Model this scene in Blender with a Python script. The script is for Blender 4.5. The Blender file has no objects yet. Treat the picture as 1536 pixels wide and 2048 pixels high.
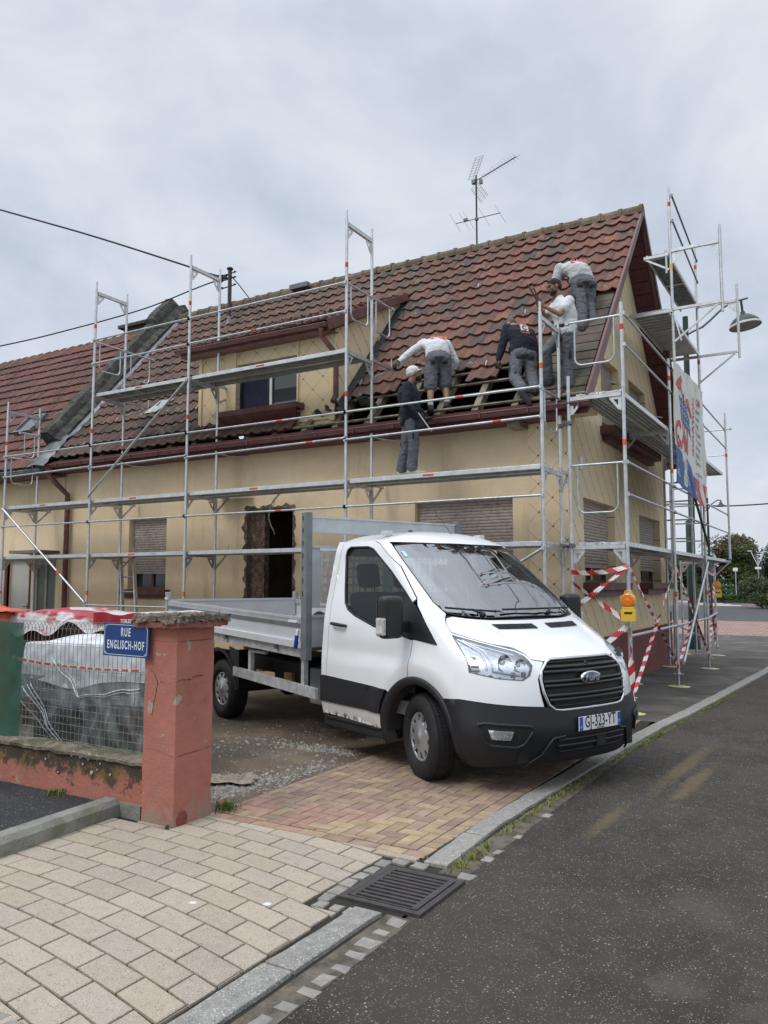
import bpy, bmesh, math, random
from mathutils import Vector, Matrix, geometry, noise
from math import sin, cos, pi, radians, atan2, sqrt
random.seed(7)
SC = bpy.context.scene
COL = SC.collection

# ------------------------------------------------------------------ camera, sky, sun, exposure
YAW = math.atan(947/1592.); PITCH = math.atan(143/1586.)
cam = bpy.data.cameras.new('camera')
cam.sensor_fit = 'VERTICAL'; cam.sensor_height = 36.0; cam.lens = 36.0*1586/2048
cam.clip_start = 0.05; cam.clip_end = 3000
camo = bpy.data.objects.new('camera', cam); COL.objects.link(camo)
camo.location = (0, 0, 1.65); camo.rotation_euler = (pi/2+PITCH, 0, YAW)
SC.camera = camo
SUN_EL = radians(52); SUN_AZ = radians(200)      # compass style: 0 = +Y, clockwise
w = bpy.data.worlds.new('World'); SC.world = w; w.use_nodes = True
wn = w.node_tree.nodes; wl = w.node_tree.links; wn.clear()
wo = wn.new('ShaderNodeOutputWorld'); bg = wn.new('ShaderNodeBackground'); bg.inputs['Strength'].default_value = 0.1
sky = wn.new('ShaderNodeTexSky'); sky.sky_type = 'NISHITA'; sky.sun_disc = False
sky.sun_elevation = SUN_EL; sky.sun_rotation = SUN_AZ; sky.air_density = 1.0; sky.dust_density = 2.0
tc = wn.new('ShaderNodeTexCoord')
mp = wn.new('ShaderNodeMapping'); mp.inputs['Scale'].default_value = (1.0, 1.0, 1.9); mp.inputs['Location'].default_value = (0.4, 0.2, 0.1)
n1 = wn.new('ShaderNodeTexNoise'); n1.inputs['Scale'].default_value = 2.5; n1.inputs['Detail'].default_value = 9; n1.inputs['Roughness'].default_value = .56
n1.inputs['Distortion'].default_value = .35
cr = wn.new('ShaderNodeValToRGB')
cr.color_ramp.elements[0].position = .36; cr.color_ramp.elements[0].color = (4.35, 4.85, 5.65, 1)
cr.color_ramp.elements[1].position = .63; cr.color_ramp.elements[1].color = (6.3, 6.7, 7.2, 1)
# overcast: the cloud deck is brightest overhead
sx = wn.new('ShaderNodeSeparateXYZ'); mr = wn.new('ShaderNodeMapRange')
mr.inputs['From Min'].default_value = .60; mr.inputs['From Max'].default_value = 1.0
mr.inputs['To Min'].default_value = 1.0; mr.inputs['To Max'].default_value = 3.0
vm = wn.new('ShaderNodeVectorMath'); vm.operation = 'SCALE'
mx = wn.new('ShaderNodeMix'); mx.data_type = 'RGBA'; mx.inputs['Factor'].default_value = .93
wl.new(tc.outputs['Generated'], mp.inputs['Vector']); wl.new(mp.outputs[0], n1.inputs['Vector'])
wl.new(n1.outputs['Fac'], cr.inputs['Fac']); wl.new(tc.outputs['Generated'], sx.inputs[0])
wl.new(sx.outputs['Z'], mr.inputs['Value']); wl.new(cr.outputs[0], vm.inputs[0]); wl.new(mr.outputs[0], vm.inputs['Scale'])
wl.new(sky.outputs[0], mx.inputs[6]); wl.new(vm.outputs[0], mx.inputs[7])
wl.new(mx.outputs[2], bg.inputs['Color']); wl.new(bg.outputs[0], wo.inputs[0])
sl = bpy.data.lights.new('sun', 'SUN'); sl.energy = 1.0; sl.angle = radians(24); sl.color = (1, .97, .92)
so = bpy.data.objects.new('sun', sl); COL.objects.link(so)
sd = Vector((sin(SUN_AZ)*cos(SUN_EL), cos(SUN_AZ)*cos(SUN_EL), sin(SUN_EL)))   # towards the sun
so.rotation_euler = sd.to_track_quat('Z', 'Y').to_euler(); so.location = (0, -20, 30)
SC.view_settings.view_transform = 'Standard'; SC.view_settings.look = 'None'
SC.view_settings.exposure = 0.38; SC.view_settings.gamma = 1
SC.cycles.max_bounces = 8; SC.cycles.transparent_max_bounces = 16

# ------------------------------------------------------------------ materials
MATS = {}
def mat(name, c, rough=.6, metal=0., var=.12, scale=6., bump=0., bscale=None, c2=None, c2f=.5, c2s=3., tint=False, coat=0., spec=.5, det=4., streak=False, alpha=1., trans=0., emis=None):
    """base colour with noise variation, an optional second patchy colour, bump, and per-element tint"""
    if name in MATS: return MATS[name]
    m = bpy.data.materials.new(name); m.use_nodes = True; nt = m.node_tree; N = nt.nodes; L = nt.links
    b = N['Principled BSDF']; b.inputs['Roughness'].default_value = rough; b.inputs['Metallic'].default_value = metal
    b.inputs['Specular IOR Level'].default_value = spec
    if coat: b.inputs['Coat Weight'].default_value = coat; b.inputs['Coat Roughness'].default_value = .05
    if alpha < 1: b.inputs['Alpha'].default_value = alpha
    if trans: b.inputs['Transmission Weight'].default_value = trans
    if emis: b.inputs['Emission Color'].default_value = (*emis[:3], 1); b.inputs['Emission Strength'].default_value = emis[3]
    t = N.new('ShaderNodeTexCoord'); vec = t.outputs['Object']
    if streak:
        g = N.new('ShaderNodeMapping'); g.inputs['Scale'].default_value = (1, 1, .18); L.new(vec, g.inputs[0]); svec = g.outputs[0]
    else: svec = vec
    no = N.new('ShaderNodeTexNoise'); no.inputs['Scale'].default_value = scale; no.inputs['Detail'].default_value = det; no.inputs['Roughness'].default_value = .6
    L.new(svec, no.inputs['Vector'])
    r = N.new('ShaderNodeMapRange'); r.inputs['From Min'].default_value = .3; r.inputs['From Max'].default_value = .7
    r.inputs['To Min'].default_value = 1-var; r.inputs['To Max'].default_value = 1+var
    L.new(no.outputs['Fac'], r.inputs['Value'])
    v = N.new('ShaderNodeVectorMath'); v.operation = 'SCALE'; v.inputs[0].default_value = c[:3]; L.new(r.outputs[0], v.inputs['Scale'])
    out = v.outputs[0]
    if c2:
        n2 = N.new('ShaderNodeTexNoise'); n2.inputs['Scale'].default_value = c2s; n2.inputs['Detail'].default_value = 7; n2.inputs['Roughness'].default_value = .65
        L.new(svec, n2.inputs['Vector'])
        rr = N.new('ShaderNodeMapRange'); rr.inputs['From Min'].default_value = 1-c2f-.06; rr.inputs['From Max'].default_value = 1-c2f+.06
        L.new(n2.outputs['Fac'], rr.inputs['Value'])
        mm = N.new('ShaderNodeMix'); mm.data_type = 'RGBA'; L.new(rr.outputs[0], mm.inputs['Factor']); L.new(out, mm.inputs[6]); mm.inputs[7].default_value = (*c2[:3], 1)
        out = mm.outputs[2]
    if tint:
        a = N.new('ShaderNodeAttribute'); a.attribute_name = 'tint'
        mu = N.new('ShaderNodeVectorMath'); mu.operation = 'MULTIPLY'; L.new(out, mu.inputs[0]); L.new(a.outputs['Color'], mu.inputs[1]); out = mu.outputs[0]
    L.new(out, b.inputs['Base Color'])
    if bump:
        bn = N.new('ShaderNodeTexNoise'); bn.inputs['Scale'].default_value = bscale or scale*4; bn.inputs['Detail'].default_value = 5
        L.new(vec, bn.inputs['Vector']); bb = N.new('ShaderNodeBump'); bb.inputs['Strength'].default_value = bump; bb.inputs['Distance'].default_value = .02
        L.new(bn.outputs['Fac'], bb.inputs['Height']); L.new(bb.outputs[0], b.inputs['Normal'])
    MATS[name] = m; return m

def speckle(m, scale, thr, col, randomness=1.):
    """small pale stones scattered through an existing material"""
    nt = m.node_tree; N = nt.nodes; L = nt.links; b = N['Principled BSDF']
    src = b.inputs['Base Color'].links[0].from_socket
    t = N.new('ShaderNodeTexCoord'); v = N.new('ShaderNodeTexVoronoi'); v.inputs['Scale'].default_value = scale
    L.new(t.outputs['Object'], v.inputs['Vector'])
    no = N.new('ShaderNodeTexNoise'); no.inputs['Scale'].default_value = scale*.13; L.new(t.outputs['Object'], no.inputs['Vector'])
    s = N.new('ShaderNodeMath'); s.operation = 'MULTIPLY'; L.new(no.outputs['Fac'], s.inputs[0]); s.inputs[1].default_value = thr*2
    c = N.new('ShaderNodeMath'); c.operation = 'LESS_THAN'; L.new(v.outputs['Distance'], c.inputs[0]); L.new(s.outputs[0], c.inputs[1])
    k = N.new('ShaderNodeSeparateColor'); L.new(v.outputs['Color'], k.inputs[0])
    g = N.new('ShaderNodeMath'); g.operation = 'GREATER_THAN'; L.new(k.outputs[0], g.inputs[0]); g.inputs[1].default_value = 1-randomness
    q = N.new('ShaderNodeMath'); q.operation = 'MULTIPLY'; L.new(c.outputs[0], q.inputs[0]); L.new(g.outputs[0], q.inputs[1])
    mm = N.new('ShaderNodeMix'); mm.data_type = 'RGBA'; L.new(q.outputs[0], mm.inputs['Factor']); L.new(src, mm.inputs[6]); mm.inputs[7].default_value = (*col, 1)
    L.new(mm.outputs[2], b.inputs['Base Color'])

def patches(m, scale, lo, hi, col, loc=(0, 0, 0), detail=8, amount=1., stretch=(1, 1, 1)):
    """irregular stains or worn patches blended over a material"""
    nt = m.node_tree; N = nt.nodes; L = nt.links; b = N['Principled BSDF']
    src = b.inputs['Base Color'].links[0].from_socket
    t = N.new('ShaderNodeTexCoord'); mp = N.new('ShaderNodeMapping'); mp.inputs['Location'].default_value = loc; mp.inputs['Scale'].default_value = stretch
    L.new(t.outputs['Object'], mp.inputs[0])
    n = N.new('ShaderNodeTexNoise'); n.inputs['Scale'].default_value = scale; n.inputs['Detail'].default_value = detail; n.inputs['Roughness'].default_value = .65; L.new(mp.outputs[0], n.inputs['Vector'])
    r = N.new('ShaderNodeMapRange'); r.inputs['From Min'].default_value = lo; r.inputs['From Max'].default_value = hi; r.inputs['To Max'].default_value = amount; L.new(n.outputs['Fac'], r.inputs['Value'])
    mm = N.new('ShaderNodeMix'); mm.data_type = 'RGBA'; L.new(r.outputs[0], mm.inputs['Factor']); L.new(src, mm.inputs[6]); mm.inputs[7].default_value = (*col, 1)
    L.new(mm.outputs[2], b.inputs['Base Color']); return r, mm

def zband(m, z0, z1, col, invert=False, nscale=9., namp=.12, amount=1.):
    """blend towards col between heights z0 (0) and z1 (1), with a ragged limit (rising damp, moss)"""
    nt = m.node_tree; N = nt.nodes; L = nt.links; b = N['Principled BSDF']
    src = b.inputs['Base Color'].links[0].from_socket
    t = N.new('ShaderNodeTexCoord'); s = N.new('ShaderNodeSeparateXYZ'); L.new(t.outputs['Object'], s.inputs[0])
    n = N.new('ShaderNodeTexNoise'); n.inputs['Scale'].default_value = nscale; n.inputs['Detail'].default_value = 8; n.inputs['Roughness'].default_value = .7; L.new(t.outputs['Object'], n.inputs['Vector'])
    a = N.new('ShaderNodeMath'); a.operation = 'MULTIPLY_ADD'; L.new(n.outputs['Fac'], a.inputs[0]); a.inputs[1].default_value = namp*2; a.inputs[2].default_value = -namp
    ad = N.new('ShaderNodeMath'); ad.operation = 'ADD'; L.new(s.outputs['Z'], ad.inputs[0]); L.new(a.outputs[0], ad.inputs[1])
    r = N.new('ShaderNodeMapRange'); r.inputs['From Min'].default_value = z0; r.inputs['From Max'].default_value = z1; r.inputs['To Max'].default_value = amount; L.new(ad.outputs[0], r.inputs['Value'])
    mm = N.new('ShaderNodeMix'); mm.data_type = 'RGBA'; L.new(r.outputs[0], mm.inputs['Factor']); L.new(src, mm.inputs[6]); mm.inputs[7].default_value = (*col, 1)
    L.new(mm.outputs[2], b.inputs['Base Color'])

# ------------------------------------------------------------------ mesh builder
class MB:
    def __init__(s): s.v = []; s.f = []; s.sm = []; s.mi = []; s.tint = []; s.ct = (1, 1, 1); s.cm = 0
    def add(s, vs, fs, smooth=False):
        o = len(s.v); s.v += [tuple(p) for p in vs]
        for f in fs: s.f.append(tuple(i+o for i in f)); s.sm.append(smooth); s.mi.append(s.cm); s.tint.append(s.ct)
    def box(s, lo, hi, M=None):
        x0, y0, z0 = lo; x1, y1, z1 = hi
        v = [(x0,y0,z0),(x1,y0,z0),(x1,y1,z0),(x0,y1,z0),(x0,y0,z1),(x1,y0,z1),(x1,y1,z1),(x0,y1,z1)]
        if M: v = [M @ Vector(p) for p in v]
        s.add(v, [(0,3,2,1),(4,5,6,7),(0,1,5,4),(1,2,6,5),(2,3,7,6),(3,0,4,7)])
    def cbox(s, c, d, M=None): s.box([c[i]-d[i]/2 for i in range(3)], [c[i]+d[i]/2 for i in range(3)], M)
    def bbox(s, lo, hi, b=.01, M=None, seg=2):
        """box with chamfered edges"""
        bm = bmesh.new(); bmesh.ops.create_cube(bm, size=1)
        for v in bm.verts: v.co = Vector([(lo[i]+hi[i])/2+v.co[i]*(hi[i]-lo[i]) for i in range(3)])
        bmesh.ops.bevel(bm, geom=bm.edges[:], offset=b, segments=seg, affect='EDGES', profile=.6)
        s.bm(bm, M, smooth=False)
    def bm(s, bm, M=None, smooth=True):
        bm.verts.index_update(); vs = [(M @ v.co) if M else v.co.copy() for v in bm.verts]
        s.add(vs, [[v.index for v in f.verts] for f in bm.faces], smooth); bm.free()
    def beam(s, p0, p1, w, h, up=(0, 0, 1)):
        """rectangular bar between two points, w across, h along up"""
        p0 = Vector(p0); p1 = Vector(p1); d = (p1-p0).normalized(); u = Vector(up)
        x = d.cross(u)
        if x.length < 1e-4: x = d.cross(Vector((1, 0, 0)))
        x.normalize(); y = x.cross(d).normalized(); x *= w/2; y *= h/2
        v = [p0-x-y, p0+x-y, p0+x+y, p0-x+y, p1-x-y, p1+x-y, p1+x+y, p1-x+y]
        s.add(v, [(0,3,2,1),(4,5,6,7),(0,1,5,4),(1,2,6,5),(2,3,7,6),(3,0,4,7)])
    def tube(s, pts, r, n=8, caps=True, smooth=True, flat=None):
        """swept tube; r is a number or one radius per point"""
        pts = [Vector(p) for p in pts]; rs = r if isinstance(r, (list, tuple)) else [r]*len(pts)
        rings = []; d0 = (pts[1]-pts[0]).normalized()
        u = d0.orthogonal().normalized()
        for i, p in enumerate(pts):
            if i == 0: d = pts[1]-pts[0]
            elif i == len(pts)-1: d = pts[-1]-pts[-2]
            else: d = (pts[i]-pts[i-1]).normalized()+(pts[i+1]-pts[i]).normalized()
            d = d.normalized() if d.length > 1e-9 else d0
            u = u-d*u.dot(d); u = u.normalized() if u.length > 1e-6 else d.orthogonal().normalized(); w_ = d.cross(u)
            rings.append([p+(u*cos(2*pi*k/n)+w_*sin(2*pi*k/n))*rs[i] for k in range(n)])
        v = [q for R in rings for q in R]; f = []
        for i in range(len(rings)-1):
            for k in range(n): f.append((i*n+k, i*n+(k+1) % n, (i+1)*n+(k+1) % n, (i+1)*n+k))
        s.add(v, f, smooth)
        if caps: s.add(rings[0], [tuple(range(n))[::-1]]); s.add(rings[-1], [tuple(range(n))])
    def lathe(s, prof, n=24, M=None, smooth=True):
        """prof: (r, z) pairs spun about z"""
        v = []; f = []
        for r, z in prof:
            for k in range(n): v.append(Vector((r*cos(2*pi*k/n), r*sin(2*pi*k/n), z)))
        for i in range(len(prof)-1):
            for k in range(n): f.append((i*n+k, i*n+(k+1) % n, (i+1)*n+(k+1) % n, (i+1)*n+k))
        if M: v = [M @ p for p in v]
        s.add(v, f, smooth)
    def sph(s, c, r, seg=16, ring=10, M=None):
        r = r if isinstance(r, (tuple, list)) else (r, r, r); v = []; f = []
        for i in range(ring+1):
            a = pi*i/ring
            for k in range(seg):
                p = Vector((c[0]+r[0]*sin(a)*cos(2*pi*k/seg), c[1]+r[1]*sin(a)*sin(2*pi*k/seg), c[2]+r[2]*cos(a))); v.append(M @ p if M else p)
        for i in range(ring):
            for k in range(seg): f.append((i*seg+k, (i+1)*seg+k, (i+1)*seg+(k+1) % seg, i*seg+(k+1) % seg))
        s.add(v, f, True)
    def prism(s, poly, M, depth):
        """2D polygon extruded by depth along local z of M"""
        n = len(poly); v = [M @ Vector((x, y, 0)) for x, y in poly]+[M @ Vector((x, y, depth)) for x, y in poly]
        s.add(v, [tuple(range(n))[::-1], tuple(range(n, 2*n))]+[(i, (i+1) % n, n+(i+1) % n, n+i) for i in range(n)])
    def grid(s, fn, nu, nv, smooth=True, closed=False):
        v = [fn(i/nu, j/nv) for j in range(nv+1) for i in range(nu+1)]
        f = [(j*(nu+1)+i, j*(nu+1)+i+1, (j+1)*(nu+1)+i+1, (j+1)*(nu+1)+i) for j in range(nv) for i in range(nu)]
        s.add(v, f, smooth)
    def build(s, name, m, parent=None, loc=None, local=False):
        me = bpy.data.meshes.new(name)
        v = s.v
        if parent is not None and not local:
            Mi = parent['_M'].inverted() if False else MW[parent.name].inverted(); v = [Mi @ Vector(p) for p in v]
        elif loc is not None: v = [Vector(p)-Vector(loc) for p in v]
        me.from_pydata([tuple(p) for p in v], [], s.f)
        ms = m if isinstance(m, (list, tuple)) else [m]
        for q in ms: me.materials.append(q)
        me.polygons.foreach_set('use_smooth', s.sm); me.polygons.foreach_set('material_index', s.mi)
        if any(t != (1, 1, 1) for t in s.tint):
            at = me.color_attributes.new('tint', 'FLOAT_COLOR', 'CORNER'); buf = []
            for p, t in zip(me.polygons, s.tint): buf += list((t[0], t[1], t[2], 1))*p.loop_total
            at.data.foreach_set('color', buf)
        me.validate(); me.update()
        o = bpy.data.objects.new(name, me); COL.objects.link(o)
        if parent is not None: o.parent = parent; MW[o.name] = MW[parent.name].copy()
        elif loc is not None: o.location = loc; MW[o.name] = Matrix.Translation(loc)
        else: MW[o.name] = Matrix.Identity(4)
        return o
MW = {}
def tag(o, label=None, cat=None, group=None, kind=None):
    if label: o['label'] = label
    if cat: o['category'] = cat
    if group: o['group'] = group
    if kind: o['kind'] = kind
    return o
def thing(name, label, cat, loc=(0, 0, 0), rz=0., group=None):
    o = bpy.data.objects.new(name, None); COL.objects.link(o); o.location = loc; o.rotation_euler = (0, 0, rz); o.empty_display_size = .2
    MW[o.name] = Matrix.Translation(loc) @ Matrix.Rotation(rz, 4, 'Z')
    return tag(o, label, cat, group)
def child_copy(src, parent, M):
    """a copy of part src (built in local coordinates) placed by local matrix M under parent"""
    c = src.copy(); COL.objects.link(c); c.parent = parent; c.matrix_local = M; c.hide_render = False; return c
def text_mesh(name, body, size, m, parent, M, sx=1., shear=0., bold=0., align='CENTER', depth=.0015, space=1.):
    cu = bpy.data.curves.new(name, 'FONT'); cu.body = body; cu.size = size; cu.align_x = align; cu.align_y = 'CENTER'
    cu.extrude = depth; cu.shear = shear; cu.offset = bold; cu.space_character = space; cu.resolution_u = 3
    tmp = bpy.data.objects.new('tmp', cu); COL.objects.link(tmp)
    bpy.context.view_layer.update()
    me = bpy.data.meshes.new_from_object(tmp); bpy.data.objects.remove(tmp); me.name = name
    me.materials.clear(); me.materials.append(m)
    me.transform(M @ Matrix.Diagonal((sx, 1, 1, 1)))
    o = bpy.data.objects.new(name, me); COL.objects.link(o)
    if parent: o.parent = parent
    return o
def frame(o, x, y):
    """matrix with origin o, local x and y axes given, z = x cross y"""
    x = Vector(x).normalized(); y = Vector(y).normalized(); z = x.cross(y)
    return Matrix(((x.x, y.x, z.x, o[0]), (x.y, y.y, z.y, o[1]), (x.z, y.z, z.z, o[2]), (0, 0, 0, 1)))
def clip(poly, planes):
    """Sutherland-Hodgman on half planes (a,b,c): keep a*x+b*y<=c"""
    for a, b, c in planes:
        out = []
        for i in range(len(poly)):
            p = poly[i]; q = poly[(i+1) % len(poly)]; dp = a*p[0]+b*p[1]-c; dq = a*q[0]+b*q[1]-c
            if dp <= 0: out.append(p)
            if dp*dq < 0: t = dp/(dp-dq); out.append((p[0]+(q[0]-p[0])*t, p[1]+(q[1]-p[1])*t))
        poly = out
        if len(poly) < 3: return None
    return poly

# ------------------------------------------------------------------ shared materials
ALU = mat('aluminium', (.62, .63, .64), .42, .75, .16, 9, .05)
GALV = mat('galvanised steel', (.50, .52, .53), .45, .8, .2, 14, .06)
STEEL_D = mat('dark steel', (.16, .165, .17), .5, .6)
DECKU = mat('deck underside', (.40, .41, .42), .5, .6, .22, 5)
RED = mat('red paint', (.62, .05, .03), .5)
ORANGE = mat('orange sticker', (.72, .13, .03), .5)
YELLOW = mat('yellow plastic', (.72, .45, .03), .4)
WHITE = mat('white plastic', (.75, .75, .74), .5)
BLACKP = mat('black plastic', (.009, .009, .011), .55, var=.3, scale=20, bump=.1)
CREAM = mat('cream render', (.77, .615, .41), .9, var=.07, scale=1.3, bump=.35, bscale=60, c2=(.70, .55, .365), c2f=.42, c2s=1.1)
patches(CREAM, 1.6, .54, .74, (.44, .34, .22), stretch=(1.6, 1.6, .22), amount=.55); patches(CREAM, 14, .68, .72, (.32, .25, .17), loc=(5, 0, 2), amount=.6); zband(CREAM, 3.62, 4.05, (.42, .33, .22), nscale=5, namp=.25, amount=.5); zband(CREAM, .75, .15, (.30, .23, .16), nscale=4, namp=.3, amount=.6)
MAROON = mat('maroon paint', (.115, .040, .036), .55, var=.2, scale=7, c2=(.19, .07, .065), c2f=.42, c2s=5)
MAROON_D = mat('dark maroon boards', (.10, .025, .028), .6, var=.25, scale=8)
CONC = mat('old concrete', (.085, .08, .072), .9, var=.4, scale=7, bump=.9, bscale=22, c2=(.045, .045, .036), c2f=.52, c2s=5); patches(CONC, 11, .60, .68, (.20, .19, .17), amount=.7)
WOOD = mat('weathered wood', (.23, .185, .135), .85, var=.35, scale=7, bump=.4, bscale=25, c2=(.12, .10, .075), c2f=.45, c2s=5)
DARK = mat('dark interior', (.02, .019, .018), .9)
GLASSD = mat('dark glass', (.03, .035, .04), .06, spec=.6, var=.02)
# ================================================================== GROUND
def sheet(name, pts, z, m, kind='structure'):
    b = MB(); b.add([(x, y, z) for x, y in pts], [tuple(range(len(pts)))]); o = b.build(name, m); tag(o, kind=kind); return o
EARTH = mat('earth ground', (.10, .10, .06), .95, var=.3, scale=.3, c2=(.07, .10, .03), c2f=.5, c2s=.15)
sheet('ground', [(-900, -500), (600, -500), (600, 1200), (-900, 1200)], -.03, EARTH)
ASPH = mat('road asphalt', (.074, .065, .056), .92, spec=.15, var=.22, scale=2.2, bump=.9, bscale=190, c2=(.094, .081, .068), c2f=.5, c2s=.9)
speckle(ASPH, 105, .30, (.24, .23, .21), .45)
speckle(ASPH, 55, .20, (.42, .41, .38), .25)
patches(ASPH, .55, .60, .67, (.17, .15, .14), loc=(3.1, 1.3, 0), amount=.35, detail=12)
patches(ASPH, .9, .63, .68, (.13, .125, .12), loc=(7.7, 2.2, 0), amount=.3, detail=12)
# tan dust trails on the road beside the kerb
def spotpatch(m, cx, cy, rx, ry, ang, col, amount, ns=6.):
    nt = m.node_tree; N = nt.nodes; L = nt.links; b = N['Principled BSDF']; src = b.inputs['Base Color'].links[0].from_socket
    t = N.new('ShaderNodeTexCoord'); mp = N.new('ShaderNodeMapping'); mp.vector_type = 'TEXTURE'
    mp.inputs['Location'].default_value = (cx, cy, 0); mp.inputs['Rotation'].default_value = (0, 0, ang); mp.inputs['Scale'].default_value = (rx, ry, 1)
    L.new(t.outputs['Object'], mp.inputs[0]); ln = N.new('ShaderNodeVectorMath'); ln.operation = 'LENGTH'
    s = N.new('ShaderNodeVectorMath'); s.operation = 'MULTIPLY'; s.inputs[1].default_value = (1, 1, 0); L.new(mp.outputs[0], s.inputs[0]); L.new(s.outputs[0], ln.inputs[0])
    n = N.new('ShaderNodeTexNoise'); n.inputs['Scale'].default_value = ns; n.inputs['Detail'].default_value = 8; n.inputs['Roughness'].default_value = .7; L.new(t.outputs['Object'], n.inputs['Vector'])
    a = N.new('ShaderNodeMath'); a.operation = 'MULTIPLY_ADD'; L.new(n.outputs['Fac'], a.inputs[0]); a.inputs[1].default_value = 1.5; L.new(ln.outputs['Value'], a.inputs[2])
    r = N.new('ShaderNodeMapRange'); r.inputs['From Min'].default_value = 1.75; r.inputs['From Max'].default_value = 1.15; r.inputs['To Max'].default_value = amount; L.new(a.outputs[0], r.inputs['Value'])
    mm = N.new('ShaderNodeMix'); mm.data_type = 'RGBA'; L.new(r.outputs[0], mm.inputs['Factor']); L.new(src, mm.inputs[6]); mm.inputs[7].default_value = (*col, 1); L.new(mm.outputs[2], b.inputs['Base Color'])
TAN = (.24, .18, .10)
spotpatch(ASPH, -1.42, 7.7, .10, 1.3, -.05, TAN, .5); spotpatch(ASPH, -1.25, 7.1, .09, 1.0, -.05, TAN, .55); spotpatch(ASPH, -1.58, 5.75, .07, .6, -.03, TAN, .45)
spotpatch(ASPH, -.25, 3.15, .30, .8, 0, (.16, .138, .118), .7, 9); spotpatch(ASPH, -1.0, 2.75, .4, .10, .1, (.16, .138, .118), .6, 14); spotpatch(ASPH, -1.35, 2.35, .4, .12, 0, (.17, .15, .13), .7, 14)
spotpatch(ASPH, -.72, 3.55, .16, .14, 0, (.15, .13, .115), .6, 16)
sheet('road', [(-2.0, -30), (9, -30), (9, 27.6), (-1.3, 27.6), (-1.55, 16.8), (-1.84, 12.3), (-2.05, 9.7), (-2.0, 9.5)], 0, ASPH)
# asphalt pavement on the gable side
ASPH2 = mat('pavement asphalt', (.15, .138, .122), .92, spec=.15, var=.3, scale=.8, bump=.8, bscale=120, c2=(.11, .10, .089), c2f=.5, c2s=1.3)
speckle(ASPH2, 100, .26, (.20, .19, .175), .4)
patches(ASPH2, 1.1, .56, .66, (.045, .043, .04), stretch=(.5, 1.3, 1), amount=.6); spotpatch(ASPH2, -2.75, 12.9, .5, 1.0, 0, (.16, .15, .135), .6, 5)
sheet('pavement_asphalt', [(-3.5, 9.95), (-2.07, 9.95), (-1.95, 10.7), (-1.84, 12.3), (-1.55, 16.8), (-1.3, 27.6), (-40, 27.6), (-40, 17.6), (-3.5, 17.6)], .004, ASPH2)
# the crossing road and its red-brown block strip, far end
BRK = mat('paving blocks', (.33, .20, .155), .85, var=.15, scale=1.5, bump=.2)
nt = BRK.node_tree; bt = nt.nodes.new('ShaderNodeTexBrick'); bt.inputs['Scale'].default_value = 1; bt.inputs['Brick Width'].default_value = .42; bt.inputs['Row Height'].default_value = .42
bt.inputs['Mortar Size'].default_value = .022; bt.offset = .5; bt.inputs['Color1'].default_value = (.36, .23, .18, 1); bt.inputs['Color2'].default_value = (.28, .17, .135, 1); bt.inputs['Mortar'].default_value = (.09, .07, .06, 1)
tcn = nt.nodes.new('ShaderNodeTexCoord'); nt.links.new(tcn.outputs['Object'], bt.inputs['Vector']); nt.links.new(bt.outputs['Color'], nt.nodes['Principled BSDF'].inputs['Base Color'])
sheet('block_paving', [(-40, 27.6), (9, 27.6), (9, 38), (-40, 38)], .008, BRK)
ASPH3 = mat('far asphalt', (.055, .054, .054), .8, var=.15, scale=.3)
sheet('crossing_road', [(-60, 38), (9, 38), (9, 63), (-60, 63)], .004, ASPH3)
REDROAD = mat('red asphalt', (.16, .10, .095), .85, var=.12, scale=.3)
sheet('red_surface', [(-60, 63), (9, 63), (9, 84), (-60, 84)], .005, REDROAD)
b = MB()
for k in range(5):
    y = 63.5+k*3.4; b.add([(-9.6-k*1.25, y, .012), (-7.3-k*1.1, y, .012), (-7.6-k*1.1, y+1.3, .012), (-10.1-k*1.25, y+1.3, .012)], [(0, 1, 2, 3)])
tag(b.build('crosswalk_marking', mat('road paint', (.72, .72, .70), .7)), kind='structure')
# dirt yard
DIRT = mat('yard dirt', (.165, .122, .083), .95, var=.35, scale=1.7, bump=1., bscale=40, c2=(.115, .088, .064), c2f=.5, c2s=1.2)
speckle(DIRT, 60, .26, (.26, .23, .19), .2)
speckle(DIRT, 120, .3, (.20, .165, .13), .25)
def yard_z(x, y):
    return .012+.018*sin(x*2.1+y)*sin(y*1.7-x*.6)+.01*sin(x*5.3)*sin(y*4.1)-.012
b = MB(); b.grid(lambda u, v: (-24+u*(20-.06), 4.40+v*6.5, -.004 if u > .985 or v < .01 else yard_z(-24+u*19.94, 4.4+v*6.5)), 120, 60)
tag(b.build('yard_dirt', DIRT), kind='structure')
# loose grey gravel: small stones, far too many to count
GRV = mat('gravel stones', (.27, .26, .24), .9, var=.3, scale=30, tint=True)
b = MB()
def stone(b, x, y, z, r):
    n = 5; a0 = random.random()*6; v = [(x+r*cos(a0+k*2*pi/n)*random.uniform(.7, 1.2), y+r*sin(a0+k*2*pi/n)*random.uniform(.7, 1.2), z) for k in range(n)]
    v.append((x, y, z+r*random.uniform(.5, .9))); g = random.uniform(.55, 1.35); b.ct = (g, g*random.uniform(.93, 1), g*random.uniform(.86, 1))
    b.add(v, [(k, (k+1) % n, n) for k in range(n)])
clusters = [(-4.5, 5.1, .40, .42, 1500), (-4.6, 6.65, .75, .16, 800), (-4.25, 4.62, .16, .18, 350), (-5.6, 6.2, 1.2, .7, 420), (-5.2, 7.6, 1.5, .5, 220), (-4.3, 5.8, .2, .5, 280)]
for cx, cy, rx, ry, n in clusters:
    for _ in range(n):
        x = random.gauss(cx, rx*.55); y = random.gauss(cy, ry*.55)
        if x > -4.1 or y < 4.4: continue
        stone(b, x, y, .0+yard_z(x, y), random.choice([.006, .008, .01, .013, .018])*random.uniform(.7, 1.3))
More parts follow.
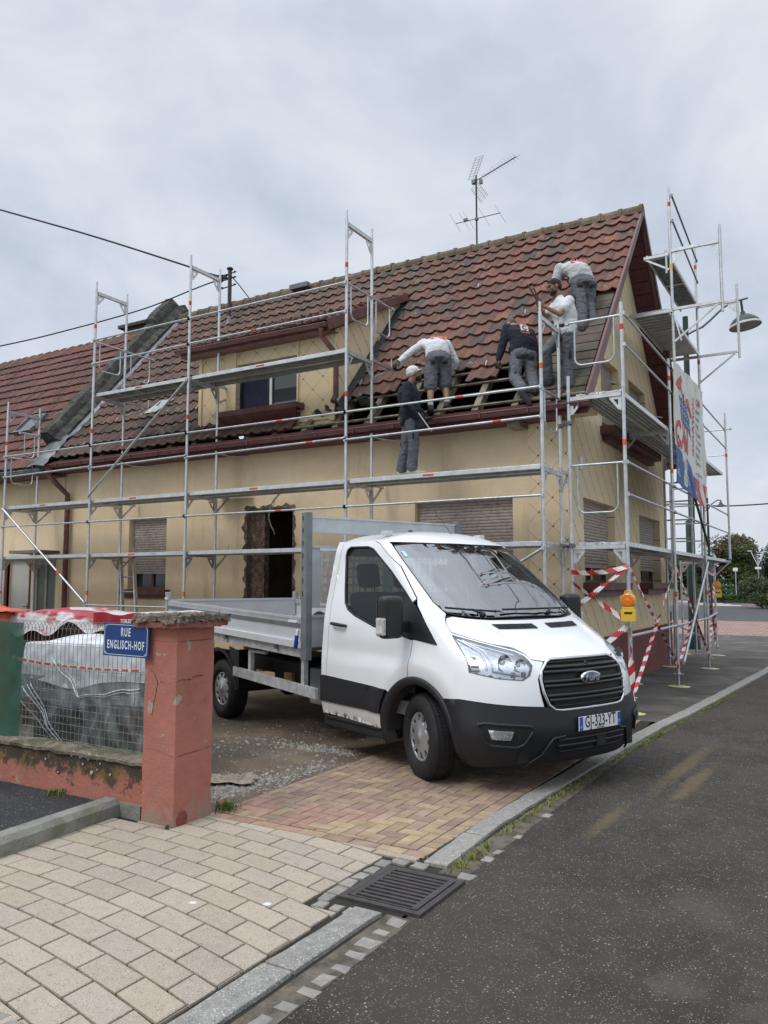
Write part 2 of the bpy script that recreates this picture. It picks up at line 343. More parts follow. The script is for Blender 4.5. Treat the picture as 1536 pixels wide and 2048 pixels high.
tag(b.build('gravel', GRV), kind='stuff')
# paving laid stone by stone
def slab(b, poly, z, h=.012, inset=.003):
    n = len(poly); cx = sum(p[0] for p in poly)/n; cy = sum(p[1] for p in poly)/n
    def q(p, d): l = sqrt((p[0]-cx)**2+(p[1]-cy)**2) or 1; return (p[0]-(p[0]-cx)/l*d, p[1]-(p[1]-cy)/l*d)
    v = [(*p, z-h) for p in poly]+[(*p, z-.003) for p in poly]+[(*q(p, inset), z) for p in poly]
    b.add(v, [(i, (i+1) % n, n+(i+1) % n, n+i) for i in range(n)]+[(n+i, n+(i+1) % n, 2*n+(i+1) % n, 2*n+i) for i in range(n)]+[tuple(range(2*n, 3*n))])
JOINT = mat('joint sand', (.022, .020, .014), .95, var=.3, scale=8)
sheet('paving_bed', [(-5.2, -2), (-2.02, -2), (-2.02, 4.40), (-2.2, 9.95), (-4.1, 9.95), (-4.08, 4.40), (-4.7, 4.2)], .001, JOINT)
PALE = mat('pale pavers', (.42, .36, .285), .9, var=.06, scale=1.5, bump=.5, bscale=170, tint=True)
speckle(PALE, 130, .30, (.56, .50, .42), .5); speckle(PALE, 150, .30, (.17, .135, .10), .40); patches(PALE, 3, .60, .72, (.26, .22, .16), amount=.5, detail=9)
b = MB(); L_, W_ = .312, .163
def fan(x, y): return y-(.065*(x+4.3)**2 if x > -4.3 else 0)
GRATE = (-2.52, 3.52, -2.1, 4.24)
for j in range(-6, 27):
    for i in range(-2, 13):
        x0 = -5.6+i*L_+(L_/2 if j % 2 else 0); y0 = 1.03+j*W_
        g = .0055+random.uniform(0, .0015); P_ = [(x0+g, y0+g), (x0+L_-g, y0+g), (x0+L_-g, y0+W_-g), (x0+g, y0+W_-g)]
        P_ = [(x, fan(x, y)) for x, y in P_]
        P_ = clip(P_, [(1, 0, -2.315), (0, 1, 4.34), (-1, -.16, 4.56-.16*3.2)])
        if not P_: continue
        c = sum(p[0] for p in P_)/len(P_), sum(p[1] for p in P_)/len(P_)
        if c[1] > 3.95 and c[0] < -4.3: continue
        t = random.uniform(.90, 1.08); b.ct = (t, t*random.uniform(.98, 1.01), t*random.uniform(.96, 1.02)); zz = .013+random.uniform(-.001, .001)
        if c[0] < -2.9 or c[1] < 3.2: slab(b, P_, zz); continue
        for pl in ([(0, 1, 3.425)], [(0, -1, -4.275)], [(0, -1, -3.425), (0, 1, 4.275), (1, 0, -2.535)]):
            Q_ = clip(P_, pl)
            if Q_ and max(p[0] for p in Q_)-min(p[0] for p in Q_) > .02 and max(p[1] for p in Q_)-min(p[1] for p in Q_) > .02: slab(b, Q_, zz)
spotpatch(PALE, -3.02, 3.15, .03, .02, .3, (.75, .74, .70), 1., 20); spotpatch(PALE, -2.68, 3.33, .03, .025, .3, (.75, .74, .70), 1., 20)
tag(b.build('pavement', PALE), kind='structure')
HB = mat('herringbone bricks', (.32, .215, .16), .88, var=.2, scale=9, bump=.4, bscale=90, tint=True, c2=(.27, .18, .14), c2f=.4, c2s=3.5)
b = MB(); bl, bw = .2, .1
def hb_tint(x, y):
    yel = .14+.60*max(0, min(1, (x+3.6)/1.0))*max(0, 1-abs(y-4.7)/1.1)
    if random.random() < yel: k = random.uniform(.85, 1.1); return (1.14*k, 1.26*k, 1.05*k)
    k = random.uniform(.86, 1.1); r = random.random()
    if r < .12: return (k*.8, k*.85, k*.85)
    return (k*1.08, k, k*.98) if x < -3.0 and y < 5 else (k*.98, k*1.02, k*1.0)
HP = [(1, -.0, -2.42), (-1, 0, 4.07), (0, -1, -4.455), (0, 1, 9.93)]
def brick(x0, y0, x1, y1, pl):
    g = .0036; P_ = clip([(x0+g, y0+g), (x1-g, y0+g), (x1-g, y1-g), (x0+g, y1-g)], pl)
    if P_: b.ct = hb_tint((x0+x1)/2, (y0+y1)/2); slab(b, P_, .012+random.uniform(-.0012, .0012))
for j in range(-40, 80):
    for i in range(-40, 60):
        ox = -4.6+i*bw+ (0); oy = 4.0+j*bw
        if (i-j) % 4 == 0: brick(ox, oy, ox+bl, oy+bw, HP)
        if (i-j) % 4 == 3: brick(ox, oy, ox+bw, oy+bl, HP)
for k in range(10): brick(-4.0+k*.2-.06, 4.345, -3.8+k*.2-.06, 4.445, [(1, 0, -2.32)])
for k in range(56): 
    y = 4.345+k*.1
    brick(-2.415, y, -2.315+.0*k, y+.1, [(0, 1, 9.93)])
tag(b.build('driveway_paving', HB), kind='structure')
# granite kerb flush with the road, setts and the gutter
GRAN = mat('granite', (.31, .295, .265), .85, var=.2, scale=25, bump=.7, bscale=120, tint=True)
speckle(GRAN, 130, .34, (.16, .16, .16), .45); speckle(GRAN, 90, .3, (.55, .55, .54), .3)
def kerb_x(y):   # centre line
    t = [(-6, -2.2), (2, -2.21), (3.5, -2.19), (4.3, -2.2), (5.2, -2.235), (6.5, -2.2), (7.5, -2.17), (9.7, -2.05), (10.7, -1.95), (12.3, -1.84), (16.8, -1.55), (27.6, -1.3)]
    for (a, xa), (c, xc) in zip(t, t[1:]):
        if a <= y <= c: return xa+(xc-xa)*(y-a)/(c-a)
    return -1.3
b = MB(); y = -3.; 
while y < 27.4:
    l = random.uniform(.7, 1.0); y1 = min(y+l, 27.5)
    if y1 > 3.52 and y < 4.24:
        if y < 3.4: y1 = 3.53
        else: y = 4.27; y1 = 4.9
    w_ = .076; g = .005; n = 6
    def edge(s, yy): return kerb_x(yy)+s*w_+random.uniform(-.006, .006)
    ys = [y+g+(y1-y-2*g)*k/n for k in range(n+1)]
    P_ = [(edge(1, q), q) for q in ys]+[(edge(-1, q), q) for q in ys[::-1]]
    t = random.uniform(.88, 1.1); b.ct = (t, t, t); slab(b, P_, .022, .03, .008); y = y1
tag(b.build('kerb', GRAN), kind='structure')
SETT = mat('worn setts', (.27, .255, .23), .9, var=.2, scale=20, bump=.5, bscale=60, tint=True)
b = MB()
def sett(cx, cy, sx, sy, z=.012):
    pts = []; n = 0; J = [random.uniform(.7, 1.05) for _ in range(8)]
    for k, (qx, qy) in enumerate(((-1, -1), (0, -1), (1, -1), (1, 0), (1, 1), (0, 1), (-1, 1), (-1, 0))): m_ = J[k] if k % 2 == 0 else (J[k-1]+J[(k+1) % 8])/2*random.uniform(.92, 1.06); pts.append((cx+sx/2*qx*m_*.98+random.uniform(-.004, .004), cy+sy/2*qy*m_*.98+random.uniform(-.004, .004)))
    a0 = 0
    for k in range(n):
        a = 2*pi*(k+a0*.3)/n; q = min(1.28, 1/max(abs(cos(a)), abs(sin(a))))
        pts.append((cx+sx/2*q*cos(a)*random.uniform(.72, 1.08), cy+sy/2*q*sin(a)*random.uniform(.72, 1.08)))
    t = random.uniform(.85, 1.15); b.ct = (t, t*.99, t*.97); slab(b, pts, z, .02, .002)
y = 2.1
while y < 3.5: sett(-2.0+random.uniform(-.015, .015), y, .10*random.uniform(.7, 1.1), .115*random.uniform(.55, 1.1), .003); y += random.uniform(.11, .14)
for k in range(6): sett(-2.475+random.uniform(-.004, .004), 3.56+k*.118, .085, .108, .014)
for k in range(3): sett(-2.47+k*.09+.03, 3.475, .075, .085, .014)
sett(-2.40, 4.225, .12, .09, .014); sett(-2.27, 4.225, .1, .09, .014); sett(-1.97, 4.21, .11, .11, .008)
for q in [4.55, 4.7, 5.05, 5.6]: sett(-1.98, q, .09*random.uniform(.5, 1), .09, .004)
for k in range(5): sett(-3.06+k*.09, 1.99-k*.01, .08, .08, .014); sett(-3.02+k*.09, 1.90-k*.01, .08, .08, .014)
tag(b.build('gutter_setts', SETT), kind='structure')
b = MB(); b.add([(-2.11, -3, .002), (-1.955, -3, .002), (-1.95, 3.56, .002), (-2.1, 3.56, .002)], [(0, 1, 2, 3)])
b.add([(-2.14, 4.2, .002), (-1.97, 4.2, .002), (-2.0, 9.5, .002), (-2.08, 9.5, .002)], [(0, 1, 2, 3)])
tag(b.build('gutter_soil', mat('gutter soil', (.16, .135, .105), .95, var=.3, scale=18, bump=.8, c2=(.08, .07, .05), c2f=.5, c2s=9)), kind='structure')
# drain grate
t = thing('drain_grate', 'square cast-iron drain grate with rows of slots set in the gutter', 'drain grate', (-2.18, 3.86, 0))
RUST = mat('cast iron', (.075, .066, .064), .55, .35, .25, 18, .3)
b = MB(); X0, X1, Y0, Y1 = -2.425, -1.935, 3.60, 4.13; z0, z1 = .0, .02
for lo, hi in (((X0, Y0), (X1, Y0+.035)), ((X0, Y1-.035), (X1, Y1)), ((X0, Y0+.035), (X0+.035, Y1-.035)), ((X1-.035, Y0+.035), (X1, Y1-.035))): b.box((*lo, z0), (*hi, z1-.003))
b.build('frame', RUST, t)
b = MB(); xa, xb, ya, yb = X0+.042, X1-.042, Y0+.042, Y1-.042
nsl = 10; b.box((xa, ya, z0), (xa+.035, yb, z1)); b.box((xb-.035, ya, z0), (xb, yb, z1))
st = (yb-ya)/nsl
for k in range(nsl+1): yy = ya+k*st; b.box((xa+.0355, max(yy-.011, ya), z0), (xb-.0355, min(yy+.011, yb), z1-.001))
for k in range(nsl):
    for q in range(9):
        if (q+k) % 1 == 0: x = xa+.09+q*.033; b.box((x, ya+k*st+.0115, z0), (x+.007, ya+k*st+.018, z1-.005))
b.build('slotted_cover', RUST, t)
b = MB(); b.box((X0+.005, Y0+.005, -.02), (X1-.005, Y1-.005, .0035)); b.build('dark_pit', mat('pit black', (.006, .006, .006), .9), t)
# concrete kerb stone and raised asphalt on the left
KC = mat('kerb concrete', (.24, .235, .205), .95, var=.18, scale=6, bump=.6, bscale=70, c2=(.17, .175, .125), c2f=.45, c2s=5)
t = tag(MB().build('tmp', KC), None); bpy.data.objects.remove(t)
b = MB(); prof = [(-.075, 0), (-.075, .10), (-.05, .125), (.055, .125), (.085, .09), (.085, 0)]
A = Vector((-4.66, 4.02, 0)); B = Vector((-4.38, 1.0, 0)); d = (B-A).normalized(); s_ = Vector((-d.y, d.x, 0))
n = len(prof); v = []
for q in range(2):
    o = A if q == 0 else B
    for x, z in prof: v.append(o+s_*x+Vector((0, 0, z)))
b.add(v, [tuple(range(n)), tuple(range(n, 2*n))[::-1]]+[(i, n+i, n+(i+1) % n, (i+1) % n) for i in range(n)])
tag(b.build('kerb_stone', KC, None, (-4.5, 2.5, 0)), 'mossy grey concrete kerb stone running from the low red wall', 'kerb stone')
ASPH4 = mat('fresh asphalt', (.028, .028, .030), .8, var=.25, scale=3, bump=1., bscale=110); speckle(ASPH4, 75, .24, (.38, .37, .34), .30)
sheet('raised_asphalt', [(-24, 1.0), (-4.45, 1.0), (-4.74, 4.2), (-24, 4.2)], .07, ASPH4)
# weeds along the kerb and the walls
GRS = mat('grass blades', (.10, .15, .035), .8, var=.35, scale=30, tint=True)
def tuft(b, x, y, n, h, spread, dry=.3, z=0):
    for _ in range(n):
        a = random.random()*2*pi; r = random.gauss(0, spread); px, py = x+r*cos(a), y+r*sin(a); hh = h*random.uniform(.4, 1.2); la = random.random()*2*pi; ln = hh*random.uniform(.3, 1.1)
        wd = .0035; dx, dy = -sin(la)*wd, cos(la)*wd
        b.ct = (2.2, 1.55, 1.2) if random.random() < dry else (random.uniform(.7, 1.2),)*3
        b.add([(px-dx, py-dy, z), (px+dx, py+dy, z), (px+cos(la)*ln*.45+dx*.7, py+sin(la)*ln*.45+dy*.7, z+hh*.7), (px+cos(la)*ln*.45-dx*.7, py+sin(la)*ln*.45-dy*.7, z+hh*.7), (px+cos(la)*ln, py+sin(la)*ln, z+hh*.8)], [(0, 1, 2, 3), (3, 2, 4)])
b = MB(); y = 4.25
while y < 13.5:
    dens = .5+.5*sin(y*2.3)+.35*sin(y*5.1)
    if dens > .1: tuft(b, kerb_x(y)+.13+random.uniform(-.015, .03), y, int(15*dens)+4, .026, .022, .7)
    if random.random() < .15: tuft(b, kerb_x(y)-.1, y, 8, .02, .012, .3)
    y += .045
for y in (4.32, 4.36, 4.5, 4.6, 4.72): tuft(b, -2.06, y, 34, .05, .03, .75)
tag(b.build('kerb_grass', GRS), kind='stuff')
for (x, y, z, n, h, s, lab) in ((-4.02, 4.52, .0, 170, .085, .045, 'bright green weed tuft growing beside the brick pillar on the gravel'), (-5.25, 4.0, .07, 110, .05, .045, 'small green weed growing on the dark asphalt at the foot of the low wall'),
                            (-4.70, 4.0, .07, 30, .05, .03, 'tiny weed at the end of the concrete kerb stone against the wall'), (-4.06, 3.97, .01, 30, .03, .015, 'tiny weed at the foot of the pillar corner')):
    b = MB(); tuft(b, 0, 0, n, h, s, .08); o = b.build('weed', GRS); o.location = (x, y, z); tag(o, lab, 'weed')
b = MB(); b.grid(lambda u, v: (-.26+.52*u+.05*noise.noise(Vector((u*5, v*5, 1))), (-.15+.30*v)*(.55+.5*noise.noise(Vector((u*4, 0, 2)))+.3), .004+.11*abs(noise.noise(Vector((u*6, v*5, 3))))*(1-abs(2*u-1)**4)*(1-abs(2*v-1)**4)), 60, 36)
o = b.build('burlap_rag', mat('burlap', (.33, .28, .215), .95, var=.3, scale=30, bump=.8)); o.location = (-4.62, 5.15, .02); o.rotation_euler = (0, 0, .5); tag(o, 'crumpled beige rag lying on the gravel behind the pillar', 'rag')
b = MB(); b.bbox((-.07, -.03, 0), (.07, .03, .022), .005); o = b.build('brick_piece', mat('clay brick', (.30, .10, .06), .9, var=.2, scale=20, bump=.4)); o.location = (-4.13, 4.60, .01); o.rotation_euler = (0, 0, -.5); tag(o, 'broken red brick piece lying on the gravel by the pillar', 'brick')
# ================================================================== HOUSE
XL, XR, YF, YB = -14.32, -3.42, 10.9, 17.5       # walls
EY, EZ, RY, RZ = 10.45, 4.2, 14.15, 8.33           # eaves and ridge of the tiled plane
SLN = sqrt((RY-EY)**2+(RZ-EZ)**2); SU = Vector((0, (RY-EY)/SLN, (RZ-EZ)/SLN)); SN = Vector((0, -SU.z, SU.y))
def RP(x, v, h=0): return Vector((x, EY, EZ))+SU*v+SN*h      # point on the front roof plane
def slates(name, axis, fam2, dk=1.):
    """large cream diamond slates: raking joints drawn on a cream board"""
    m = mat(name, (.72, .58, .38), .75, var=.06, scale=1.5, bump=.1, bscale=30, c2=(.66, .53, .35), c2f=.35, c2s=1.1)
    nt = m.node_tree; N = nt.nodes; L = nt.links; b = N['Principled BSDF']; src = b.inputs['Base Color'].links[0].from_socket
    g = N.new('ShaderNodeNewGeometry'); s = N.new('ShaderNodeSeparateXYZ'); L.new(g.outputs['Position'], s.inputs[0])
    prev = src; P_ = .41
    for sgn, amt in ((1, 1.), (-1, fam2)):
        a = N.new('ShaderNodeMath'); a.operation = 'MULTIPLY_ADD'; L.new(s.outputs['Z'], a.inputs[0]); a.inputs[1].default_value = sgn; L.new(s.outputs[axis], a.inputs[2])
        d = N.new('ShaderNodeMath'); d.operation = 'DIVIDE'; L.new(a.outputs[0], d.inputs[0]); d.inputs[1].default_value = P_
        f = N.new('ShaderNodeMath'); f.operation = 'FRACT'; L.new(d.outputs[0], f.inputs[0])
        l = N.new('ShaderNodeMath'); l.operation = 'LESS_THAN'; L.new(f.outputs[0], l.inputs[0]); l.inputs[1].default_value = .035
        q = N.new('ShaderNodeMath'); q.operation = 'MULTIPLY'; L.new(l.outputs[0], q.inputs[0]); q.inputs[1].default_value = amt*dk
        mm = N.new('ShaderNodeMix'); mm.data_type = 'RGBA'; L.new(q.outputs[0], mm.inputs['Factor']); L.new(prev, mm.inputs[6]); mm.inputs[7].default_value = (.13, .10, .06, 1); prev = mm.outputs[2]
        if sgn == 1: f1 = f
    # dark clips where the courses cross
    f2 = f
    k1 = N.new('ShaderNodeMath'); k1.operation = 'LESS_THAN'; L.new(f1.outputs[0], k1.inputs[0]); k1.inputs[1].default_value = .10
    k2 = N.new('ShaderNodeMath'); k2.operation = 'LESS_THAN'; L.new(f2.outputs[0], k2.inputs[0]); k2.inputs[1].default_value = .07
    k = N.new('ShaderNodeMath'); k.operation = 'MULTIPLY'; L.new(k1.outputs[0], k.inputs[0]); L.new(k2.outputs[0], k.inputs[1])
    mm = N.new('ShaderNodeMix'); mm.data_type = 'RGBA'; L.new(k.outputs[0], mm.inputs['Factor']); L.new(prev, mm.inputs[6]); mm.inputs[7].default_value = (.06, .05, .035, 1)
    L.new(mm.outputs[2], b.inputs['Base Color']); return m
SL_G = slates('slate siding gable', 'Y', .0); SL_F = slates('slate siding front', 'X', .9, .45)
H = thing('house', 'cream house with maroon gutters and a half-stripped red tiled roof behind the scaffolding', 'house', (-8.9, 14.1, 0))
def wall_holes(b, M, W, Ht, holes, depth, z0=0.):
    """rectangular wall in the local xy plane of M (outside = +z), reveals of given depth"""
    xs = sorted({0, W}|{h[0] for h in holes}|{h[2] for h in holes}); ys = sorted({z0, Ht}|{h[1] for h in holes}|{h[3] for h in holes})
    for i in range(len(xs)-1):
        for j in range(len(ys)-1):
            cx = (xs[i]+xs[i+1])/2; cy = (ys[j]+ys[j+1])/2
            if any(h[0] < cx < h[2] and h[1] < cy < h[3] for h in holes): continue
            q = [(xs[i], ys[j]), (xs[i+1], ys[j]), (xs[i+1], ys[j+1]), (xs[i], ys[j+1])]
            b.add([M @ Vector((x, y, 0)) for x, y in q], [(0, 1, 2, 3)]); b.add([M @ Vector((x, y, -depth)) for x, y in q], [(3, 2, 1, 0)])
    for x0, y0, x1, y1 in holes:
        for p, q in (((x0, y0), (x0, y1)), ((x0, y1), (x1, y1)), ((x1, y1), (x1, y0)), ((x1, y0), (x0, y0))):
            b.add([M @ Vector((*p, 0)), M @ Vector((*q, 0)), M @ Vector((*q, -depth)), M @ Vector((*p, -depth))], [(0, 1, 2, 3)])
MF = frame((XL, YF, 0), (1, 0, 0), (0, 0, 1))
MG = frame((XR, YF, 0), (0, 1, 0), (0, 0, 1))
WIN1 = (-12.36, 1.53, -11.33, 2.93); DOOR = (-9.34, .12, -8.30, 2.97); WIN2 = (-5.92, 1.55, -4.29, 2.93)
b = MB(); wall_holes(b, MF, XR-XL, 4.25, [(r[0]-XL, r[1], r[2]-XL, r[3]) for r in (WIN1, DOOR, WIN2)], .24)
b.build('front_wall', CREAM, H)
b = MB(); b.box((-4.0, YF-.03, .30), (XR-.003, YF-.002, 4.2)); b.box((XR-.06, YF-.034, .3), (XR+.006, YF+.012, 4.2)); b.box((-4.03, YF-.033, .3), (-3.995, YF+.0, 4.2)); b.build('corner_cladding', SL_F, H)
G1 = (11.5, 1.65, 13.25, 2.92); G2 = (14.98, 1.65, 16.75, 2.92); U1 = (12.62, 4.14, 13.75, 5.35); U2 = (14.45, 4.14, 15.75, 5.35)
b = MB(); wall_holes(b, MG, YB-YF, 4.25, [(r[0]-YF, r[1], r[2]-YF, min(r[3], 4.25)) for r in (G1, G2, U1, U2)], .24, .86)
# gable triangle in strips, with the two upper windows left open
def zr(y): return EZ+(RZ-EZ)*(y-EY)/(RY-EY) if y < RY else RZ-(RZ-EZ)*(y-RY)/(RY-EY)
ysr = [YF, U1[0], U1[2], RY, U2[0], U2[2], YB]
for i in range(6):
    a, c = ysr[i], ysr[i+1]; lo = 5.35 if (a, c) in ((U1[0], U1[2]), (U2[0], U2[2])) else 4.25
    for dx in (0, -.24): b.add([(XR+dx, a, lo), (XR+dx, c, lo), (XR+dx, c, zr(c)-.12), (XR+dx, a, zr(a)-.12)], [(0, 1, 2, 3)])
for u in (U1, U2):
    for yy in (u[0], u[2]): b.add([(XR, yy, 4.25), (XR, yy, 5.35), (XR-.24, yy, 5.35), (XR-.24, yy, 4.25)], [(0, 1, 2, 3)])
    b.add([(XR, u[0], 5.35), (XR, u[2], 5.35), (XR-.24, u[2], 5.35), (XR-.24, u[0], 5.35)], [(0, 1, 2, 3)])
b.box((XR-.004, YF+.01, .835), (XR+.045, YB, .865))
b.build('gable_wall', SL_G, H)
PLINTH = mat('maroon plinth', (.165, .048, .040), .8, var=.18, scale=3, bump=.3, bscale=50, c2=(.12, .045, .04), c2f=.4, c2s=2)
b = MB(); b.box((XR-.24, YF-.06, 0), (XR+.035, YB, .834)); b.box((DOOR[2]+.1, YF-.045, 0), (XR-.241, YF-.001, .30)); b.box((XL, YF-.045, 0), (DOOR[0]-.1, YF-.001, .30)); b.build('plinth', PLINTH, H)
b = MB(); b.box((XL, YB-.25, 0), (XR-.25, YB, 4.2)); b.box((XL+.01, YF+.25, 0), (XL+.25, YB-.26, 4.2)); b.add([(XL+.02, YF, 4.2), (XL+.02, YB, 4.2), (XL+.02, RY, RZ-.15)], [(0, 1, 2)]); b.build('back_wall', CREAM, H)
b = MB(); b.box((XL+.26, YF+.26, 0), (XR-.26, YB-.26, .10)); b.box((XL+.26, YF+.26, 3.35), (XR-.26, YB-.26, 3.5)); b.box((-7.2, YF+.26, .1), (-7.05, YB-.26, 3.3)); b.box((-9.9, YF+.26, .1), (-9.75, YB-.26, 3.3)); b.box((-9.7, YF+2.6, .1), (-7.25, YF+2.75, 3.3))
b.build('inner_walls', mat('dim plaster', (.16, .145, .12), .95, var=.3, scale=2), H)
# shutters, windows, sills
SHUT = mat('pinkish shutter', (.40, .335, .30), .7, var=.14, scale=18, c2=(.28, .22, .20), c2f=.42, c2s=14)
def shutter(M, W, top, bot, parent):
    """roller shutter hanging from top to bot inside an opening of width W (local xy plane, outward +z)"""
    b = MB(); n = int((top-bot)/.048); 
    for k in range(n):
        z1 = top-k*.048; z0 = z1-.044
        pr = [(0, z0), (.009, z0+.004), (.013, z0+.022), (.009, z1-.004), (0, z1)]
        v = []
        for x in (0.012, W-.012):
            for d_, z in pr: v.append(M @ Vector((x, z, d_)))
        b.add(v, [(i, 5+i, 6+i, 1+i) for i in range(4)], False)
    b.add([M @ Vector(p) for p in ((.01, bot, -.006), (W-.01, bot, -.006), (W-.01, top, -.006), (.01, top, -.006))], [(0, 1, 2, 3)])
    b.box((.01, bot-.03, -.01), (W-.01, bot+.004, .016), M)
    return b.build('shutter', SHUT, parent)
def window(M, W, Ht, shut_to, parent, name='window'):
    f = MB()
    for lo, hi in (((0, 0), (.055, Ht)), ((W-.055, 0), (W, Ht)), ((.055, 0), (W-.055, .055)), ((.055, Ht-.055), (W-.055, Ht)), ((W/2-.03, .055), (W/2+.03, Ht-.055))): f.box((*lo, -.06), (*hi, 0), M)
    o = f.build(name, mat('brown window frame', (.10, .05, .035), .6, var=.2, scale=15), parent)
    g = MB(); g.add([M @ Vector(p) for p in ((.05, .05, -.03), (W-.05, .05, -.03), (W-.05, Ht-.05, -.03), (.05, Ht-.05, -.03))], [(0, 1, 2, 3)]); g.build('pane', GLASSD, o)
    if shut_to is not None: 
        s = shutter(M @ Matrix.Translation((0, 0, .035)), W, Ht, shut_to, o)
    return o
def sill(lo, hi, parent, Mx=None):
    b = MB(); b.bbox(lo, hi, .008, Mx); return b.build('sill', MAROON, parent)
def FWm(x, z, d): return frame((x, YF+d, z), (1, 0, 0), (0, 0, 1))
def GWm(y, z, d): return frame((XR-d, y, z), (0, 1, 0), (0, 0, 1))
window(FWm(WIN1[0], WIN1[1], .16), WIN1[2]-WIN1[0], 1.40, .34, H)
window(FWm(WIN2[0], WIN2[1], .16), WIN2[2]-WIN2[0], 1.38, .10, H)
sill((WIN1[0]-.12, YF-.13, 1.43), (WIN1[2]+.12, YF+.02, 1.535), H); b = MB(); b.box((WIN1[0]-.05, YF-.06, 1.36), (WIN1[2]+.05, YF-.001, 1.43)); b.build('sill', MAROON, H)
sill((WIN2[0]-.12, YF-.13, 1.45), (WIN2[2]+.12, YF+.02, 1.555), H)
for G in (G1, G2):
    window(GWm(G[0], G[1], .17), G[2]-G[0], G[3]-G[1], .27, H)
    sill((XR-.02, G[0]-.10, G[1]-.10), (XR+.24, G[2]+.10, G[1]+.012), H); b = MB(); b.box((XR+.001, G[0]-.05, G[1]-.19), (XR+.14, G[2]+.05, G[1]-.101)); b.build('sill', MAROON, H)
for U in (U1, U2): window(GWm(U[0], U[1], .17), U[2]-U[0], U[3]-U[1], .2, H)
b = MB(); b.bbox((XR-.02, 12.50, 4.02), (XR+.24, 15.95, 4.16), .01); b.box((XR+.001, 12.6, 3.93), (XR+.12, 15.85, 4.021)); b.build('upper_sill', MAROON, H)
b = MB(); b.box((XR, 11.3, 3.32), (XR+.03, 11.42, 3.5)); b.build('junction_box', WHITE, H)
# rough door opening
b = MB()
RB = mat('broken brick reveal', (.20, .13, .10), .95, var=.4, scale=14, bump=1., bscale=40, c2=(.10, .07, .055), c2f=.5, c2s=11)
def rag(u, v, x, sgn): return (x+sgn*(.03*sin(v*41)+.025*sin(v*97+1)+.02*sin(v*13)), YF-.006, .12+v*2.87)
b.grid(lambda u, v: rag(u, v, DOOR[0]-.05, 1) if u < .3 else ((DOOR[0]+.012, YF-.006, .12+v*2.87) if u < .6 else ((DOOR[0]+.03, YF+.09, .12+v*2.83) if u < .8 else (DOOR[0]+.30, YF+.11+.02*sin(v*60), .12+v*2.83))), 3, 60, False)
b.grid(lambda u, v: (DOOR[2]+.04+.02*sin(v*51)+.015*sin(v*117), YF-.006, .12+v*2.87) if u > .7 else ((DOOR[2]-.012, YF-.006, .12+v*2.87) if u > .3 else (DOOR[2]-.02, YF+.2, .12+v*2.83)), 2, 60, False)
b.grid(lambda u, v: (DOOR[0]-.04+u*1.12, YF-.007, 3.01+.015*sin(u*40)+.02*sin(u*17)) if v > .7 else ((DOOR[0]-.04+u*1.12, YF-.007, 2.955) if v > .3 else (DOOR[0]+u*1.04, YF+.2, 2.955)), 40, 2, False)
b.box((DOOR[0]+.28, YF+.10, .12), (DOOR[0]+.33, YF+.23, 2.92)); b.build('door_reveal', RB, H)
b = MB(); pts = [(-8.72, YF-.01, 3.12), (-8.76, YF-.06, 3.0), (-8.8, YF-.05, 2.8), (-8.75, YF-.05, 2.66), (-8.68, YF-.05, 2.56)]; b.tube(pts, .012, 6); b.tube([(-8.45, YF-.01, 3.3), (-8.6, YF-.012, 3.22), (-8.72, YF-.01, 3.12)], .008, 6); b.tube([(-8.72, YF-.05, 2.62), (-8.66, YF-.05, 2.5)], .007, 5); b.build('cable', mat('grey sheath', (.22, .19, .15), .7), H)
# things seen dimly inside the doorway
t = thing('stepladder', 'dim grey stepladder standing inside the dark doorway', 'stepladder', (-8.6, 11.75, .1))
b = MB()
for sx_ in (-.2, .2):
    b.beam((sx_, -.25, 0), (sx_*.7, 0, 1.75), .05, .025); 
b.build('front_rails', GALV, t, local=True); b = MB()
for k in range(6): q = k/6+.1; b.cbox((0, -.25+.25*q, 1.75*q), (.36*(1-.3*q), .09, .02))
b.build('steps', GALV, t, local=True); b = MB()
for sx_ in (-.2, .2): b.beam((sx_, .35, 0), (sx_*.7, 0, 1.72), .03, .02)
b.build('back_rails', GALV, t, local=True)
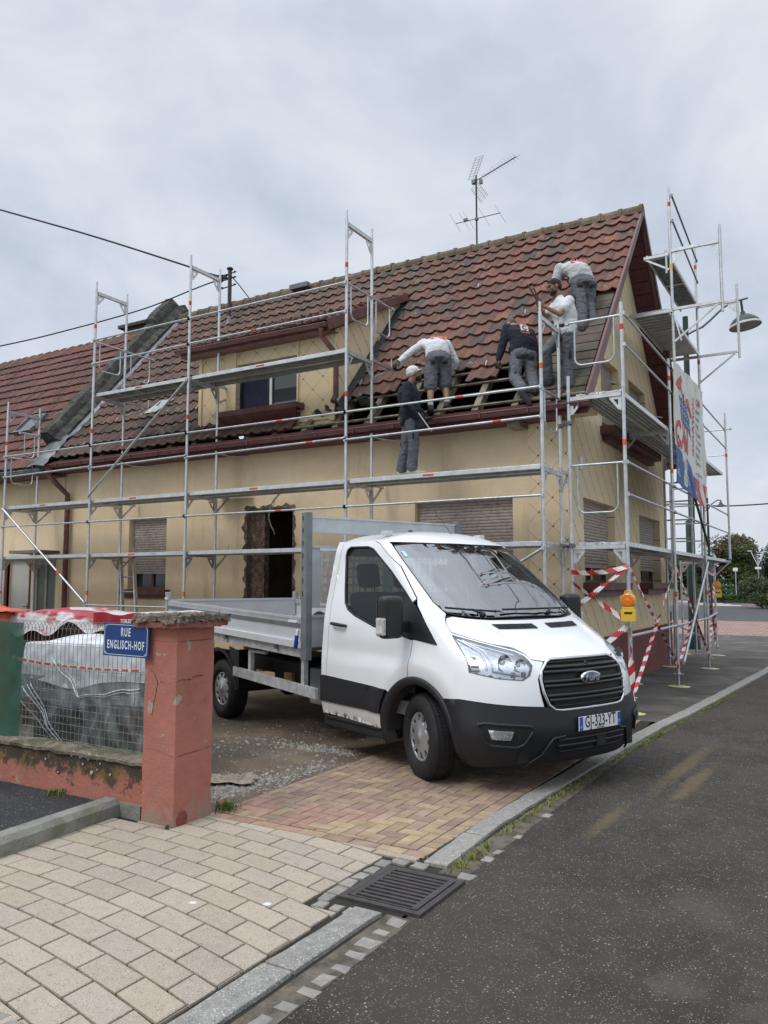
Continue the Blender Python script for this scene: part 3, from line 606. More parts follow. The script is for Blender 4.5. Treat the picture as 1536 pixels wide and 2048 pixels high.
# ------------------------------------------------ roof
TILE = mat('clay tiles', (.150, .066, .046), .8, var=.22, scale=11, bump=.4, bscale=60, tint=True, c2=(.105, .062, .05), c2f=.46, c2s=2.6)
patches(TILE, 6, .60, .70, (.30, .27, .20), amount=.7); patches(TILE, 3.5, .56, .68, (.075, .062, .045), loc=(4, 0, 0), amount=.7)
patches(TILE, 16, .64, .70, (.34, .32, .27), loc=(9, 0, 0), amount=.6)
def tiles(b, u0, u1, v0, v1, P_, tw=.25, tl=.335, mask=None, amp=.034, style='S', tintf=None, N=8):
    nc = int(round((u1-u0)/tw)); tw = (u1-u0)/nc; nr = int(round((v1-v0)/tl)); tl = (v1-v0)/nr
    for r in range(nr):
        for c in range(nc):
            uc = u0+(c+.5)*tw; vc = v0+(r+.5)*tl
            if mask and not mask(uc, vc): continue
            b.ct = tintf(uc, vc) if tintf else (1, 1, 1)
            j = random.uniform(-.009, .009); jh = random.uniform(-.005, .007); ja = random.uniform(-.02, .02); top = []
            def hh(t):
                if style == 'S':     # flat pan on the left, a broad roll on the right
                    return amp*(.5-.5*cos(2*pi*(t-.42)/.58)) if t > .42 else -.010*sin(pi*t/.42)
                return amp*(.5-.5*cos(2*pi*(t-.7)/.3)) if t > .7 else (.35*amp*(.5-.5*cos(2*pi*(t-.2)/.3)) if .2 < t < .5 else 0)
            for k in range(N+1):
                t = k/N; top.append((u0+(c+t)*tw+ja*(0), hh(t)))
            lo = [P_(u+j*.3, v0+r*tl-.02+j+ja*(k/N-.5), h+.046+jh) for k, (u, h) in enumerate(top)]
            md = [P_(u, v0+r*tl+tl*.5, h+.028+jh) for u, h in top]
            hi = [P_(u, v0+(r+1)*tl+.02, h+.006+jh*.5) for u, h in top]
            ed = [P_(u+j*.3, v0+r*tl-.018+j+ja*(k/N-.5), h+.020+jh) for k, (u, h) in enumerate(top)]
            n = N+1; b.add(lo+md+hi, [(k, k+1, n+k+1, n+k) for k in range(N)]+[(n+k, n+k+1, 2*n+k+1, 2*n+k) for k in range(N)], True)
            b.add(ed+lo, [(k, k+1, n+k+1, n+k) for k in range(N)], False)
            b.add([lo[0], md[0], hi[0], P_(top[0][0], v0+r*tl, -.0), ], [(0, 1, 2, 3)]); b.add([lo[-1], md[-1], hi[-1], P_(top[-1][0], v0+r*tl, -.0)], [(3, 2, 1, 0)])
    b.ct = (1, 1, 1)
DX0, DX1 = -10.35, -7.33          # dormer cheeks
XV = -3.02                        # right verge
def edge_v(x):                    # slope distance of the lowest laid tile for each x
    if x > -3.62: return 2.66
    if x > -3.82: return 2.33
    if x > -4.1: return 1.66
    if x > -4.6: return 1.0
    if x > -5.1: return .67
    if x > -7.4: return .98 if x > -6.3 else .90
    return -9
def tmask(x, v):
    if v < edge_v(x)-.05: return False
    if x > -8.15 and x < -7.2 and v < .72: return False
    if DX0+.1 < x < DX1-.05 and .62 < v < 3.7: return False
    return True
def ttint(x, v):
    k = random.uniform(.80, 1.14); warm = .85+.3*max(0, min(1, (x+10)/7)); r = random.random()
    if v < 1.0 and x < -7: k *= .72
    if r < .10: return (k*.62, k*.85, k*.95)
    if r < .28 and x > -8: return (k*1.28*warm, k*1.22, k*1.1)
    return (k*warm, k, k)
b = MB(); tiles(b, XL+.02, XV+.0, .02, SLN-.05, RP, mask=tmask, tintf=ttint)
rf = b.build('roof_tiles', TILE, H)
# far slope, ridge
b = MB(); FP = lambda x, v, h=0: Vector((x, 2*RY-EY, EZ))+Vector((0, -SU.y, SU.z))*v+Vector((0, SN.z, SN.z*0+SU.y))*h
tiles(b, XL+.02, XV, .02, SLN-.05, lambda u, v, h: Vector((XL+XV-u, 2*RY-EY, EZ))+Vector((0, -SU.y, SU.z))*v+Vector((0, SU.z, SU.y))*h, mask=lambda u, v: True, tintf=ttint, N=3)
b.build('rear_roof_tiles', TILE, H)
MOSS = mat('mossy ridge tiles', (.17, .12, .085), .95, var=.35, scale=12, bump=.8, bscale=30, tint=True, c2=(.115, .10, .065), c2f=.45, c2s=5)
b = MB(); x = XV+.02; RZt = RZ
while x > XL:
    l = .38; k = random.uniform(.75, 1.2); b.ct = (k, k, k); dz = random.uniform(-.006, .006)
    sec = [(-.135, -.10), (-.125, -.02), (-.08, .055), (0, .085), (.08, .055), (.125, -.02), (.135, -.10)]
    v = []
    for q, s_ in ((x, 1.08), (x-.05, 1.08), (x-.06, 1.0), (x-l, .97)):
        for a, c in sec: v.append((q, RY+a*s_, RZt+.01+dz+c*s_+(.012 if s_ > 1.05 else 0)))
    b.add(v, [(r*7+i, r*7+i+1, (r+1)*7+i+1, (r+1)*7+i) for r in range(3) for i in range(6)]+[(0, 1, 2, 3, 4, 5, 6)], False); x -= l*.97
b.build('ridge_tiles', MOSS, H)
# timber under the tiles
b = MB()
x = -14.0; rx = []
while x < -3.9: rx.append(x); x += .62
for x in rx+[-3.6]:
    a = RP(x, -.0, -.10); c = RP(x, SLN-.1, -.10); b.beam(a, c, .10, .12, SN)
b.build('rafters', WOOD, H)
b = MB(); v_ = .08
while v_ < 3.0:
    x0 = -8.4 if v_ < 1.1 else -7.3
    b.beam(RP(-8.3 if v_ < .7 else -7.35, v_, -.022), RP(-3.75 if v_ > .5 else XV-.05, v_+random.uniform(-.01, .01), -.022), .03, .034, SU); v_ += .30
b.build('battens', WOOD, H)
BOARD = mat('old roof boards', (.145, .115, .083), .9, var=.3, scale=5, bump=.7, bscale=22, tint=True, c2=(.085, .07, .055), c2f=.5, c2s=2.5); patches(BOARD, 9, .66, .72, (.36, .34, .30), amount=.6)
b = MB(); v_ = .02
while v_ < SLN-.3:
    hgt = random.uniform(.19, .24); k = random.uniform(.75, 1.2); b.ct = (k, k*random.uniform(.95, 1.02), k*random.uniform(.9, 1.02)); xl = -4.02 if v_ < .5 else (-3.86 if v_ < 1 else -4.3)
    M = Matrix(((1, 0, 0, 0), (0, SU.y, SN.y, EY), (0, SU.z, SN.z, EZ), (0, 0, 0, 1)))
    b.box((xl+random.uniform(-.06, .04), v_+.006, -.036), (XV-.06, v_+hgt-.016, -.010+random.uniform(0, .008)), M); v_ += hgt
b.build('roof_boards', BOARD, H)
b = MB(); M = Matrix(((1, 0, 0, 0), (0, SU.y, SN.y, EY), (0, SU.z, SN.z, EZ), (0, 0, 0, 1)))
b.box((XL, 1.25, -.035), (-4.32, SLN-.2, -.025), M); b.build('underlay', mat('black felt', (.02, .02, .02), .9), H)
GUT = mat('faded maroon metal', (.155, .068, .062), .5, var=.2, scale=6, c2=(.12, .05, .045), c2f=.45, c2s=4)
# verge boards (bargeboards) and their tile-edge strip, overhanging the gable
b = MB(); o = .02
def barge(x0, x1, h0, h1, side):
    v = []
    for x in (x0, x1):
        for vv, h in ((-.08, h0), (SLN+.0, h0), (SLN+.0, h1), (-.08, h1)):
            p = RP(x, vv, h)
            if side < 0: p.y = 2*RY-p.y
            if vv > 1: p.y = RY
            v.append(p)
    b.add(v, [(0, 1, 2, 3), (4, 7, 6, 5), (0, 4, 5, 1), (3, 2, 6, 7), (0, 3, 7, 4), (1, 5, 6, 2)])
barge(XV-.005, XV+.03, -.12, .07, 1); barge(XV-.005, XV+.03, -.12, .07, -1)
barge(XV-.06, XV-.006, -.205, -.045, 1); barge(XV-.06, XV-.006, -.205, -.045, -1)
b.build('bargeboards', GUT, H)
b = MB()
for sg in (1, -1):
    nb = 22
    for k in range(nb):
        v0_ = SLN*k/nb; v1_ = SLN*(k+1)/nb-.012; q = []
        for vv, x in ((v0_, XR+.002), (v0_, XV-.061), (v1_, XV-.061), (v1_, XR+.002)):
            p = RP(x, vv, -.15); 
            if sg < 0: p.y = 2*RY-p.y
            q.append(p)
        b.add(q, [(0, 1, 2, 3)])
b.build('soffit', MAROON_D, H)
b = MB(); b.box((XR+.0, EY+.0, EZ-.16), (XV-.06, YF+.25, EZ-.13)); b.add([(XR, EY+.02, EZ-.13), (XR, YF+.3, EZ-.13), (XR, YF+.3, zr(YF+.3)-.2)], [(0, 1, 2)]); b.build('eaves_box', mat('cream board', (.60, .48, .28), .8), H)
GUT0 = 0
def gutter(b, pA, pB, r=.075, drop=0):
    pA = Vector(pA); pB = Vector(pB); d = (pB-pA).normalized(); out = Vector((d.y, -d.x, 0)); n = 10; v = []
    for p in (pA, pB):
        for k in range(n+1): a = pi*k/n; v.append(p+out*cos(a)*r+Vector((0, 0, -sin(a)*r)))
    for p in (pA, pB):
        for k in range(n+1): a = pi*k/n; v.append(p+out*cos(a)*(r-.008)+Vector((0, 0, -sin(a)*(r-.008))))
    N_ = n+1; b.add(v, [(k, k+1, N_+k+1, N_+k) for k in range(n)]+[(2*N_+k, 3*N_+k, 3*N_+k+1, 2*N_+k+1) for k in range(n)], True)
    b.tube([pA+out*r, pB+out*r], .011, 6); b.add([v[k] for k in range(N_)], [tuple(range(N_))]); b.add([v[N_+k] for k in range(N_)], [tuple(range(N_))])
b = MB(); gutter(b, (XL-.02, EY-.06, 4.08), (XV+.06, EY-.06, 4.08), .062); gt = b.build('gutter', GUT, H)
x = XL+.4
while x < XV: b = MB(); b.box((x, EY-.13, 4.008), (x+.022, EY+.0, 4.013)); b.box((x, EY-.137, 4.0131), (x+.022, EY-.127, 4.095)); b.build('gutter_bracket', MAROON, gt); x += .72
b = MB(); b.box((XL, EY+.005, 3.95), (XV-.0, EY+.03, 4.16)); b.add([(XL, EY+.03, 3.96), (XR, EY+.03, 3.96), (XR, YF, 3.96), (XL, YF, 3.96)], [(0, 3, 2, 1)]); b.build('eaves_board', MAROON_D, H)
b = MB(); b.tube([(-14.2, EY-.07, 4.0), (-14.2, EY-.05, 3.86), (-14.16, EY+.1, 3.70), (-14.14, YF-.1, 3.5), (-14.14, YF-.09, 3.2), (-14.14, YF-.09, .1)], .055, 12); b.lathe([(.0, 0), (.07, 0), (.09, .12)], 12, Matrix.Translation((-14.2, EY-.07, 3.9))); b.build('downpipe', MAROON, H)
b = MB(); b.box((-4.22, 10.55, 3.88), (-4.02, YF-.031, 4.0)); b.build('beam_end', WOOD, H)
# ------------------------------------------------ dormer
DW = 10.72; DE = 5.93; DTY, DTZ = 13.2, 7.27; DEY = 10.40
D = MB(); 
M = frame((DX0, DW, 4.3), (1, 0, 0), (0, 0, 1)); wz = (-9.47-DX0, .42, -8.10-DX0, 1.28)
wall_holes(D, M, DX1-DX0, 1.6, [wz], .12); dm = D.build('dormer', SL_F, H)
for sx_, nm in ((DX1, 'cheek'), (DX0, 'cheek')):
    b = MB(); sg = 1 if sx_ == DX1 else -1
    for dx in (0, -.03*sg): b.add([(sx_+dx, DW, 4.35), (sx_+dx, DTY, 7.22), (sx_+dx, DW, 5.96)], [(0, 1, 2) if sg > 0 else (2, 1, 0)])
    b.build(nm, SL_G, dm)
TRIM = mat('cream trim', (.74, .60, .38), .7, var=.05)
b = MB()
for x0, x1 in ((DX0-.02, DX0+.05), (DX1-.09, DX1+.02), (wz[0]+DX0-.24, wz[0]+DX0), (wz[2]+DX0, wz[2]+DX0+.03)): b.box((x0, DW-.03, 4.35), (x1, DW-.001, 5.9))
b.box((DX0, DW-.028, 4.38), (DX1, DW-.002, 4.47)); b.build('trim', TRIM, dm)
wM = frame((wz[0]+DX0, DW+.09, 4.3+wz[1]), (1, 0, 0), (0, 0, 1))
W_, H_ = wz[2]-wz[0], wz[3]-wz[1]
b = MB()
for lo, hi in (((0, 0), (.05, H_)), ((W_-.05, 0), (W_, H_)), ((.05, 0), (W_-.05, .05)), ((.05, H_-.05), (W_-.05, H_)), ((.63, .05), (.70, H_-.05))): b.box((*lo, -.05), (*hi, 0), wM)
wf = b.build('window', mat('dark blue frame', (.012, .013, .03), .5), dm)
b = MB(); b.add([wM @ Vector(p) for p in ((.05, .05, -.03), (.63, .05, -.03), (.63, H_, -.03), (.05, H_, -.03))], [(0, 1, 2, 3)]); b.build('blue_curtain', mat('navy curtain', (.012, .014, .045), .8, var=.4, scale=14), wf)
b = MB(); b.add([wM @ Vector(p) for p in ((.74, .05, -.02), (W_-.05, .05, -.02), (W_-.05, H_, -.02), (.74, H_, -.02))], [(0, 1, 2, 3)]); b.build('pane', mat('reflective glass', (.05, .06, .07), .03, spec=.9, var=.02), wf)
b = MB()
for x0, x1, y0, y1 in ((.70, .75, .04, H_-.04), (W_-.06, W_-.03, .04, H_-.04), (.7, W_-.03, .03, .07)): b.box((x0, y0, .0), (x1, y1, .02), wM)
b.build('white_sash', WHITE, wf)
b = MB(); b.bbox((-9.75, DW-.24, 4.60), (-7.95, DW+.01, 4.70), .01); b.add([(-9.75, DW-.23, 4.60), (-7.95, DW-.23, 4.60), (-8.1, DW-.03, 4.42), (-9.6, DW-.03, 4.42)], [(0, 1, 2, 3)]); b.build('sill', MAROON, dm)
DS = Vector((0, DTY-DEY, DTZ-DE)); DL = DS.length; DSn = DS.normalized(); DNn = Vector((0, -DSn.z, DSn.y))
def dint(x, v): k = random.uniform(.6, 1.15); return (k*.9, k*.9, k*.85) if random.random() < .4 else (k*1.05, k, k)
b = MB(); tiles(b, DX0-.22, DX1+.12, .02, DL, lambda u, v, h: Vector((u, DEY, DE))+DSn*v+DNn*h, tw=.17, tl=.26, amp=.012, style='F', tintf=dint, N=6); b.build('roof_tiles', TILE, dm)
b = MB(); gutter(b, (DX0-.28, DEY-.05, DE-.03), (DX1+.10, DEY-.05, DE-.05), .055); b.box((DX0-.22, DEY+.02, DE-.15), (DX1+.1, DEY+.045, DE-.0)); b.add([(DX0-.22, DEY+.03, DE-.14), (DX1+.1, DEY+.03, DE-.14), (DX1+.1, DW, DE-.12), (DX0-.22, DW, DE-.12)], [(0, 3, 2, 1)]); b.build('gutter', GUT, dm)
b = MB(); q = DX1+.12
for (x0, x1) in ((q, q+.03),):
    v = []
    for x in (x0, x1):
        for vv, h in ((-.10, -.13), (DL-.25, -.08), (DL-.25, .05), (-.10, .05)): v.append(Vector((x, DEY, DE))+DSn*vv+DNn*h)
    b.add(v, [(0, 1, 2, 3), (4, 7, 6, 5), (0, 4, 5, 1), (3, 2, 6, 7), (0, 3, 7, 4), (1, 5, 6, 2)])
b.add([(DX1, DW, 5.9), (DX1+.12, DEY, 5.75), (DX1+.12, DTY, 7.2), (DX1, DTY, 7.2)], [(0, 1, 2, 3)])
b.build('bargeboard', GUT, dm)
b = MB(); b.tube([(DX1-.02, DEY-.05, DE-.12), (DX1-.02, DEY-.04, DE-.25), (DX1+.02, DEY+.1, DE-.36), (DX1+.06, DW-.12, DE-.46), (DX1+.07, DW-.07, DE-.6), (DX1+.07, DW-.07, 4.75), (DX1+.07, DW-.16, 4.62)], .045, 12); b.build('downpipe', MAROON, dm)
LEAD = mat('lead flashing', (.16, .17, .18), .6, .3, .3, 6, .5, c2=(.30, .31, .31), c2f=.4)
b = MB(); b.grid(lambda u, v: RP(DX1+.02+.22*v+.04*sin(u*30)*v, .35+u*3.2, .03+.05*abs(sin(u*37))*v*(1-u)+.02), 50, 3); b.grid(lambda u, v: RP(-8.6+u*1.4, .55+v*.35+.04*sin(u*20), .03+.05*abs(sin(u*23+v*3))*(1-v)), 40, 3); b.build('flashing', mat('black bitumen', (.035, .035, .036), .8, var=.4, scale=12, bump=.8), dm)
b = MB(); 
for k in range(7): 
    M = Matrix.Translation(RP(-7.6+k*.16+random.uniform(-.05, .05), random.uniform(.25, .55), .02)) @ Matrix.Rotation(random.uniform(0, 3), 4, 'Z') @ Matrix.Rotation(.8, 4, 'X'); b.box((-.12, -.08, 0), (.1, .08, .015), M)
b.build('loose_slates', mat('dark slate debris', (.06, .055, .05), .9, var=.3), H)
b = MB(); b.add([RP(-12.35, 1.15, .065), RP(-12.0, 1.15, .065), RP(-11.75, 1.55, .065), RP(-12.15, 1.55, .065)], [(0, 1, 2, 3)]); b.build('glass_tiles', mat('glass tile', (.35, .38, .37), .15, spec=.8, var=.3, scale=20), H)
b = MB(); b.box((-10.75, RY-.28, RZ-.06), (-10.25, RY-.15, RZ+.045)); b.build('roof_vent', LEAD, H)
# snow hooks
b = MB()
for vv in (1.0, 2.4, 3.7):
    x = -14; 
    while x < -3.4:
        if tmask(x, vv) and random.random() < .6: p = RP(x, vv, .06); b.beam(p, p+SU*.12+SN*.02, .016, .008); b.beam(p, p+SN*.07, .016, .008, SU)
        x += .75+random.uniform(-.1, .3)
b.build('snow_hooks', mat('zinc hooks', (.45, .45, .43), .6, .4), H)
# ------------------------------------------------ neighbour house, its doors, parapet and chimney
NH = thing('neighbour_house', 'lower adjoining house on the left with a darker red tiled roof and a skylight', 'house', (-19, 14.1, 0))
NX0, NX1 = -26., -14.34; NRZ = RZ-.20
b = MB(); hs = [(-16.2, .1, -15.42, 2.17), (-15.30, .1, -14.55, 2.17), (-19.4, .9, -18.2, 2.2)]
wall_holes(b, frame((NX0, YF, 0), (1, 0, 0), (0, 0, 1)), NX1-NX0, 4.1, [(h[0]-NX0, h[1], h[2]-NX0, h[3]) for h in hs], .22)
b.box((NX0, YF+.3, 0), (NX0+.2, YB, 4.1)); b.box((NX0+.2, YB-.2, 0), (NX1, YB, 4.1)); b.box((NX0+.21, YF+.9, .0), (NX1-.02, YF+.95, 3.9)); b.build('wall', CREAM, NH)
b = MB(); b.add([(NX0, YF, 4.1), (NX0, YB, 4.1), (NX0, RY, NRZ-.1)], [(0, 1, 2)]); b.build('gable_end', CREAM, NH)
TILE2 = mat('dark clay tiles', (.135, .056, .042), .8, var=.25, scale=9, bump=.4, bscale=60, tint=True, c2=(.10, .05, .04), c2f=.46, c2s=2.2); patches(TILE2, 5, .62, .7, (.22, .19, .16), amount=.5)
def nt_(x, v): k = random.uniform(.75, 1.15); return (k*random.uniform(.95, 1.15), k, k)
b = MB(); tiles(b, NX0-.2, NX1-.4, -.12, SLN-.22, lambda u, v, h: RP(u, v, h*1.0-.06), tw=.21, tl=.36, amp=.02, style='F', tintf=nt_, mask=lambda u, v: not (-16.75 < u < -16.1 and 1.25 < v < 1.85), N=7)
b.build('roof_tiles', TILE2, NH)
b = MB(); tiles(b, NX0-.2, NX1-.4, 0, SLN-.15, lambda u, v, h: Vector((NX0+NX1-.6-u, 2*RY-EY, EZ-.1))+Vector((0, -SU.y, SU.z))*v+Vector((0, SU.z, SU.y))*h, tw=.42, tl=.36, amp=.02, style='F', N=1); b.build('rear_roof', TILE2, NH)
b = MB(); x = NX1-.4
while x > NX0-.2:
    k = random.uniform(.7, 1.15); b.ct = (k*1.3, k, k*.9); v = []
    for q, s_ in ((x, 1.1), (x-.05, 1.1), (x-.06, 1.), (x-.35, .96)):
        for a, c in ((-.13, -.13), (-.1, 0), (0, .06), (.1, 0), (.13, -.13)): v.append((q, RY+a*s_, NRZ+.04+c*s_+(.015 if s_ > 1.05 else 0)))
    b.add(v, [(r*5+i, r*5+i+1, (r+1)*5+i+1, (r+1)*5+i) for r in range(3) for i in range(4)]+[(0, 1, 2, 3, 4)]); x -= .34
b.build('ridge_tiles', MOSS, NH)
b = MB(); Mx = Matrix(((1, 0, 0, 0), (0, SU.y, SN.y, EY), (0, SU.z, SN.z, EZ), (0, 0, 0, 1)))
for lo, hi in (((-16.75, 1.22), (-16.70, 1.86)), ((-16.15, 1.22), (-16.10, 1.86)), ((-16.70, 1.22), (-16.15, 1.28)), ((-16.70, 1.80), (-16.15, 1.86))): b.box((*lo, -.08), (*hi, .06), Mx)
sk = b.build('skylight', LEAD, NH); b = MB(); b.box((-16.69, 1.285, -.05), (-16.16, 1.795, .02), Mx); b.build('pane', mat('skylight glass', (.10, .12, .12), .1, spec=.8), sk)
b = MB(); gutter(b, (NX0, EY-.1, 4.0), (NX1-.02, EY-.1, 4.0), .085); b.box((NX0, EY-.01, 3.9), (NX1, EY+.02, 4.12)); b.build('gutter', LEAD, NH)
b = MB(); b.add([(NX0, EY+.02, 3.9), (NX1, EY+.02, 3.9), (NX1, YF, 3.9), (NX0, YF, 3.9)], [(0, 3, 2, 1)]); b.build('soffit', MAROON_D, NH)
DOORW = mat('white door', (.50, .48, .45), .6, var=.05)
b = MB(); b.box((-16.2, YF+.08, .1), (-15.42, YF+.12, 2.17)); d1 = b.build('door', DOORW, NH)
b = MB(); b.tube([(-15.55, YF+.07, 1.15), (-15.55, YF+.02, 1.15), (-15.66, YF+.02, 1.15)], .011, 6); b.box((-15.58, YF+.07, 1.02), (-15.53, YF+.079, 1.22)); b.build('handle', STEEL_D, d1)
b = MB(); b.box((-15.42, YF+.02, .1), (-15.30, YF+.1, 2.17)); b.box((-16.28, YF-.02, .1), (-16.2, YF+.05, 2.2)); b.box((-15.43, YF-.015, .1), (-15.38, YF+.019, 2.2)); b.build('door_post', mat('red-brown frame', (.14, .035, .02), .6, var=.2), NH)
b = MB()
for lo, hi in (((-15.30, .1), (-15.22, 2.17)), ((-14.63, .1), (-14.55, 2.17)), ((-15.22, 2.05), (-14.63, 2.17)), ((-14.96, .1), (-14.90, 2.05))): b.box((lo[0], YF+.04, lo[1]), (hi[0], YF+.1, hi[1]))
d2 = b.build('glazed_door', mat('grey door frame', (.30, .31, .28), .6), NH); b = MB(); b.box((-15.22, YF+.06, .1), (-14.63, YF+.07, 2.05)); b.build('pane', mat('frosted glass', (.10, .115, .095), .35), d2)
b = MB(); b.box((-15.45, YF-.5, 2.28), (-14.45, YF-.001, 2.34)); b.build('door_canopy', STEEL_D, NH)
b = MB(); b.box((-16.26, YF-.02, .1), (-16.7, YF-.005, 2.25)); b.build('white_panel', DOORW, NH)
# parapet between the roofs: a rough concrete strip that follows the slope
PP = thing('parapet_wall', 'mossy grey concrete parapet climbing between the two tiled roofs', 'parapet', (-14.6, 13, 4.2))
b = MB(); prof_ = []
def par(u, v):
    vv = .55+u*(SLN+.28-.55); base = 0; k = int(u*9)
    ht = .30+.03*noise.noise(Vector((u*14, 0, 3)))+(.16 if u > .82 else .05)
    sx = [(-.36, -.10), (-.33, ht*.75), (-.28, ht), (-.05, ht*.98), (.0, ht*.7), (.02, ht*.5), (.15, .09), (.17, -.05)]
    i = v*7; q = sx[int(round(i))]
    return RP(-14.52+q[0]+.012*noise.noise(Vector((u*60, v*5, 0))), vv, q[1]+.022*noise.noise(Vector((u*45, v*4, 7))))
b.grid(par, 90, 7, False)
p = [par(1, k/7) for k in range(8)]; b.add(p, [tuple(range(8))]); p = [par(0, k/7) for k in range(8)]; b.add(p, [tuple(range(8))[::-1]])
b.build('front_slope', CONC, PP)
b = MB(); v = []
for x in (-14.92, -14.45):
    v += [(x, RY+.28, RZ-.2), (x, RY+.05, RZ+.36), (x, RY+.2, RZ+.42), (x, RY+.62, RZ+.05), (x, RY+.9, RZ-.9), (x, RY+.5, RZ-.9)]
b.add(v, [(0, 1, 2, 3, 4, 5)[::-1], (6, 7, 8, 9, 10, 11), (1, 7, 8, 2)[::-1], (2, 8, 9, 3)[::-1], (3, 9, 10, 4)[::-1], (0, 6, 7, 1)[::-1]]); b.build('rear_slope', CONC, PP)
b = MB(); b.grid(lambda u, v: RP(-14.75+v*.55-u*.05+.02*sin(u*20), -.25+u*1.0, .05+.05*sin(v*pi)+.01*sin(u*30)), 20, 6); b.grid(lambda u, v: RP(-14.22+v*.12, .7+u*4.4, .06+.03*(1-v)), 60, 2); b.build('zinc_flashing', LEAD, PP)
CH = thing('chimney', 'squat grey chimney with a flat slab cap behind the neighbour roof ridge', 'chimney', (-16.2, 14.6, 7.6))
b = MB(); b.box((-16.65, 14.3, 7.5), (-15.75, 14.85, 8.46)); b.build('stack', CONC, CH); b = MB(); b.bbox((-16.78, 14.2, 8.46), (-15.62, 14.95, 8.55), .01); b.box((-16.5, 14.35, 8.55), (-15.9, 14.8, 8.60)); b.build('cap_slab', CONC, CH)
# low maroon annex wall beyond the gable with a stack of brown boards on it
b = MB(); b.box((-4.55, 17.53, 0), (-3.75, 19.4, 1.0)); o = b.build('annex_wall', PLINTH, None, (-4.1, 18.4, 0)); tag(o, 'low maroon wall joined to the far end of the gable behind the scaffold', 'wall')
b = MB()
for k in range(5): b.box((-4.5+.02*k, 17.6+.03*k, 1.002+k*.05), (-3.8-.02*(k % 2), 19.1+.05*(k % 2), 1.046+k*.05))
o = b.build('board_stack', WOOD, None, (-4.1, 18.4, 1.0)); tag(o, 'small stack of brown boards lying on the low maroon wall', 'boards')
# ================================================================== SCAFFOLD
PR = .0242
def gusset(b, p, dx, dz=-1):
    """pierced corner plate under a transom; dx = unit vector along the transom"""
    dx = Vector(dx); up = Vector((0, 0, dz)); t = dx.cross(Vector((0, 0, 1)))*.004; o = Vector(p)
    out = [(0, 0), (.16, 0), (.15, .035), (.045, .17), (0, .19)]; hole = [(.04, .035), (.105, .035), (.045, .12)]
    P_ = [o+dx*a+up*c for a, c in out]; Hh = [o+dx*a+up*c for a, c in hole]
    for s in (1, -1):
        q = [p_+t*s for p_ in P_]; h = [p_+t*s for p_ in Hh]
        b.add(q+h, [(0, 1, 6, 5), (1, 2, 6), (2, 3, 7, 6), (3, 4, 7), (4, 0, 5, 7)])
    b.add([p_+t for p_ in P_]+[p_-t for p_ in P_], [(i, (i+1) % 5, 5+(i+1) % 5, 5+i) for i in range(5)])
def post(b, x, y, z0, z1, band=None, spig=True, col=1, lean=(0, 0)):
    b.tube([(x, y, z0), (x+lean[0], y+lean[1], z1)], PR, 10)
    if spig: b.tube([(x+lean[0], y+lean[1], z1), (x+lean[0], y+lean[1], z1+.14)], .018, 8)
    b.tube([(x, y, z0+.01), (x, y, z0+.06)], PR+.004, 10)
    if band:
        b.cm = col; b.tube([(x+lean[0]*(band-z0)/(z1-z0), y, band), (x+lean[0]*(band-z0)/(z1-z0), y, band+.075)], PR+.0015, 10, False); b.cm = 0
FM = [ALU, RED, ORANGE, mat('yellow sticker', (.70, .55, .12), .5)]
def fr(parent, p, q, z0, z1, band=True, col=1, spig=True, transom=True):
    """one scaffold frame: two posts at p (outer) and q (inner), transom at the top"""
    b = MB(); bz = z0+.62*(z1-z0) if band else None
    post(b, *p, z0, z1-.0, bz, spig, col); post(b, *q, z0, z1, None, spig)
    d = Vector((q[0]-p[0], q[1]-p[1], 0)).normalized()
    if transom:
        a = Vector((*p, z1-.075))+d*PR; c = Vector((*q, z1-.075))-d*PR
        b.beam(a, c, .045, .05); b.beam(a+Vector((0, 0, .028)), c+Vector((0, 0, .028)), .05, .005)
        gusset(b, a+Vector((0, 0, -.03)), d); gusset(b, c+Vector((0, 0, -.03)), -d)
        k = a.copy(); n = 9; dd = (c-a)/n
        b.cm = 4
        for i in range(1, n):
            for s in (.0235, -.0235): b.cbox(Vector(a+dd*i)+d.cross(Vector((0, 0, 1)))*s+Vector((0, 0, 0)), (.02, .02, .016)) if False else None
        b.cm = 0
    return b.build('frame', FM+[STEEL_D], parent)
def rail(parent, a, c, red=None, name='guard_rail', r=.0165, m=None):
    b = MB(); a = Vector(a); c = Vector(c); b.tube([a, c], r, 8)
    for p in (a, c): b.cbox(p, (.035, .035, .05))
    if red is not None: b.cm = 1; p = a+(c-a)*red; d = (c-a).normalized(); b.tube([p-d*.06, p+d*.06], r+.001, 8, False); b.cm = 0
    return b.build(name, [m or GALV, RED], parent)
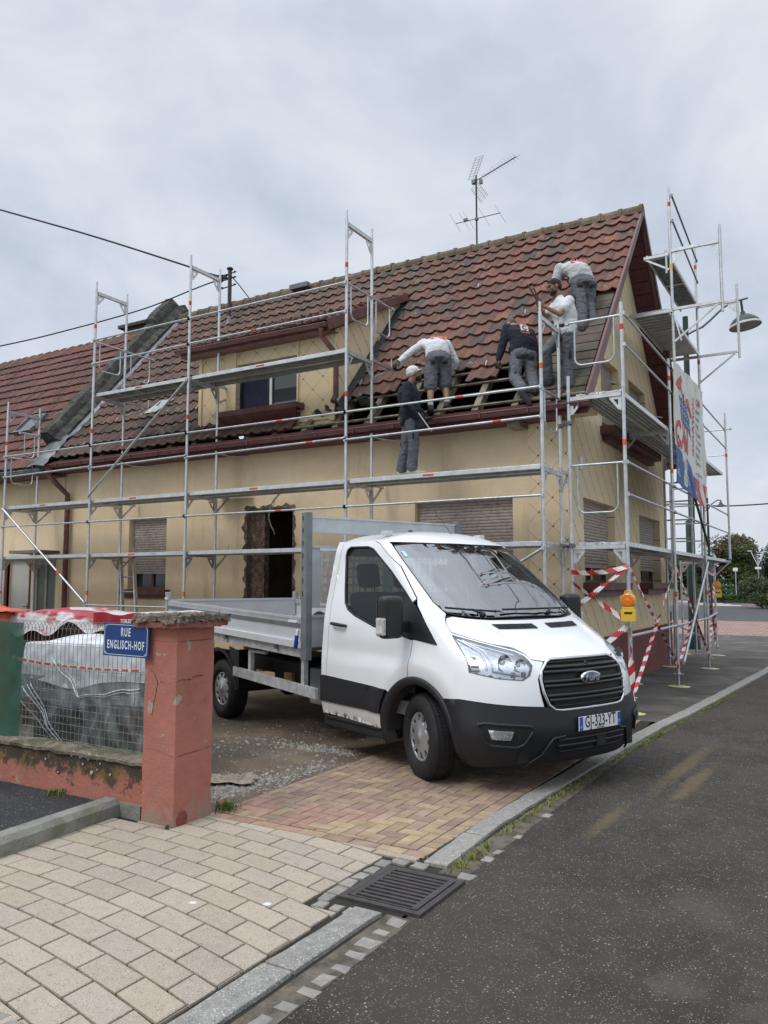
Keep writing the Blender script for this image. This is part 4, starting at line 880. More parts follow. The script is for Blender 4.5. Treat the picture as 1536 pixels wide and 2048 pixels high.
def deck(parent, a, c, dvec, wd=.61, sticker=.45, z=0, slots=False):
    """one bay of aluminium platforms from a to c (front edge line), extending wd along dvec"""
    a = Vector(a); c = Vector(c); L_ = (c-a).length; ex = (c-a).normalized(); ey = Vector(dvec).normalized(); M = Matrix(((ex.x, ey.x, 0, a.x), (ex.y, ey.y, 0, a.y), (0, 0, 1, a.z), (0, 0, 0, 1)))
    b = MB(); e = .045; g = .006
    for k in range(2):
        y0 = .03+k*(wd/2+g); y1 = y0+wd/2-g
        b.bbox((e, y0, -.062), (L_-e, y0+.026, 0), .004, M); b.bbox((e, y1-.026, -.062), (L_-e, y1, 0), .004, M)
        b.box((e, y0+.026, -.014), (L_-e, y1-.026, -.004), M)
        for q in (e, L_-e-.03): b.box((q, y0+.0265, -.06), (q+.03, y1-.0265, -.0145), M)
        for i in range(1, 4): yy = y0+.026+(y1-y0-.052)*i/4; b.cm = 4; b.box((e+.031, yy-.004, -.034), (L_-e-.031, yy+.004, -.0145), M); b.cm = 0
        for i in range(1, 5):
            if slots: xx = e+(L_-2*e)*i/5; b.box((xx, y0+.0265, -.05), (xx+.035, y1-.0265, -.0345), M)
        for q in (e-.03, L_-e): b.box((q, y0+.05, -.02), (q+.03, y0+.09, -.004), M); b.box((q, y1-.09, -.02), (q+.03, y1-.05, -.004), M)
    if sticker: b.cm = 1; b.box((L_*sticker, .0285, -.045), (L_*sticker+.17, .0298, -.018), M); b.cm = 0
    return b.build('deck', [ALU, RED, ORANGE, YELLOW, DECKU], parent)
def loop(parent, a, c, z, top=1.0, bot=.48, drop=True):
    """end guard: a straight top bar with a rounded U hung under it"""
    a = Vector((*a, z+top)); c = Vector((*c, z+top)); d = (c-a).normalized(); L_ = (c-a).length; b = MB(); b.tube([a, c], .0165, 8)
    i0 = a+d*.10; i1 = c-d*.10; r = .10; pts = [i0]; dn = Vector((0, 0, -(top-bot)))
    for k in range(7): t = pi/2*k/6; pts.append(i0+dn+Vector((0, 0, r))+d*(r-r*cos(t))+Vector((0, 0, -r*sin(t))))
    for k in range(7): t = pi/2*k/6; pts.append(i1+dn+Vector((0, 0, r))-d*(r-r*sin(t))+Vector((0, 0, -r*cos(t))))
    pts.append(i1); b.tube(pts, .013, 8); b.cbox(a, (.05, .05, .05)); b.cbox(c, (.05, .05, .05))
    return b.build('end_guard', GALV, parent)
def bracket(parent, p, d, z, l=.36, drop=.26, pin=True):
    """small cantilever bracket carrying an extra board"""
    p = Vector((*p, z)); d = Vector(d); b = MB(); b.beam(p+d*.02, p+d*l, .04, .045); b.beam(p+d*.03+Vector((0, 0, -drop)), p+d*(l-.04)+Vector((0, 0, -.02)), .022, .03)
    b.tube([p+Vector((0, 0, -drop-.04)), p+Vector((0, 0, .05))], PR+.006, 8)
    b.tube([p+d*l+Vector((0, 0, -.03)), p+d*l+Vector((0, 0, .16 if pin else .04))], .012, 6)
    return b.build('bracket', GALV, parent)
def jack(parent, x, y, z0=0, z1=.22, pad=True):
    b = MB(); b.tube([(x, y, z0+.03), (x, y, z1+.1)], .017, 8); b.box((x-.07, y-.07, z0+.024), (x+.07, y+.07, z0+.032)); b.lathe([(.02, 0), (.035, .0), (.035, .03), (.02, .03)], 8, Matrix.Translation((x, y, z1-.02)))
    for s in (1, -1): b.tube([(x, y, z1-.005), (x+.07*s, y+.02*s, z1-.005)], .007, 5)
    j = b.build('base_jack', GALV, parent)
    if pad:
        b = MB(); b.lathe([(0, 0), (.13, 0), (.15, .008), (.15, .018), (.12, .024), (0, .024)], 12, Matrix.Translation((x, y, z0+.004)) @ Matrix.Diagonal((1.15, .8, 1, 1)), False); b.build('foot_pad', mat('pale yellow pad', (.62, .58, .25), .7, var=.2, scale=12), j)
def coupler(b, p): b.tube([Vector(p)+Vector((0, 0, -.03)), Vector(p)+Vector((0, 0, .03))], .034, 8); b.cbox(Vector(p)+Vector((.035, -.03, 0)), (.04, .05, .035))
FS = thing('scaffold', 'three-storey aluminium scaffold running along the cream front wall of the house', 'scaffold', (-8.9, 9.75, 0))
FX = [-14.70, -12.13, -9.70, -6.46, -3.42]; YO, YI = 9.75, 10.48
L0, L1, L2, L3 = .2, 2.2, 3.2, 5.2
for i, x in enumerate(FX):
    fr(FS, (x, YO), (x, YI), L0, L1, i != 4, 2); fr(FS, (x, YO), (x, YI), L1, L2, False); fr(FS, (x, YO), (x, YI), L2, L3, True, 2 if i == 4 else 1)
    if 0 < i < 4: fr(FS, (x, YO), (x, YI), L3, L3+2, True)
    jack(FS, x, YO); jack(FS, x, YI)
for i in range(4):
    for lv in (L1, L2): deck(FS, (FX[i], YO, lv-.006), (FX[i+1], YO, lv-.006), (0, 1, 0), sticker=(.42 if lv == L2 or i == 1 else 0))
for i in (1, 2): deck(FS, (FX[i], YO, L3-.006), (FX[i+1], YO, L3-.006), (0, 1, 0), sticker=.45, slots=(i == 1))
# decks continue past the left edge of the view
deck(FS, (-17.27, YO, L1-.006), (FX[0], YO, L1-.006), (0, 1, 0)); fr(FS, (-17.27, YO), (-17.27, YI), L0, L1); jack(FS, -17.27, YO); jack(FS, -17.27, YI)
yr = YO-.03
for i in range(4):
    a, c = FX[i], FX[i+1]
    for dz, red in ((1.0, .62), (.58, .8)): rail(FS, (a, yr, L2+dz), (c, yr, L2+dz+(.03 if dz < 1 else 0)), red if i in (2, 3) else None)
    rail(FS, (a, yr, L1+.58), (c, yr, L1+.58), .62 if i == 2 else None)
    if i in (1, 2):
        for dz in (1.0, .55): rail(FS, (a, yr, L3+dz), (c, yr, L3+dz), .45 if dz < 1 and i == 2 else None)
rail(FS, (FX[1], yr, 1.26), (FX[2]+1.2, yr, 1.24))
rail(FS, (FX[0], YO-.04, L2-.05), (FX[1], YO-.04, 1.30), .7, 'diagonal_brace', .021)
rail(FS, (FX[1], YO-.04, L2+.05), (FX[2], YO-.04, L3-.08), None, 'diagonal_brace', .021)
rail(FS, (FX[4], YO-.04, L1-.1), (FX[3], YO-.04, .4), None, 'diagonal_brace', .021)
loop(FS, (FX[1]+.0, YO+.02), (FX[1], YI-.02), L3-.02); loop(FS, (FX[1], YI+.04), (FX[1]+.0, YI+.72), L3-.02)
loop(FS, (FX[3], YO+.02), (FX[3], YI-.02), L3-.0); loop(FS, (FX[3], YI+.03), (FX[3], YI+.66), L3-.0)
loop(FS, (FX[4], YO+.02), (FX[4], YI-.02), L2+.0, .98); loop(FS, (FX[0], YO+.02), (FX[0], YI-.02), L2, 1.0); 
b = MB(); a = Vector((FX[0], YI, L2+1.75)); rail(FS, (FX[0], YI-.3, L2+1.52), (FX[0], YI+.0, L2+1.55)); loop(FS, (FX[0]-.0, YO+.3), (FX[0], YI), L2+.6, .95, .45)
for i, x in enumerate(FX):
    for lv in (L1, L2): bracket(FS, (x, YI), (0, 1, 0), lv-.02, .34)
    if i in (1, 2, 3): bracket(FS, (x, YI), (0, 1, 0), L3-.02, .62, .3)
    if i < 4:
        b = MB(); b.tube([(x, YI-.02, L2+.77), (x+.02, YI+.36, L2+.75)], .02, 8); b.tube([(x+.02, YI+.3, L2+.75), (x+.4, YF, L2+.72)], .009, 6); coupler(b, (x, YI, L2+.77)); b.build('wall_tie', GALV, FS)
b = MB(); b.tube([(FX[3], YI, 3.94), (FX[3]+.5, YF-.1, 3.86)], .008, 6); b.sph((FX[3]+.45, YF-.12, 3.87), .03, 8, 6); b.build('wall_tie', GALV, FS)
# timber toe board ends lying between frame and wall at the middle lift
o = MB(); o.bbox((-9.95, 10.52, 3.205), (-9.2, 10.86, 3.23), .004); o = o.build('board', WOOD, None, (-9.6, 10.7, 3.2)); tag(o, 'short brown board resting on the scaffold brackets above the doorway', 'board')
# ladder leaning inside the scaffold
t = thing('ladder', 'grey aluminium ladder leaning inside the scaffold beside the left shuttered window', 'ladder', (-11.6, 10.0, 0))
A0 = Vector((-11.28, 10.1, 0)); A1 = Vector((-11.78, 10.36, 2.18))
for s in (-.19, .19):
    b = MB(); b.beam(A0+Vector((s, 0, 0)), A1+Vector((s*.9, 0, 0)), .03, .065, (0, 1, 0)); b.build('stile', GALV, t)
b = MB()
for k in range(8): p = A0+(A1-A0)*(k+.5)/8; b.tube([p+Vector((-.18, 0, 0)), p+Vector((.18, 0, 0))], .014, 6)
b.build('rungs', GALV, t)
# ---------------- gable scaffold
GS = thing('scaffold', 'tall aluminium scaffold tower wrapping the gable end, with upper side brackets', 'scaffold', (-2.9, 15, 0))
XO, XI = -2.52, -3.25; GY = [10.35, 13.42, 16.5, 19.6]; GL1, GL2 = 2.2, 4.2
for i, y in enumerate(GY):
    xo = XO if i < 3 else -2.82; xi = XI if i < 3 else -3.55
    fr(GS, (xo, y), (xi, y), L0, GL1, True, 2); jack(GS, xo, y); jack(GS, xi, y, pad=i > 0)
for i in (0, 1, 2): fr(GS, (XO, GY[i]), (XI, GY[i]), GL1, GL2, True, 2, spig=(i > 0))
b = MB(); post(b, -2.47, GY[3], GL1, 5.45, 4.55, True, 1, (-.0, 0)); b.tube([(-2.47, GY[3], 5.2), (-2.40, GY[3], 5.2)], .015, 6); b.build('guard_post', FM, GS)
b = MB(); b.beam((-2.82, GY[3], GL1-.05), (-2.46, GY[3], GL1-.05), .045, .05); b.beam((-2.8, GY[3], GL1-.36), (-2.5, GY[3], GL1-.08), .03, .03); b.build('bracket', ALU, GS)
for i in range(3):
    deck(GS, (XO if i < 2 else XO, GY[i], GL1-.006), (XO, GY[i+1], GL1-.006), (-1, 0, 0), sticker=0)
    deck(GS, (XO, GY[i], GL2-.006), (XO, GY[i+1], GL2-.006), (-1, 0, 0), sticker=0)
xr_ = XO+.03
for i in range(3):
    xa = xr_; xb = xr_
    for z in (3.22, 2.80): rail(GS, (xa, GY[i], z), (xb, GY[i+1], z), None)
    for z in (5.20, 4.78): rail(GS, (xa, GY[i], z), (xb, GY[i+1], z), None)
# guard posts of the middle lift
b = MB(); post(b, XO, GY[0], GL2, 5.35, 4.98, False); b.build('guard_post', FM, GS)
b = MB(); post(b, XO, GY[1], GL2, 5.35, 4.98, False); b.build('guard_post', FM, GS)
b = MB(); post(b, XO, GY[2], GL2, 8.25, 6.0, True); b.cm = 1; b.tube([(XO, GY[2], 7.95), (XO, GY[2], 8.03)], PR+.002, 10, False); b.cm = 0; b.build('tall_post', FM, GS)
b = MB(); post(b, -2.43, GY[1]+.02, 5.3, 8.15, 7.95, True); b.cm = 3; b.tube([(-2.43, GY[1]+.02, 6.85), (-2.43, GY[1]+.02, 6.95)], PR+.002, 10, False); b.cm = 0; b.build('tall_post', FM, GS)
b = MB(); post(b, XI, GY[0], GL2, 4.45, None, False); b.build('guard_post', FM, GS)
loop(GS, (XI-.0, GY[0]), (XO, GY[0]), GL2, .98, .38); loop(GS, (XI, GY[0]), (XO, GY[0]), GL1, 1.02, .38)
loop(GS, (XI+.1, GY[3]), (-2.36, GY[3]), GL2, 1.0, .4)
# upper platforms between the second and third frame
b = MB(); z = 6.15
b.beam((-3.15, GY[1], z), (-2.43, GY[1], z), .045, .05); b.beam((-3.15, GY[2], z), (XO, GY[2], z), .045, .05); b.build('transom', ALU, GS)
# platform seen from below: two side beams with ribs
def ribbed(x0, x1, z, mid=True, ribs=7, name='deck', panel=None):
    b = MB()
    for x in (x0, x1-.03): b.box((x, GY[1]+.03, z-.06), (x+.03, GY[2]-.03, z))
    for k in range(ribs): y = GY[1]+.12+(GY[2]-GY[1]-.3)*k/(ribs-1)*(.35 if mid else 1); b.box((x0+.031, y, z-.045), (x1-.031, y+.05, z-.02))
    o = b.build(name, ALU, GS); b = MB(); b.box((x0+.031, GY[1]+.05, z-.018), (x1-.031, GY[2]-.05, z-.002)); b.build('panel', panel or DECKU, o)
ribbed(-3.10, -2.50, 6.22)
PLY = mat('stained plywood', (.10, .10, .10), .8, var=.5, scale=28, c2=(.22, .23, .24), c2f=.5, c2s=16)
ribbed(-2.83, -2.46, 7.18, False, 3, 'deck', PLY)
b = MB()
for y in (GY[1],): 
    b.beam((-2.86, y, 7.12), (-2.46, y, 7.12), .04, .045); b.beam((-2.84, y, 7.10), (-2.46, y, 6.86), .02, .03); b.tube([(-2.5, y, 6.8), (-2.5, y, 7.2)], .02, 8)
b.build('bracket', ALU, GS)
b = MB(); y = GY[1]; b.beam((-2.41, y, 7.17), (-1.68, y, 7.17), .045, .05); gusset(b, (-1.70, y, 7.14), (-1, 0, 0)); gusset(b, (-2.40, y, 7.14), (1, 0, 0)); b.tube([(-1.66, y, 6.0), (-1.66, y, 7.38)], PR, 10); b.tube([(-1.66, y, 7.38), (-1.66, y, 7.45)], .018, 8)
b.beam((-2.41, y, 6.17), (-1.67, y, 6.17), .04, .045); b.beam((-2.41, y, 5.62), (-1.72, y, 6.14), .025, .03); b.beam((-2.41, y, 6.10), (-2.30, y, 5.62), .02, .02); b.build('side_bracket', ALU, GS)
b = MB(); y = GY[2]; b.beam((-2.51, y, 7.17), (-1.79, y, 7.17), .045, .05); gusset(b, (-1.8, y, 7.14), (-1, 0, 0)); b.tube([(-1.77, y, 6.02), (-1.77, y, 7.5)], PR, 10)
b.beam((-2.51, y, 6.15), (-1.78, y, 6.15), .04, .045); b.beam((-2.51, y, 5.62), (-1.85, y, 6.12), .025, .03); b.beam((-2.5, y, 6.12), (-2.5, y, 5.6), .02, .02); b.build('side_bracket', ALU, GS)
DRK = mat('galvanised dark', (.22, .24, .24), .5, .6)
for z, z2 in ((8.12, 8.12), (7.68, 7.68)): rail(GS, (-2.38, GY[1], z), (-2.49, GY[2], z2), None, m=DRK)
# low ledger, diagonals
rail(GS, (XO, GY[0], .98), (XO, GY[1], .98), None, 'ledger', .021); rail(GS, (XO, GY[1], .98), (XO, GY[2], .98), None, 'ledger', .021); rail(GS, (XO, GY[2], .98), (-2.8, GY[3], .98), None, 'ledger', .021)
rail(GS, (XO+.06, GY[1]+.15, .38), (XO+.05, GY[2]-.1, 2.05), None, 'diagonal_brace', .024)
rail(GS, (XO+.05, GY[1]+.3, 4.1), (XO+.05, GY[2]+.1, 2.35), None, 'diagonal_brace', .024, mat('green steel tube', (.05, .075, .07), .5, .4))
b = MB()
for z in (3.8, 2.15, 1.25):
    b = MB(); b.tube([(-3.42, YI, z), (XI, GY[0], z)], .02, 8); coupler(b, (-3.42, YI, z)); coupler(b, (XI, GY[0], z)); b.build('coupler', STEEL_D, GS)
for y in (GY[1], GY[2]):
    b = MB(); b.tube([(XI, y, 5.0), (XR-.02, y-.4, 5.0)], .012, 6); b.build('wall_tie', GALV, GS)
# small frames standing on the first lift beyond the gable (the stair of the tower)
for y in (17.7, 18.9):
    b = MB()
    for x in (-3.6, -2.95): b.tube([(x, y, .2), (x, y, 3.9)], PR, 8)
    for z in (2.6, 3.0, 3.4, 3.8): b.beam((-3.6, y, z), (-2.95, y, z), .03, .03)
    b.build('access_frame', GALV, GS); 
rail(GS, (-3.6, 17.7, 3.4), (-3.6, 18.9, 3.4)); rail(GS, (-2.95, 17.7, 3.0), (-2.95, 18.9, 3.0)); rail(GS, (-3.6, 17.7, .9), (-2.95, 19.5, .35))
# ---------------- banner on the gable scaffold
BN = thing('banner', 'weathered white banner with a red and blue house logo on the gable scaffold', 'banner', (-2.47, 15, 3.2))
BW = 3.0
def bp(u, v, off=0):     # u along y (0..1), v up (0..1)
    y = GY[1]+.04+u*BW; zb = 3.30-.22*u; zt = 5.38+.04*u; z = zb+(zt-zb)*v
    return Vector((-2.462+off+.018*sin(u*7)*sin(v*4)+.010*sin(u*23+v*9)+.01*sin(v*31)*u*.5, y, z))
CLOTH = mat('banner cloth', (.72, .71, .67), .75, var=.08, scale=3, c2=(.45, .46, .45), c2f=.36, c2s=2.5)
b = MB(); b.grid(lambda u, v: bp(u, v), 60, 40); b.build('cloth', CLOTH, BN)
def bpoly(name, polys, m, off=.004):
    b = MB()
    for P_ in polys:
        # subdivide each polygon as a fan on the cloth surface
        tri = geometry.delaunay_2d_cdt([Vector(p) for p in P_]+[Vector((x/40, y/30)) for x in range(41) for y in range(31) if inside(P_, x/40, y/30)], [(i, (i+1) % len(P_)) for i in range(len(P_))], [], 3, 1e-6)
        b.add([bp(p[0], p[1], off) for p in tri[0]], [tuple(f) for f in tri[2]])
    b.build(name, m, BN)
def inside(P_, x, y):
    c = False; j = len(P_)-1
    for i in range(len(P_)):
        if (P_[i][1] > y) != (P_[j][1] > y) and x < (P_[j][0]-P_[i][0])*(y-P_[i][1])/(P_[j][1]-P_[i][1])+P_[i][0]: c = not c
        j = i
    return c
BRED = mat('banner red', (.58, .10, .08), .7, var=.15); BBLUE = mat('banner blue', (.06, .12, .32), .7, var=.15); BINK = mat('banner ink', (.06, .06, .07), .7); BWHT = mat('banner white', (.7, .7, .7), .7)
bpoly('blue_panel', [[(.0, .0), (.62, .0), (.62, .20), (.30, .27), (.0, .30)]], BBLUE)
bpoly('red_panel', [[(.63, .0), (.99, .0), (.99, .19), (.63, .19)]], BRED)
bpoly('logo_roof', [[(.05, .80), (.24, .93), (.36, .74), (.30, .72), (.22, .80)], [(.34, .76), (.46, .80), (.56, .66), (.50, .66), (.44, .71)]], BRED)
bpoly('logo_tiles', [[(.17+.045*i+.0, .54+.055*j-.01*i), (.205+.045*i, .54+.055*j-.01*i), (.205+.045*i, .585+.055*j-.01*i), (.17+.045*i, .585+.055*j-.01*i)] for i in range(8) for j in range(5) if not (i < 3 and j == 4 and i == 0) and 0.54+.055*j < .78-.03*abs(i-2)], BBLUE)
def btext(body, u, v, size, m, sx=1., rot=0, bold=0., align='LEFT', name='lettering', off=.007):
    o = text_mesh(name, body, size, m, None, Matrix.Rotation(rot, 4, 'Z'), sx, 0, bold, align, .0)
    Mi = MW[BN.name].inverted(); u0 = u*BW; v0 = v*2.1
    for vt in o.data.vertices: vt.co = Mi @ bp((u0+vt.co.x)/BW, (v0+vt.co.y)/2.1, off)
    o.parent = BN; return o
btext('CAN', .03, .40, .60, BRED, .80, 0, .02, name='big_letters')
btext('ISOLATION', .60, .36, .20, BRED, 1.0, pi/2, .004)
btext('06 11 81 07', .04, .20, .21, BWHT, .95, 0, .004); btext('03 67 06 83 20', .04, .09, .20, BWHT, .86, 0, .004)
btext('CAN', .72, .84, .16, BRED, 1, 0, .004)
for k, wd in enumerate(('Charpente', 'Zinguerie', 'Bardage', 'Pose toiture', 'Et sur-toiture', 'Nettoyage', 'Veluxage', 'Charpente')): btext(wd, .68, .77-k*.063, .115, BINK, .9)
btext('contact@can-toiture', .66, .235, .075, BBLUE, .9)
for k, wd in enumerate(('DEVIS GRATUIT', 'ET RAPIDE', 'TOITURE', 'FACADE')): btext(wd, .66, .155-k*.04, .085, BWHT, .9)
b = MB()
for p in (bp(0, 0), bp(0, 1), bp(1, 0), bp(1, 1)): b.tube([p, p+Vector((-.05, -.02 if p.y < 15 else .05, -.04))], .008, 5)
b.build('ties', BLACKP, BN)
# ================================================================== TIPPER TRUCK
def itp(x, t):
    if x <= t[0][0]: return t[0][1]
    for (a, xa), (c, xc) in zip(t, t[1:]):
        if x <= c: return xa+(xc-xa)*(x-a)/(c-a)
    return t[-1][1]
def smooth_table(t, n=60, k=2):
    a, c = t[0][0], t[-1][0]; xs = [a+(c-a)*i/n for i in range(n+1)]; ys = [itp(x, t) for x in xs]
    for _ in range(k): ys = [ys[0]]+[(ys[i-1]+2*ys[i]+ys[i+1])/4 for i in range(1, n)]+[ys[-1]]
    return list(zip(xs, ys))
XFt = smooth_table([(.20, .90), (.26, .965), (.34, 1.0), (.5, 1.035), (.62, 1.03), (.8, 1.015), (.95, .985), (1.03, .94), (1.08, .87), (1.18, .70), (1.28, .50), (1.35, .34), (1.40, .25), (2.04, -.60), (2.12, -.78), (2.2, -1.0)], 90)
WWt = smooth_table([(.2, .90), (.34, .96), (.5, .995), (.9, .995), (1.1, .98), (1.3, .965), (1.45, .94), (2.0, .82), (2.12, .76), (2.2, .7)])
DDt = smooth_table([(.2, .6), (.5, .62), (.75, .62), (1.05, .66), (1.2, .6), (1.36, .36), (1.45, .30), (2.04, .16), (2.2, .16)])
NNt = [(.22, 2.4), (.7, 2.4), (1.1, 2.3), (1.4, 2.4), (2.3, 2.6)]
def sur0(s, z):
    xf, w_, d, n = itp(z, XFt), itp(z, WWt), itp(z, DDt), itp(z, NNt); sg = 1 if s >= 0 else -1; a = abs(s)
    if a <= 1: th = a*pi/2; return Vector((xf-d+d*max(cos(th), 0)**(2/n), sg*w_*sin(th)**(2/n), z))
    return Vector((xf-d-(a-1), sg*w_, z))
def relief(p):
    """pressed shape of the sides: wheel-arch swell and the hollow along the door"""
    x, y, z = p; r = sqrt(x*x+(z-.35)**2); o = 0
    if abs(y) > .6: o += .022*math.exp(-((r-.60)/.10)**2)*(1 if x > -.75 else 0)
    if abs(y) > .9 and x < -.1: o -= .014*math.exp(-((z-(1.0-.12*(x+1.4)/1.3*0))/.085)**2)*min(1, (-.1-x)/.3)*min(1, max(0, (x+1.5)/.2))
    return o
def nrm(s, z):
    e = .004; a = sur0(s+e, z)-sur0(s-e, z); c = sur0(s, z+e)-sur0(s, z-e); n = a.cross(c)
    if n.length < 1e-9: return Vector((1, 0, 0))
    n.normalize(); return n if n.x*1+(n.y if s >= 0 else -n.y) > 0 or n.z > .9 else -n
def sur(s, z, off=0.):
    n = nrm(s, z); p = sur0(s, z); return p+n*(off+relief(p))
def s_of(x, z, sg=-1):
    xf, d, n = itp(z, XFt), itp(z, DDt), itp(z, NNt)
    if x <= xf-d: return sg*(1+(xf-d-x))
    q = min(1, (x-(xf-d))/d); return sg*math.acos(q**(n/2))/(pi/2)
KA = 1.25
def a_of(s): return (1 if s >= 0 else -1)*(KA*abs(s) if abs(s) <= 1 else KA+abs(s)-1)
def s_a(a): return (1 if a >= 0 else -1)*(abs(a)/KA if abs(a) <= KA else 1+abs(a)-KA)
def X_(pts, step=.03):      # outline given in (x, z) on the right-hand side, made dense, as (s, z)
    out = []
    for (x0, z0), (x1, z1) in zip(pts, pts[1:]):
        n = max(1, int(sqrt((x1-x0)**2+(z1-z0)**2)/step))
        for k in range(n): t = k/n; x = x0+(x1-x0)*t; z = z0+(z1-z0)*t; out.append((s_of(x, z), z))
    out.append((s_of(*pts[-1]), pts[-1][1])); return out
def XC(pts, step=.03): return X_(list(pts)+[pts[0]], step)[:-1]
def dense(P_, step=.03, closed=True):
    out = []; Q = P_+[P_[0]] if closed else P_
    for (s0, z0), (s1, z1) in zip(Q, Q[1:]):
        a0, a1 = a_of(s0), a_of(s1); n = max(1, int(sqrt((a1-a0)**2+(z1-z0)**2)/step))
        for k in range(n): t = k/n; out.append((a0+(a1-a0)*t, z0+(z1-z0)*t))
    if not closed: out.append((a_of(Q[-1][0]), Q[-1][1]))
    return out
def panel(b, outline, off=0., holes=(), step=.045, skirt=.016, mirror=False, fn=None):
    """a pressed panel on the body surface bounded by an outline in (s, z), edges turned inwards"""
    loops = [dense(outline)]+[dense(h) for h in holes]; V = []; E = []
    for L_ in loops:
        o = len(V); V += [Vector(p) for p in L_]; E += [(o+i, o+(i+1) % len(L_)) for i in range(len(L_))]
    xs = [p[0] for p in loops[0]]; zs = [p[1] for p in loops[0]]; x = min(xs)+step/2; r = 0
    while x < max(xs):
        z = min(zs)+step/2+(step/2 if r % 2 else 0)
        while z < max(zs):
            if inside(loops[0], x, z) and not any(inside(h, x, z) for h in loops[1:]):
                if min((x-p[0])**2+(z-p[1])**2 for L_ in loops for p in L_) > (step*.45)**2: V.append(Vector((x, z)))
            z += step
        x += step*.87; r += 1
    res = geometry.delaunay_2d_cdt(V, E, [], 0, 1e-7)
    vs, fs = res[0], res[2]; keep = []
    for f in fs:
        cx = sum(vs[i][0] for i in f)/len(f); cz = sum(vs[i][1] for i in f)/len(f)
        if inside(loops[0], cx, cz) and not any(inside(h, cx, cz) for h in loops[1:]): keep.append(tuple(f))
    def pos(a, z, o):
        p = sur(s_a(a), z, o+(fn(a, z) if fn else 0)); return Vector((p.x, -p.y, p.z)) if mirror else p
    P_ = [pos(p[0], p[1], off) for p in vs]
    if keep:
        f = keep[0]; n = (P_[f[1]]-P_[f[0]]).cross(P_[f[2]]-P_[f[0]]); ref = nrm(s_a(vs[f[0]][0]), vs[f[0]][1])
        if mirror: ref = Vector((ref.x, -ref.y, ref.z))
        if n.dot(ref) < 0: keep = [q[::-1] for q in keep]
    b.add(P_, keep, True)
    if skirt:
        for L_ in loops:
            n = len(L_); top = [pos(p[0], p[1], off) for p in L_]; low = [pos(p[0], p[1], off-skirt) for p in L_]
            b.add(top+low, [(i, (i+1) % n, n+(i+1) % n, n+i) for i in range(n)], False)
def strip(b, path, r, off, mirror=False, n=6, closed=False, flat=1):
    pts = [sur(s_a(p[0]), p[1], off) for p in dense(path, .03, closed)]
    if closed: pts.append(pts[0]); pts.append(pts[1])
    if mirror: pts = [Vector((p.x, -p.y, p.z)) for p in pts]
    b.tube(pts, r, n)
PAINT = mat('white paint', (.80, .81, .82), .22, var=.02, scale=2, coat=.6)
zband(PAINT, .56, .30, (.46, .42, .36), nscale=6, namp=.15, amount=.6)
BUMP = mat('textured bumper plastic', (.0125, .013, .017), .48, var=.15, scale=8, bump=.12, bscale=220)
TRIMB = mat('dusty black trim', (.016, .016, .018), .6, var=.3, scale=6, bump=.1, bscale=160)
CHROME = mat('chrome', (.72, .73, .75), .08, 1., .03)
TYRE = mat('tyre rubber', (.011, .011, .012), .75, var=.35, scale=9, bump=.25, bscale=70, c2=(.034, .031, .027), c2f=.34, c2s=6)
HUBC = mat('hubcap grey', (.42, .42, .43), .32, .5, .12, 8)
def glassmat(name, tint_, refl=.04, mul=1.6):
    m = bpy.data.materials.new(name); m.use_nodes = True; N = m.node_tree.nodes; L = m.node_tree.links; N.clear()
    o = N.new('ShaderNodeOutputMaterial'); t = N.new('ShaderNodeBsdfTransparent'); t.inputs[0].default_value = (*tint_, 1)
    g = N.new('ShaderNodeBsdfGlossy'); g.inputs['Roughness'].default_value = .015; g.inputs[0].default_value = (.95, .97, 1, 1)
    f = N.new('ShaderNodeFresnel'); f.inputs[0].default_value = 1.52; a = N.new('ShaderNodeMath'); a.operation = 'MULTIPLY_ADD'; a.inputs[1].default_value = mul; a.inputs[2].default_value = refl
    a.use_clamp = True; x = N.new('ShaderNodeMixShader'); L.new(f.outputs[0], a.inputs[0]); L.new(a.outputs[0], x.inputs[0]); L.new(t.outputs[0], x.inputs[1]); L.new(g.outputs[0], x.inputs[2]); L.new(x.outputs[0], o.inputs[0]); return m
WGL = glassmat('windscreen glass', (.80, .86, .84), .13); SGL = glassmat('side window glass', (.42, .46, .45), .0, .75)
HD = radians(-22.6)
T = thing('tipper_truck', 'white flatbed tipper truck parked half on the herringbone driveway', 'truck', (-2.863, 6.925, 0), HD)
TL = dict(local=True)
def arch(r, a0, a1, n=14): return [(r*cos(a0+(a1-a0)*k/n), .35+r*sin(a0+(a1-a0)*k/n)) for k in range(n+1)]
AR = .50
door = XC([(-1.42, .745), (-.42, .712)]+arch(AR, radians(139), radians(105), 5)+[(-.115, .95), (-.10, 1.03), (-.09, 1.165), (-.26, 1.195), (-.67, 1.255), (-1.0, 1.345), (-1.12, 1.395), (-1.19, 1.46), (-1.235, 1.6), (-1.33, 1.93), (-1.325, 1.99), (-1.27, 2.02), (-.97, 2.012), (-.87, 1.985), (-.52, 1.765), (-.26, 1.579), (-.14, 1.49), (-.115, 1.52), (-.43, 1.805), (-.80, 2.03), (-.93, 2.065), (-1.42, 2.065)])
rear = XC([(-1.52, .745), (-1.428, .745), (-1.428, 2.073), (-1.52, 2.073)])
hlT = [(-.715, 1.226), (-.6, 1.188), (-.5, 1.150), (-.375, 1.103), (-.338, 1.07), (-.325, 1.0), (-.36, .925), (-.411, .889), (-.576, .905), (-.785, .948)]
hole_hl = [(s, z) for s, z in hlT]
